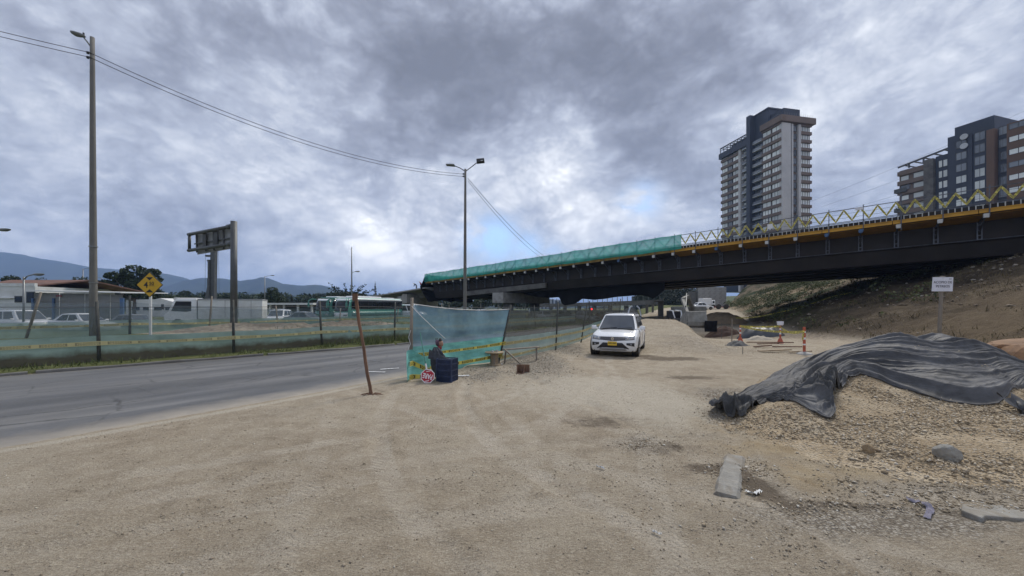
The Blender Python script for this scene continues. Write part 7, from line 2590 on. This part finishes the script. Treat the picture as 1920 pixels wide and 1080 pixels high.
def treeline():
    lobes = []
    r = random.Random(5)
    for i in range(150):
        px = r.uniform(-60, 1020); Y = r.uniform(140, 230)
        h = r.uniform(9, 16) * (Y / 180); h = min(h, (577 - 547) / F * Y + 2)
        w = h * r.uniform(.5, .8)
        for k in range(3):
            lobes.append(((px - 960) / F * Y + r.uniform(-w, w) * .6, Y, h * r.uniform(.35, .72), w * .6, w * .6, h * .28))
    V, Fq = leaf_cloud(lobes, 80000, .5, 77)
    tag(np_mesh('far_trees', V, Fq, 'leaf_dark'), 'dark belt of far trees along the horizon below the hills', 'trees', kind='stuff')
    # wooded slope seen below the deck, left of the retaining wall
    lobes = []
    for i in range(110):
        px = r.uniform(1205, 1320); Y = r.uniform(125, 190)
        zt = EYE + (HZ - r.uniform(536, 575)) / F * Y
        lobes.append(((px - 960) / F * Y, Y, zt - 2, 4, 4, 3.2))
    V, Fq = leaf_cloud(lobes, 60000, .26, 78)
    tag(np_mesh('far_wood', V, Fq, 'leaf_pine'), 'dark wooded slope seen through the opening below the deck', 'trees', kind='stuff')
    # scrub on the cut slope
    rr = np.random.default_rng(12)
    L = []
    for i in range(1500):
        y = rr.uniform(24, 85); x = float(np.interp(y, TOE[:, 0], TOE[:, 1])) + rr.uniform(1.5, 38)
        d = float(fbm(np.array([x * .12]), np.array([y * .12]), 3, 63)[0])
        ray = x / y
        if d < -.02 and rr.uniform() < .75: continue
        if y < 34 and rr.uniform() < .6: continue
        s = rr.uniform(.25, .9) * (1.3 if y > 45 else 1)
        L.append((x, y, h_at(x, y) + s * .3, s, s, s * .65))
    V, Fq = leaf_cloud(L, 110000, .075, 79)
    tag(np_mesh('scrub', V, Fq, 'leaf_scrub'), 'green scrub growing in patches over the cut slope', 'scrub', kind='stuff')


treeline()


def hill_tufts():
    rr = np.random.default_rng(14)
    n = 26000
    y = rr.uniform(11, 70, n); x = np.interp(y, TOE[:, 0], TOE[:, 1]) + rr.uniform(.5, 26, n)
    k = (fbm(x * .35, y * .35, 4, 88) > .10) & (x / y < 1.6)
    x, y = x[k], y[k]; n = len(x); z = H0(x, y) - .02
    h = rr.uniform(.08, .35, n); a = rr.uniform(0, PI, n); w = rr.uniform(.012, .03, n)
    P = np.stack([x, y, z], -1); D = np.stack([np.cos(a) * w, np.sin(a) * w, 0 * w], -1)
    tip = P + np.stack([rr.normal(0, .5, n) * h, rr.normal(0, .5, n) * h, h], -1)
    V = np.stack([P - D, P + D, tip], 1).reshape(-1, 3)
    tag(np_mesh('dry_grass', V, np.arange(n * 3).reshape(-1, 3), 'leaf_dry'), 'dry straw coloured grass tufts on the bare hillside', 'grass', kind='stuff')


hill_tufts()


def grass():
    rr = np.random.default_rng(4)
    # blades along the far verge and over the median
    A = resample(ROAD_F, 1200)
    d = np.gradient(A, axis=0); d /= np.linalg.norm(d, axis=1)[:, None]
    nrm = np.stack([-d[:, 1], d[:, 0]], 1)
    n = 52000
    i = rr.integers(150, 900, n); off = .16 + 4.5 * rr.uniform(0, 1, n) ** 1.8
    x = A[i, 0] + nrm[i, 0] * off + rr.normal(0, .08, n); y = A[i, 1] + nrm[i, 1] * off + rr.normal(0, .08, n)
    vis = (y > 3) & (y < 45)
    dens = sstep(-.15, .25, fbm(x * .9, y * .9, 3, 8)) * (.25 + .75 * sstep(14, 19, y)) + .05
    k = vis & (rr.uniform(0, 1, n) < dens)
    x, y = x[k], y[k]; n = len(x)
    z = H0(x, y) - .01
    h = rr.uniform(.06, .22, n) * (1 + 1.6 * (sstep(17, 19, y) * (1 - sstep(22, 26, y)) * (off[k] < 1.2)))
    a = rr.uniform(0, PI, n); w = rr.uniform(.008, .02, n); lx = rr.normal(0, .5, n) * h; ly = rr.normal(0, .5, n) * h
    P = np.stack([x, y, z], -1)
    D = np.stack([np.cos(a) * w, np.sin(a) * w, 0 * w], -1)
    tip = P + np.stack([lx, ly, h], -1)
    V = np.stack([P - D, P + D, tip], 1).reshape(-1, 3)
    o = np_mesh('grass', V, np.arange(n * 3).reshape(-1, 3), 'leaf_grass')
    tag(o, 'rough grass growing along the far verge of the road and on the median', 'grass', kind='stuff')


grass()


# ------------------------------------------------------------------ buildings beyond the median
def house():
    Y = 40; x0 = (-70 - 960) / F * Y; x1 = (66 - 960) / F * Y
    T = thing('house', 'low white house with red tiled roof at the left edge', 'building', (x0, Y, 0))
    w = x1 - x0; h = EYE + (HZ - 537) / F * Y
    mb = MB(); mb.bb((0, 0, -.3), (w, 8, h)); mb.bb((w - 4.2, -.06, h), (w, .2, h + .35)); mb.build('wall', 'wall_white', T)
    mb = MB(); mb.add([(-.4, -.5, h - .4), (w - 5, -.5, h - .4), (w + 1.5, 4, h + 1.0), (-.4, 4, h + 1.0), (w + 3.5, 8.5, h - .2), (-.4, 8.5, h - .2)], [(0, 1, 2, 3), (3, 2, 4, 5)])
    solid(mb.build('roof', 'roof_tile', T), .15)
    for (a, b_, c_, d_) in [((28 - 960) / F * Y - x0, (43 - 960) / F * Y - x0, 555, 567), ((50 - 960) / F * Y - x0, (66 - 960) / F * Y - x0, 547, 568)]:
        z1 = EYE + (HZ - c_) / F * Y; z0 = EYE + (HZ - d_) / F * Y
        mb = MB(); mb.bb((a, -.05, z0), (b_, .02, z1)); f = mb.build('window', 'steel_dark', T)
        mb = MB(); mb.bb((a + .08, -.07, z0 + .08), (b_ - .08, -.051, z1 - .08)); mb.build('pane', 'glass_dark', f)
    mb = MB(); mb.bb((2.6, -.25, 3.0), (5.6, 0, 3.08)); mb.build('ledge', 'wall_white', T)


house()


def shed():
    Y = 33; x0 = (64 - 960) / F * Y; x1 = (231 - 960) / F * Y
    T = thing('metal_shed', 'long grey corrugated metal shed behind the tall left pole', 'shed', (x0, Y, 0))
    w = x1 - x0
    h0 = EYE + (HZ - 546) / F * Y; h1 = EYE + (HZ - 550) / F * Y
    # wall sheets, each laid beside the next
    m = 7
    for i in range(m):
        a = w * i / m; b_ = w * (i + 1) / m
        top = h0 + (h1 - h0) * (i + .5) / m - .12
        n = 26
        V = []
        for k in range(n):
            t = k / (n - 1); x = a + .01 + (b_ - a - .02) * t
            d = -.02 * math.sin(t * 2 * PI * 8) - (.02 if i % 2 else 0)
            V += [(x, d, 0), (x, d, top)]
        o = np_mesh('wall_sheet', np.array(V), grid_faces(n, 2), 'corrugated', T, smooth=True)
    for z in (1.2, 2.0, 2.6):
        mb = MB(); mb.bar((0, -.06, z), (w, -.06, z - .05), .02, .07); mb.build('batten', 'corrugated', T)
    mb = MB(); mb.add([(-.35, -.6, h0), (w + .3, -.5, h1), (w + .3, 4, h1 + .12), (-.35, 4, h0 + .12)], [(0, 1, 2, 3)]); solid(mb.build('roof', 'white_dull', T), .09)
    for x in (.0, 1.85, w):
        mb = MB(); mb.box((x, -.09, 1.4), (.14 if x != w else .3, .12, 2.9)); mb.build('corner_post', 'blue_paint', T)
    mb = MB(); mb.box((2.3, -.08, h0 - .42), (.5, .03, .14)); mb.build('red_board', 'car_red', T)


shed()


def warehouse():
    Y = 70; x0 = (236 - 960) / F * Y; x1 = (352 - 960) / F * Y
    T = thing('warehouse', 'long low white warehouse with a shallow gable behind the clearance sign', 'building', (x0, Y, 0))
    w = x1 - x0; e = EYE + (HZ - 566) / F * Y; pk = EYE + (HZ - 559) / F * Y
    mb = MB(); mb.prism([(0, -.5), (w, -.5), (w, e - .8), (w * .55, pk), (w * .48, pk - .2), (0, e + .4)], 0, 14); mb.build('wall', 'wall_white', T)
    for i in range(5):
        mb = MB(); mb.bb((1.2 + i * 2.1, -.06, e - 1.6), (2.6 + i * 2.1, .02, e - 1.0)); mb.build('window', 'glass_dark', T)
    Y = 66; x0 = (455 - 960) / F * Y; x1 = (590 - 960) / F * Y
    T = thing('open_shed', 'open fronted shed on white columns between the truck and the coaches', 'shed', (x0, Y, 0))
    w = x1 - x0; h = EYE + (HZ - 569) / F * Y
    mb = MB(); mb.bb((-.4, -.6, h - .25), (w, 8, h + .1)); mb.build('roof', 'wall_white', T)
    mb = MB(); mb.bb((0, 7.6, -.3), (w, 7.9, h - .3)); mb.build('back_wall', 'corrugated', T)
    for i in range(6):
        mb = MB(); mb.box((w * i / 5.2, 0, h / 2 - .2), (.3, .3, h)); mb.build('column', 'wall_white', T)
    mb = MB(); mb.bb((w * .12, 1, h - 1.6), (w * .55, 1.2, h - .8)); mb.build('panel', 'wall_white', T)


warehouse()


def city():
    # far apartment blocks seen between the pier and the hanging sheet
    r = random.Random(8)
    for i in range(6):
        px = 1014 + i * 6.5; Y = 420 + r.uniform(-20, 40); w = 5.5 / F * Y; h = EYE + (HZ - r.uniform(560, 564)) / F * Y
        T = thing('apartment_block', 'pale far apartment block under the viaduct, %s from the left of six' % ('first', 'second', 'third', 'fourth', 'fifth', 'sixth')[i], 'building', ((px - 960) / F * Y, Y, 0), 0, 'far apartment blocks')
        mb = MB(); mb.bb((0, 0, -2), (w, 10, h)); mb.build('wall', 'far_city', T)
        mb = MB(); mb.bb((w * .2, -.1, 1), (w * .8, .1, h - 1)); mb.build('window_strip', 'navy_glass', T)
    Y = 230; x = (1192 - 960) / F * Y
    T = thing('apartment_block', 'dark apartment block just visible beneath the hanging black sheet', 'building', (x, Y, 0))
    h = EYE + (HZ - 555) / F * Y
    mb = MB(); mb.bb((0, 0, 0), (4.5, 8, h)); mb.build('wall', 'navy_wall', T)
    for k in range(4):
        mb = MB(); mb.bb((.4, -.08, h - 1.6 - k * 2), (4.1, .02, h - .8 - k * 2)); mb.build('window', 'pane_far', T)


city()


# ------------------------------------------------------------------ site under and beyond the viaduct
def overpass():
    Y = 112
    T = thing('overpass', 'low dark concrete overpass crossing in the distance beneath the viaduct', 'bridge', (PX(1008, 575, Y)[0], Y, 0))
    x1 = PX(1242, 575, 96)[0] - T.location.x
    z1 = EYE + (HZ - 566) / F * Y; z0 = EYE + (HZ - 573.5) / F * Y
    mb = MB(); mb.add([(0, 0, z0 - .4), (x1, -16, z0 + .2), (x1, -16, z1 + .3), (0, 0, z1 - .7), (0, 9, z0 - .4), (x1, -7, z0 + .2), (x1, -7, z1 + .3), (0, 9, z1 - .7)],
                      [(0, 1, 2, 3), (7, 6, 5, 4), (0, 4, 5, 1), (1, 5, 6, 2), (2, 6, 7, 3), (3, 7, 4, 0)]); mb.build('deck', 'concrete_dark', T)
    for i in range(9):
        t = i / 8
        mb = MB(); mb.box((x1 * t, -16 * t + 1, (z0 - .5) / 2), (.9, 1.2, z0 + .5)); mb.build('column', 'concrete_dark', T)
    for i in range(26):
        t = (i + .5) / 26
        mb = MB(); mb.box((x1 * t, -16 * t, z1 - .2 + .5 * t + .4), (.12, .12, 1.3)); mb.build('rail_post', 'steel_dark', T)
    mb = MB(); mb.bb((-30, 8, -1), (x1 + 10, 9, 1.2)); mb.build('barrier', 'concrete_dark', T)


overpass()


def site():
    # concrete column with stained face at the ramp end
    Y = 58; x, _, _ = PX(1240, 575, Y)
    T = thing('concrete_column', 'pale stained concrete column rising at the far end of the ramp', 'column', (x, Y, h_at(x, Y)))
    mb = MB(); mb.bb((-.3, 0, -.3), (.35, .6, EYE + (HZ - 565) / F * Y - T.location.z)); mb.build('shaft', 'concrete', T)
    mb = MB(); mb.bb((-.9, -.1, EYE + (HZ - 566) / F * Y - T.location.z), (.4, .7, EYE + (HZ - 564) / F * Y - T.location.z)); mb.build('head', 'concrete', T)
    # retaining wall of stacked concrete panels
    Y = 112; x0 = PX(1309, 0, Y)[0]; x1 = PX(1362, 0, Y)[0]
    T = thing('retaining_wall', 'pale concrete panel retaining wall beneath the far side of the viaduct', 'wall', (x0, Y, 1.5))
    W_ = x1 - x0; top = EYE + (HZ - 538) / F * Y - 1.5
    me = shared('panel', MB().bb((0.01, 0, 0.01), (.99, .3, .985)), 'concrete')
    nx, nz = 5, 5
    for i in range(nx):
        for j in range(nz):
            o = inst(me, 'panel', T, (W_ * i / nx, -.04 * ((i + j) % 2) , top * j / nz), (W_ / nx, 1, top / nz))
    mb = MB(); mb.bb((0, .27, 0), (W_, 1, top)); mb.build('core', 'concrete_dark', T)
    xb = PX(1293, 0, Y)[0] - x0
    me2 = shared('panel', MB().bb((0.01, 0, 0.01), (.99, .3, .985)), 'concrete_dark')
    for j in range(4):
        inst(me2, 'panel', T, (xb, .9, top * .8 * j / 4), (-xb - .05, 1, top * .8 / 4))
    # white cabin truck and its trailer
    Y = 84; x = PX(1330, 0, Y)[0]; z = h_at(x, Y)
    T = thing('truck', 'white truck with a boxy body parked before the retaining wall', 'truck', (x, Y, z))
    s = Y / F
    mb = MB(); mb.bb((-11.5 * s, 0, .7), (4.5 * s, 2.2, 2.2 + .0)); mb.build('body', 'white_paint', T, bevel=.08)
    mb = MB(); mb.bb((5 * s, 0, .6), (11.5 * s, 2.2, 1.75)); c_ = mb.build('cab', 'white_paint', T, bevel=.12)
    mb = MB(); mb.bb((6.5 * s, -.03, 1.1), (9.5 * s, .02, 1.55)); mb.build('window', 'glass_dark', c_)
    for xx in (-8 * s, 7.5 * s):
        mb = MB(); mb.lathe((xx, 0, .4), [(.4, -.1), (.4, .25)], 16, axis='y'); mb.build('wheel', 'tyre', T)
    Y = 76; x = PX(1352, 0, Y)[0]; z = h_at(x, Y); s = Y / F
    T = thing('flat_trailer', 'dark red flat trailer with two wheels right of the white truck', 'trailer', (x, Y, z))
    mb = MB(); mb.bb((-16 * s, 0, .35), (17 * s, 1.8, .55)); mb.build('bed', 'car_red', T)
    for xx in (-5 * s, 9 * s):
        mb = MB(); mb.lathe((xx, -.1, .55), [(.5, -.1), (.5, .25)], 16, axis='y'); mb.build('wheel', 'tyre', T)
    simple_car('car', 'low white car parked left of the white truck below the wall', 'car', 1316, 74, R(95), 'white_paint', 'sedan')

    # excavator bucket and arm
    Y = 31.0; x = PX(1305, 0, Y)[0]; s = Y / F; z = EYE - (613 - HZ) * s
    T = thing('excavator', 'grey excavator seen from the front with its large bucket lowered', 'excavator', (x, Y, z))
    V = []
    prof = [(0, -.05), (-.28, .12), (-.30, .45), (-.10, .85), (.12, 1.30), (.18, 1.32)]
    wl, wr = -20 * s, 17 * s
    mb = MB()
    n = len(prof)
    top_in = 5 * s
    Vv = []
    for i, (yy, zz) in enumerate(prof):
        t = zz / 1.32
        Vv += [(wl + top_in * .9 * max(0, t), yy, zz), (wr + top_in * .6 * max(0, t) - .0, yy, zz)]
    mb.add(Vv, [(2 * i, 2 * i + 1, 2 * i + 3, 2 * i + 2) for i in range(n - 1)])
    sh = solid(mb.build('bucket_shell', 'machine_grey', T, smooth=False), .05)
    for sx, xx0, xx1 in ((-1, wl, wl + top_in * .9), (1, wr, wr + top_in * .6)):
        mb = MB()
        mb.add([(xx0, .0, -.05), (xx0, -.28, .12), (xx0 * .999, -.30, .45), (xx1, .15, 1.32), (xx1 + sx * .35 * (sx > 0), 1.1, .9), (xx0 + sx * .45 * (sx > 0), 1.2, .0)], [(0, 1, 2, 3, 4, 5)])
        solid(mb.build('bucket_side', 'machine_grey', T), .04)
    for k in range(5):
        mb = MB(); mb.box((wl + (wr - wl) * (k + .5) / 5, -.05, -.06), (.16, .30, .07)); mb.build('tooth', 'machine_grey', T)
    mb = MB(); mb.bar((-.45, .5, 1.0), (.05, 2.6, 2.40), .26, .34); mb.build('stick', 'machine_grey', T, bevel=.03)
    mb = MB(); mb.bar((.0, 2.4, 2.35), (1.4, 4.4, 2.65), .26, .36); mb.bar((1.35, 4.3, 2.65), (3.9, 8.5, 1.5), .32, .45); mb.build('boom', 'machine_grey', T, bevel=.03)
    mb = MB(); mb.tube([(-.3, 1.2, 1.75), (1.1, 4.0, 2.95)], .06, 8); mb.build('ram', 'steel_grey', T)
    mb = MB(); mb.bb((3.0, 8.5, .2), (5.4, 12, 1.75)); mb.build('house', 'machine_grey', T, bevel=.1)
    for xx in (2.8, 5.2):
        mb = MB(); mb.bb((xx, 8, -1.0), (xx + .5, 12.5, 0)); mb.build('track', 'black_plastic', T, bevel=.2)

    # skid loader
    Y = 33; x = PX(1272, 0, Y)[0]; s = Y / F; z = EYE - (605 - HZ) * s
    T = thing('skid_loader', 'small skid loader with white frame and dark cab on the ramp edge', 'loader', (x, Y, z))
    mb = MB(); mb.bb((-7 * s, .3, .38), (7 * s, 1.8, 1.05)); mb.build('cab', 'black_plastic', T, bevel=.05)
    for sx in (-1, 1):
        mb = MB(); mb.tube([(sx * 5.5 * s, .1, .42), (sx * 7.6 * s, .15, .75), (sx * 7.6 * s, .3, 1.05), (sx * 6 * s, 1.2, 1.1)], .055, 7); mb.build('lift_arm', 'white_paint', T)
        for yy in (.4, 1.5):
            mb = MB(); mb.lathe((sx * 7.5 * s, yy, .2), [(.25, -.1), (.25, .1)], 14, axis='x'); mb.build('wheel', 'tyre', T)
    mb = MB(); mb.bb((-9 * s, -.25, .22), (9 * s, .15, .38)); mb.build('attachment', 'steel_dark', T)
    mb = MB(); mb.bar((-2.5 * s, -.2, .25), (-2.5 * s, -.2, -.25), .07); mb.bar((-2.5 * s, -.2, -.22), (2.5 * s, -.3, -.3), .07); mb.build('drill_stem', 'steel_dark', T)

    # concrete mixer / pump behind the ramp
    Y = 47; x = PX(1190, 0, Y)[0]; s = Y / F; z = h_at(x, Y)
    T = thing('mixer_truck', 'concrete mixer truck with white hoops standing behind the ramp', 'truck', (x, Y, z))
    zb = EYE - (603 - HZ) * s - z
    for sx, a in ((-1, -12), (1, 11)):
        mb = MB(); mb.tube([(a * s, 0, zb), (a * s * 1.05, 0, zb + .9), (a * s * .75, 0, zb + 1.75), (a * s * .35, 0, zb + 2.0)], .10, 8); mb.build('hoop', 'white_paint', T, smooth=True)
    mb = MB(); mb.lathe((0, .6, zb + .9), [(.3, -.5), (.75, 0), (.9, 1.2), (.7, 2.6), (.3, 3.4)], 18, axis='y'); mb.build('drum', 'machine_grey', T, smooth=True)
    mb = MB(); mb.bar((.1, -.6, zb + .9), (1.6, -1.2, zb - .1), .3, .12); mb.build('chute', 'steel_dark', T)
    mb = MB(); mb.bb((-.8, .3, 0), (.8, 5, zb + .1)); mb.build('chassis', 'black_plastic', T)
    for sx in (-.9, .9):
        for yy in (1, 2.2, 4.6):
            mb = MB(); mb.lathe((sx, yy, .5), [(.5, -.15), (.5, .15)], 16, axis='x'); mb.build('wheel', 'tyre', T)
    # columns seen behind it
    for i, (px, w) in enumerate(((1213, 5), (1224, 4))):
        Y = 70; x = PX(px, 0, Y)[0]; z = h_at(x, Y)
        mb = MB(); mb.lathe((0, 0, 0), [(w * Y / F / 2, -.3), (w * Y / F / 2, EYE + (HZ - 571) / F * Y - z)], 14)
        tag(mb.build('concrete_column', 'concrete_dark', loc=(x, Y, z)), ('thick', 'thin')[i] + ' dark column in the shade right of the mixer truck', 'column')
    # traffic light
    Y = 46; x = PX(1109, 0, Y)[0]; z = h_at(x, Y)
    T = thing('traffic_light', 'traffic light showing red under the viaduct behind the net fence', 'traffic light', (x, Y, z))
    zl = EYE + (HZ - 579.5) / F * Y - z
    mb = MB(); mb.tube([(-.25, 0, 0), (-.25, 0, zl + 1.0)], .07, 8); mb.build('post', 'steel_dark', T)
    mb = MB(); mb.box((0, 0, zl - .3), (.34, .25, .95)); mb.bar((-.25, 0, zl), (0, 0, zl), .06); hs = mb.build('housing', 'lamp_black', T, bevel=.03)
    m, t, b, out = new_mat('red_lens'); t.put(b.inputs['Base Color'], (.8, .02, .02)); t.put(b.inputs['Emission Color'], (1, .03, .04)); b.inputs['Emission Strength'].default_value = 3.0; MT['red_lens'] = m
    mb = MB(); mb.lathe((0, -.135, zl), [(.11, 0), (.10, -.02), (.03, -.035)], 14, axis='y'); mb.build('red_lens', 'red_lens', hs)
    for dz in (-.3, -.6):
        mb = MB(); mb.lathe((0, -.135, zl + dz), [(.11, 0), (.10, -.02)], 14, axis='y'); mb.build('unlit_lens', 'black_plastic', hs)
    # black sheet screen and ochre soil heap
    Y = 30.5; s = Y / F; a = PX(1321, 601, Y); b_ = PX(1345, 602, Y); z0 = EYE - (622 - HZ) * s
    n, k = 20, 10; V = []
    for i in range(n):
        for j in range(k):
            u = i / (n - 1); v = j / (k - 1)
            V.append(((b_[0] - a[0]) * u, .12 * float(vnoise(u * 5, v * 2, 3)), (a[2] - z0) * v - .03 * math.sin(u * PI) * v))
    o = np_mesh('sheet_screen', np.array(V), grid_faces(n, k), 'black_sheet', smooth=True); o.location = (a[0], Y, z0); solid(o, .02)
    tag(o, 'upright black plastic screen right of the excavator bucket', 'plastic sheet')
    def mound(label, px0, px1, top, bot, Y, m, seed, flat=.6, name='soil_mound'):
        s = Y / F; x0 = PX(px0, 0, Y)[0]; x1 = PX(px1, 0, Y)[0]; w = (x1 - x0) / 2; h = (bot - top) * s
        n = 40; xs = np.linspace(-1, 1, n); X, Yg = np.meshgrid(xs, xs, indexing='ij')
        q = np.clip(1 - (X ** 2 + Yg ** 2), 0, 1) ** .8
        Z = h * q * (1 + .3 * fbm(X * 3, Yg * 3, 3, seed)) - .15
        V = np.stack([X * w, Yg * w * flat, Z], -1).reshape(-1, 3)
        o = np_mesh(name, V, grid_faces(n, n), m, smooth=True); o.location = ((x0 + x1) / 2, Y, EYE - (bot - HZ) * s)
        return tag(o, label, 'mound')
    mound('ochre soil mound between the loader and the excavator arm', 1266, 1286, 572, 584, 44, 'rock_brown', 3)
    mound('low pale gravel mound inside the taped off area', 1388, 1462, 626, 643, 23.5, 'gravel_pale', 5)
    mound('dark plastic covered mound behind the taped off area', 1380, 1478, 606, 640, 27.5, 'plastic_dark', 7, .7)
    mound('reddish dark earth bank in the excavation right of the ramp', 1318, 1400, 610, 634, 31, 'earth_red', 9, .5)
    mound('sandy earth bank behind the black screen beside the site road', 1305, 1400, 584, 606, 46, 'sand_bank', 11, .8)
    mound('sandy bank beyond the ramp end behind the loader', 1238, 1290, 586, 606, 50, 'sand_bank', 13, .6)
    # small black sheet with fragment near the ramp foot
    x, y = GX(1382, 648)
    n = 24; xs = np.linspace(-1, 1, n); X, Yg = np.meshgrid(xs, xs, indexing='ij')
    V = np.stack([X * .55, Yg * .4, .30 * np.clip(1 - X ** 2 - Yg ** 2, 0, 1) + .12 * np.abs(fbm(X * 3, Yg * 3, 4, 6))], -1).reshape(-1, 3)
    o = np_mesh('sheet_bundle', V, grid_faces(n, n), 'plastic_sheet', smooth=True, attrs=dict(crumple=np.ones(n * n))); o.location = (x, y, h_at(x, y) - .02)
    tag(o, 'small crumpled dark plastic bundle at the foot of the ramp', 'plastic bundle')


mm('plastic_dark', (.045, .05, .06), .5, var=.4, vs=.6, bump=.8, bs=3)
mm('earth_red', (.085, .05, .035), .95, var=.35, vs=1.2, bump=.6, bs=4)
mm('sand_bank', (.34, .26, .17), .95, var=.3, vs=.8, bump=.6, bs=3, dirt=((.18, .13, .08), .6))
site()


def delineator():
    def stripes(T, h, r, n=7):
        for i in range(n):
            mb = MB(); mb.lathe((0, 0, .02), [(r, h * i / n), (r, h * (i + 1) / n - .002)], 12)
            mb.build('band', 'white_sign' if i in (1, 3, 5) else 'rubber_orange', T)
    x, y = GX(1508, 664); z = h_at(x, y)
    A = thing('delineator_post', 'tall orange and white striped post on a stone at the taped corner', 'post', (x, y, z), 0, 'striped delineator posts')
    h = 1.12
    for i, (a, b_) in enumerate([(0, .30), (.30, .36), (.36, .52), (.52, .60), (.60, .78), (.78, .84), (.84, 1.0)]):
        mb = MB(); mb.lathe((0, 0, .05), [(.052, h * a), (.052, h * b_ - .001)], 12); mb.build('band', 'white_sign' if i % 2 else 'rubber_orange', A)
    mb = MB(); mb.lathe((0, 0, -.04), [(.34, 0), (.30, .07), (.16, .13), (.06, .15)], 9); o = mb.build('base_stone', 'concrete', A)
    topA = Vector((x, y, z + 1.02))
    tops = [topA]
    for i, (px, py, hh, lab) in enumerate([(1336, 641, 1.05, 'striped post in an orange foot with a white bucket on its top'), (1389, 641, 1.0, 'striped post in an orange foot beside the dark plastic bundle')]):
        pass
    out = []
    for (px, py, hh, lab, bucket) in [(1463, 643, 1.02, 'striped post in an orange foot with a white bucket on its top', True), (1388, 641, 1.0, 'striped post in an orange foot beside the dark plastic bundle', False)]:
        x, y = GX(px, py); z = h_at(x, y)
        T = thing('delineator_post', lab, 'post', (x, y, z), 0, 'striped delineator posts')
        mb = MB(); mb.lathe((0, 0, 0), [(.17, 0), (.16, .03), (.09, .24), (.055, .30)], 12); mb.build('foot', 'rubber_orange', T)
        for i, (a, b_) in enumerate([(.3, .5), (.5, .6), (.6, .75), (.75, .84), (.84, 1.0)]):
            mb = MB(); mb.lathe((0, 0, 0), [(.045, hh * a), (.045, hh * b_ - .001)], 10); mb.build('band', 'white_sign' if i % 2 else 'rubber_orange', T)
        if bucket:
            mb = MB(); mb.lathe((x, y, z + hh), [(.10, 0), (.15, .02), (.17, .22), (.16, .22), (.14, .05)], 14); o = mb.build('bucket', 'white_board', smooth=False)
            tag(o, 'white bucket turned over the top of the middle striped post', 'bucket')
        out.append(Vector((x, y, z + hh * .95)))
    mid, left = out
    def tape(a, b, sag, lab, w=.085):
        n = 24
        pts = [a.lerp(b, i / n) - Vector((0, 0, sag * 4 * (i / n) * (1 - i / n))) for i in range(n + 1)]
        c = pts[0].copy()
        o = strip('warning_tape', [p - c for p in pts], w, 'tape', T0=1, sub=1, twist=.3, n_=(b - a).cross(Vector((0, 0, 1))).normalized())
        o.location = c
        tag(o, lab, 'warning tape', 'tapes strung between the striped posts')
    d = Vector((-.06, -.06, 0))
    tape(left + d, topA + d + Vector((0, 0, -.05)), .12, 'front yellow tape from the left striped post to the tall right post')
    tape(left + d, mid + d, .04, 'back yellow tape from the left striped post to the bucket post')
    tape(mid + d, topA + d, .22, 'slack yellow tape from the bucket post to the tall right post')
    tape(topA + d + Vector((-.02, -.02, 0)), topA + Vector((-.16, -.1, -.42)), .02, 'loose tape end hanging from the tall striped post')
    # long tape up the hillside
    a = Vector(PX(1380, 600, 42)); a.z = h_at(a.x, a.y) + .8
    pts = [a]
    for px, py, Y in ((1450, 588, 41), (1560, 556, 40), (1668, 526, 39)):
        pts.append(Vector(PX(px, py, Y)))
    for q, (p0, p1) in enumerate(zip(pts[:-1], pts[1:])):
        tape(p0, p1, .15, 'long yellow tape strung up the green hillside under the deck, %s stretch' % ('lowest', 'middle', 'highest')[q], .11)
    # timber lying on the ground
    for (pa, pb, w, m, lab) in [((1422, 661), (1482, 660), .14, 'wood_plank', 'long pale plank lying in front of the tall striped post'), ((1480, 663), (1521, 663), .12, 'wood_plank', 'short pale plank at the foot of the tall striped post'),
                               ((1414, 652), (1446, 651), .10, 'wood_rust', 'dark broken timber on the ground left of the planks'), ((1448, 652), (1504, 654), .07, 'wood_rust', 'thin dark board lying behind the long pale plank'),
                               ((1420, 647), (1460, 648), .09, 'wood_rust', 'dark crossed timber nearest the gravel mound'), ((1400, 643), (1488, 645), .07, 'wood_rust', 'long thin timber along the foot of the gravel mound')]:
        a = Vector((*GX(*pa), 0)); b_ = Vector((*GX(*pb), 0)); c = (a + b_) / 2; zz = h_at(c.x, c.y) + .06
        mb = MB(); mb.bar(a - c, b_ - c + Vector((0, 0, .04)), w, .05); tag(mb.build('timber', m, loc=(c.x, c.y, zz)), lab, 'timber')
    # thin stakes by the ramp
    for (px, top, bot, m, lab) in [(1372, 597, 640, 'wood_grey', 'grey wooden stake standing in the excavation'), (1392, 650, 664, 'steel_dark', 'thin steel pin in the dirt below the plastic bundle'), (1353, 600, 630, 'steel_dark', 'thin steel rod standing right of the black screen')]:
        x, y = GX(px, bot); mb = MB(); mb.tube([(0, 0, -.3), (.02, 0, (bot - top) / F * y)], .03 if m == 'wood_grey' else .012, 6)
        tag(mb.build('rod', m, loc=(x, y, h_at(x, y))), lab, 'stake')


delineator()


# ------------------------------------------------------------------ air
def haze():
    m = bpy.data.materials.new('haze'); m.use_nodes = True
    t = NT(m.node_tree); t.n.clear()
    out = t.node('ShaderNodeOutputMaterial')
    v = t.node('ShaderNodeVolumePrincipled')
    v.inputs['Color'].default_value = (.42, .60, 1.0, 1)
    v.inputs['Density'].default_value = .00024
    v.inputs['Anisotropy'].default_value = .1
    t.l.new(v.outputs[0], out.inputs['Volume'])
    MT['haze'] = m
    mb = MB(); mb.bb((-9700, -9700, -23), (9700, 9700, 430)); o = mb.build('haze', 'haze')
    tag(o, kind='stuff', label='thin blue air over the far hills', cat='haze')


haze()
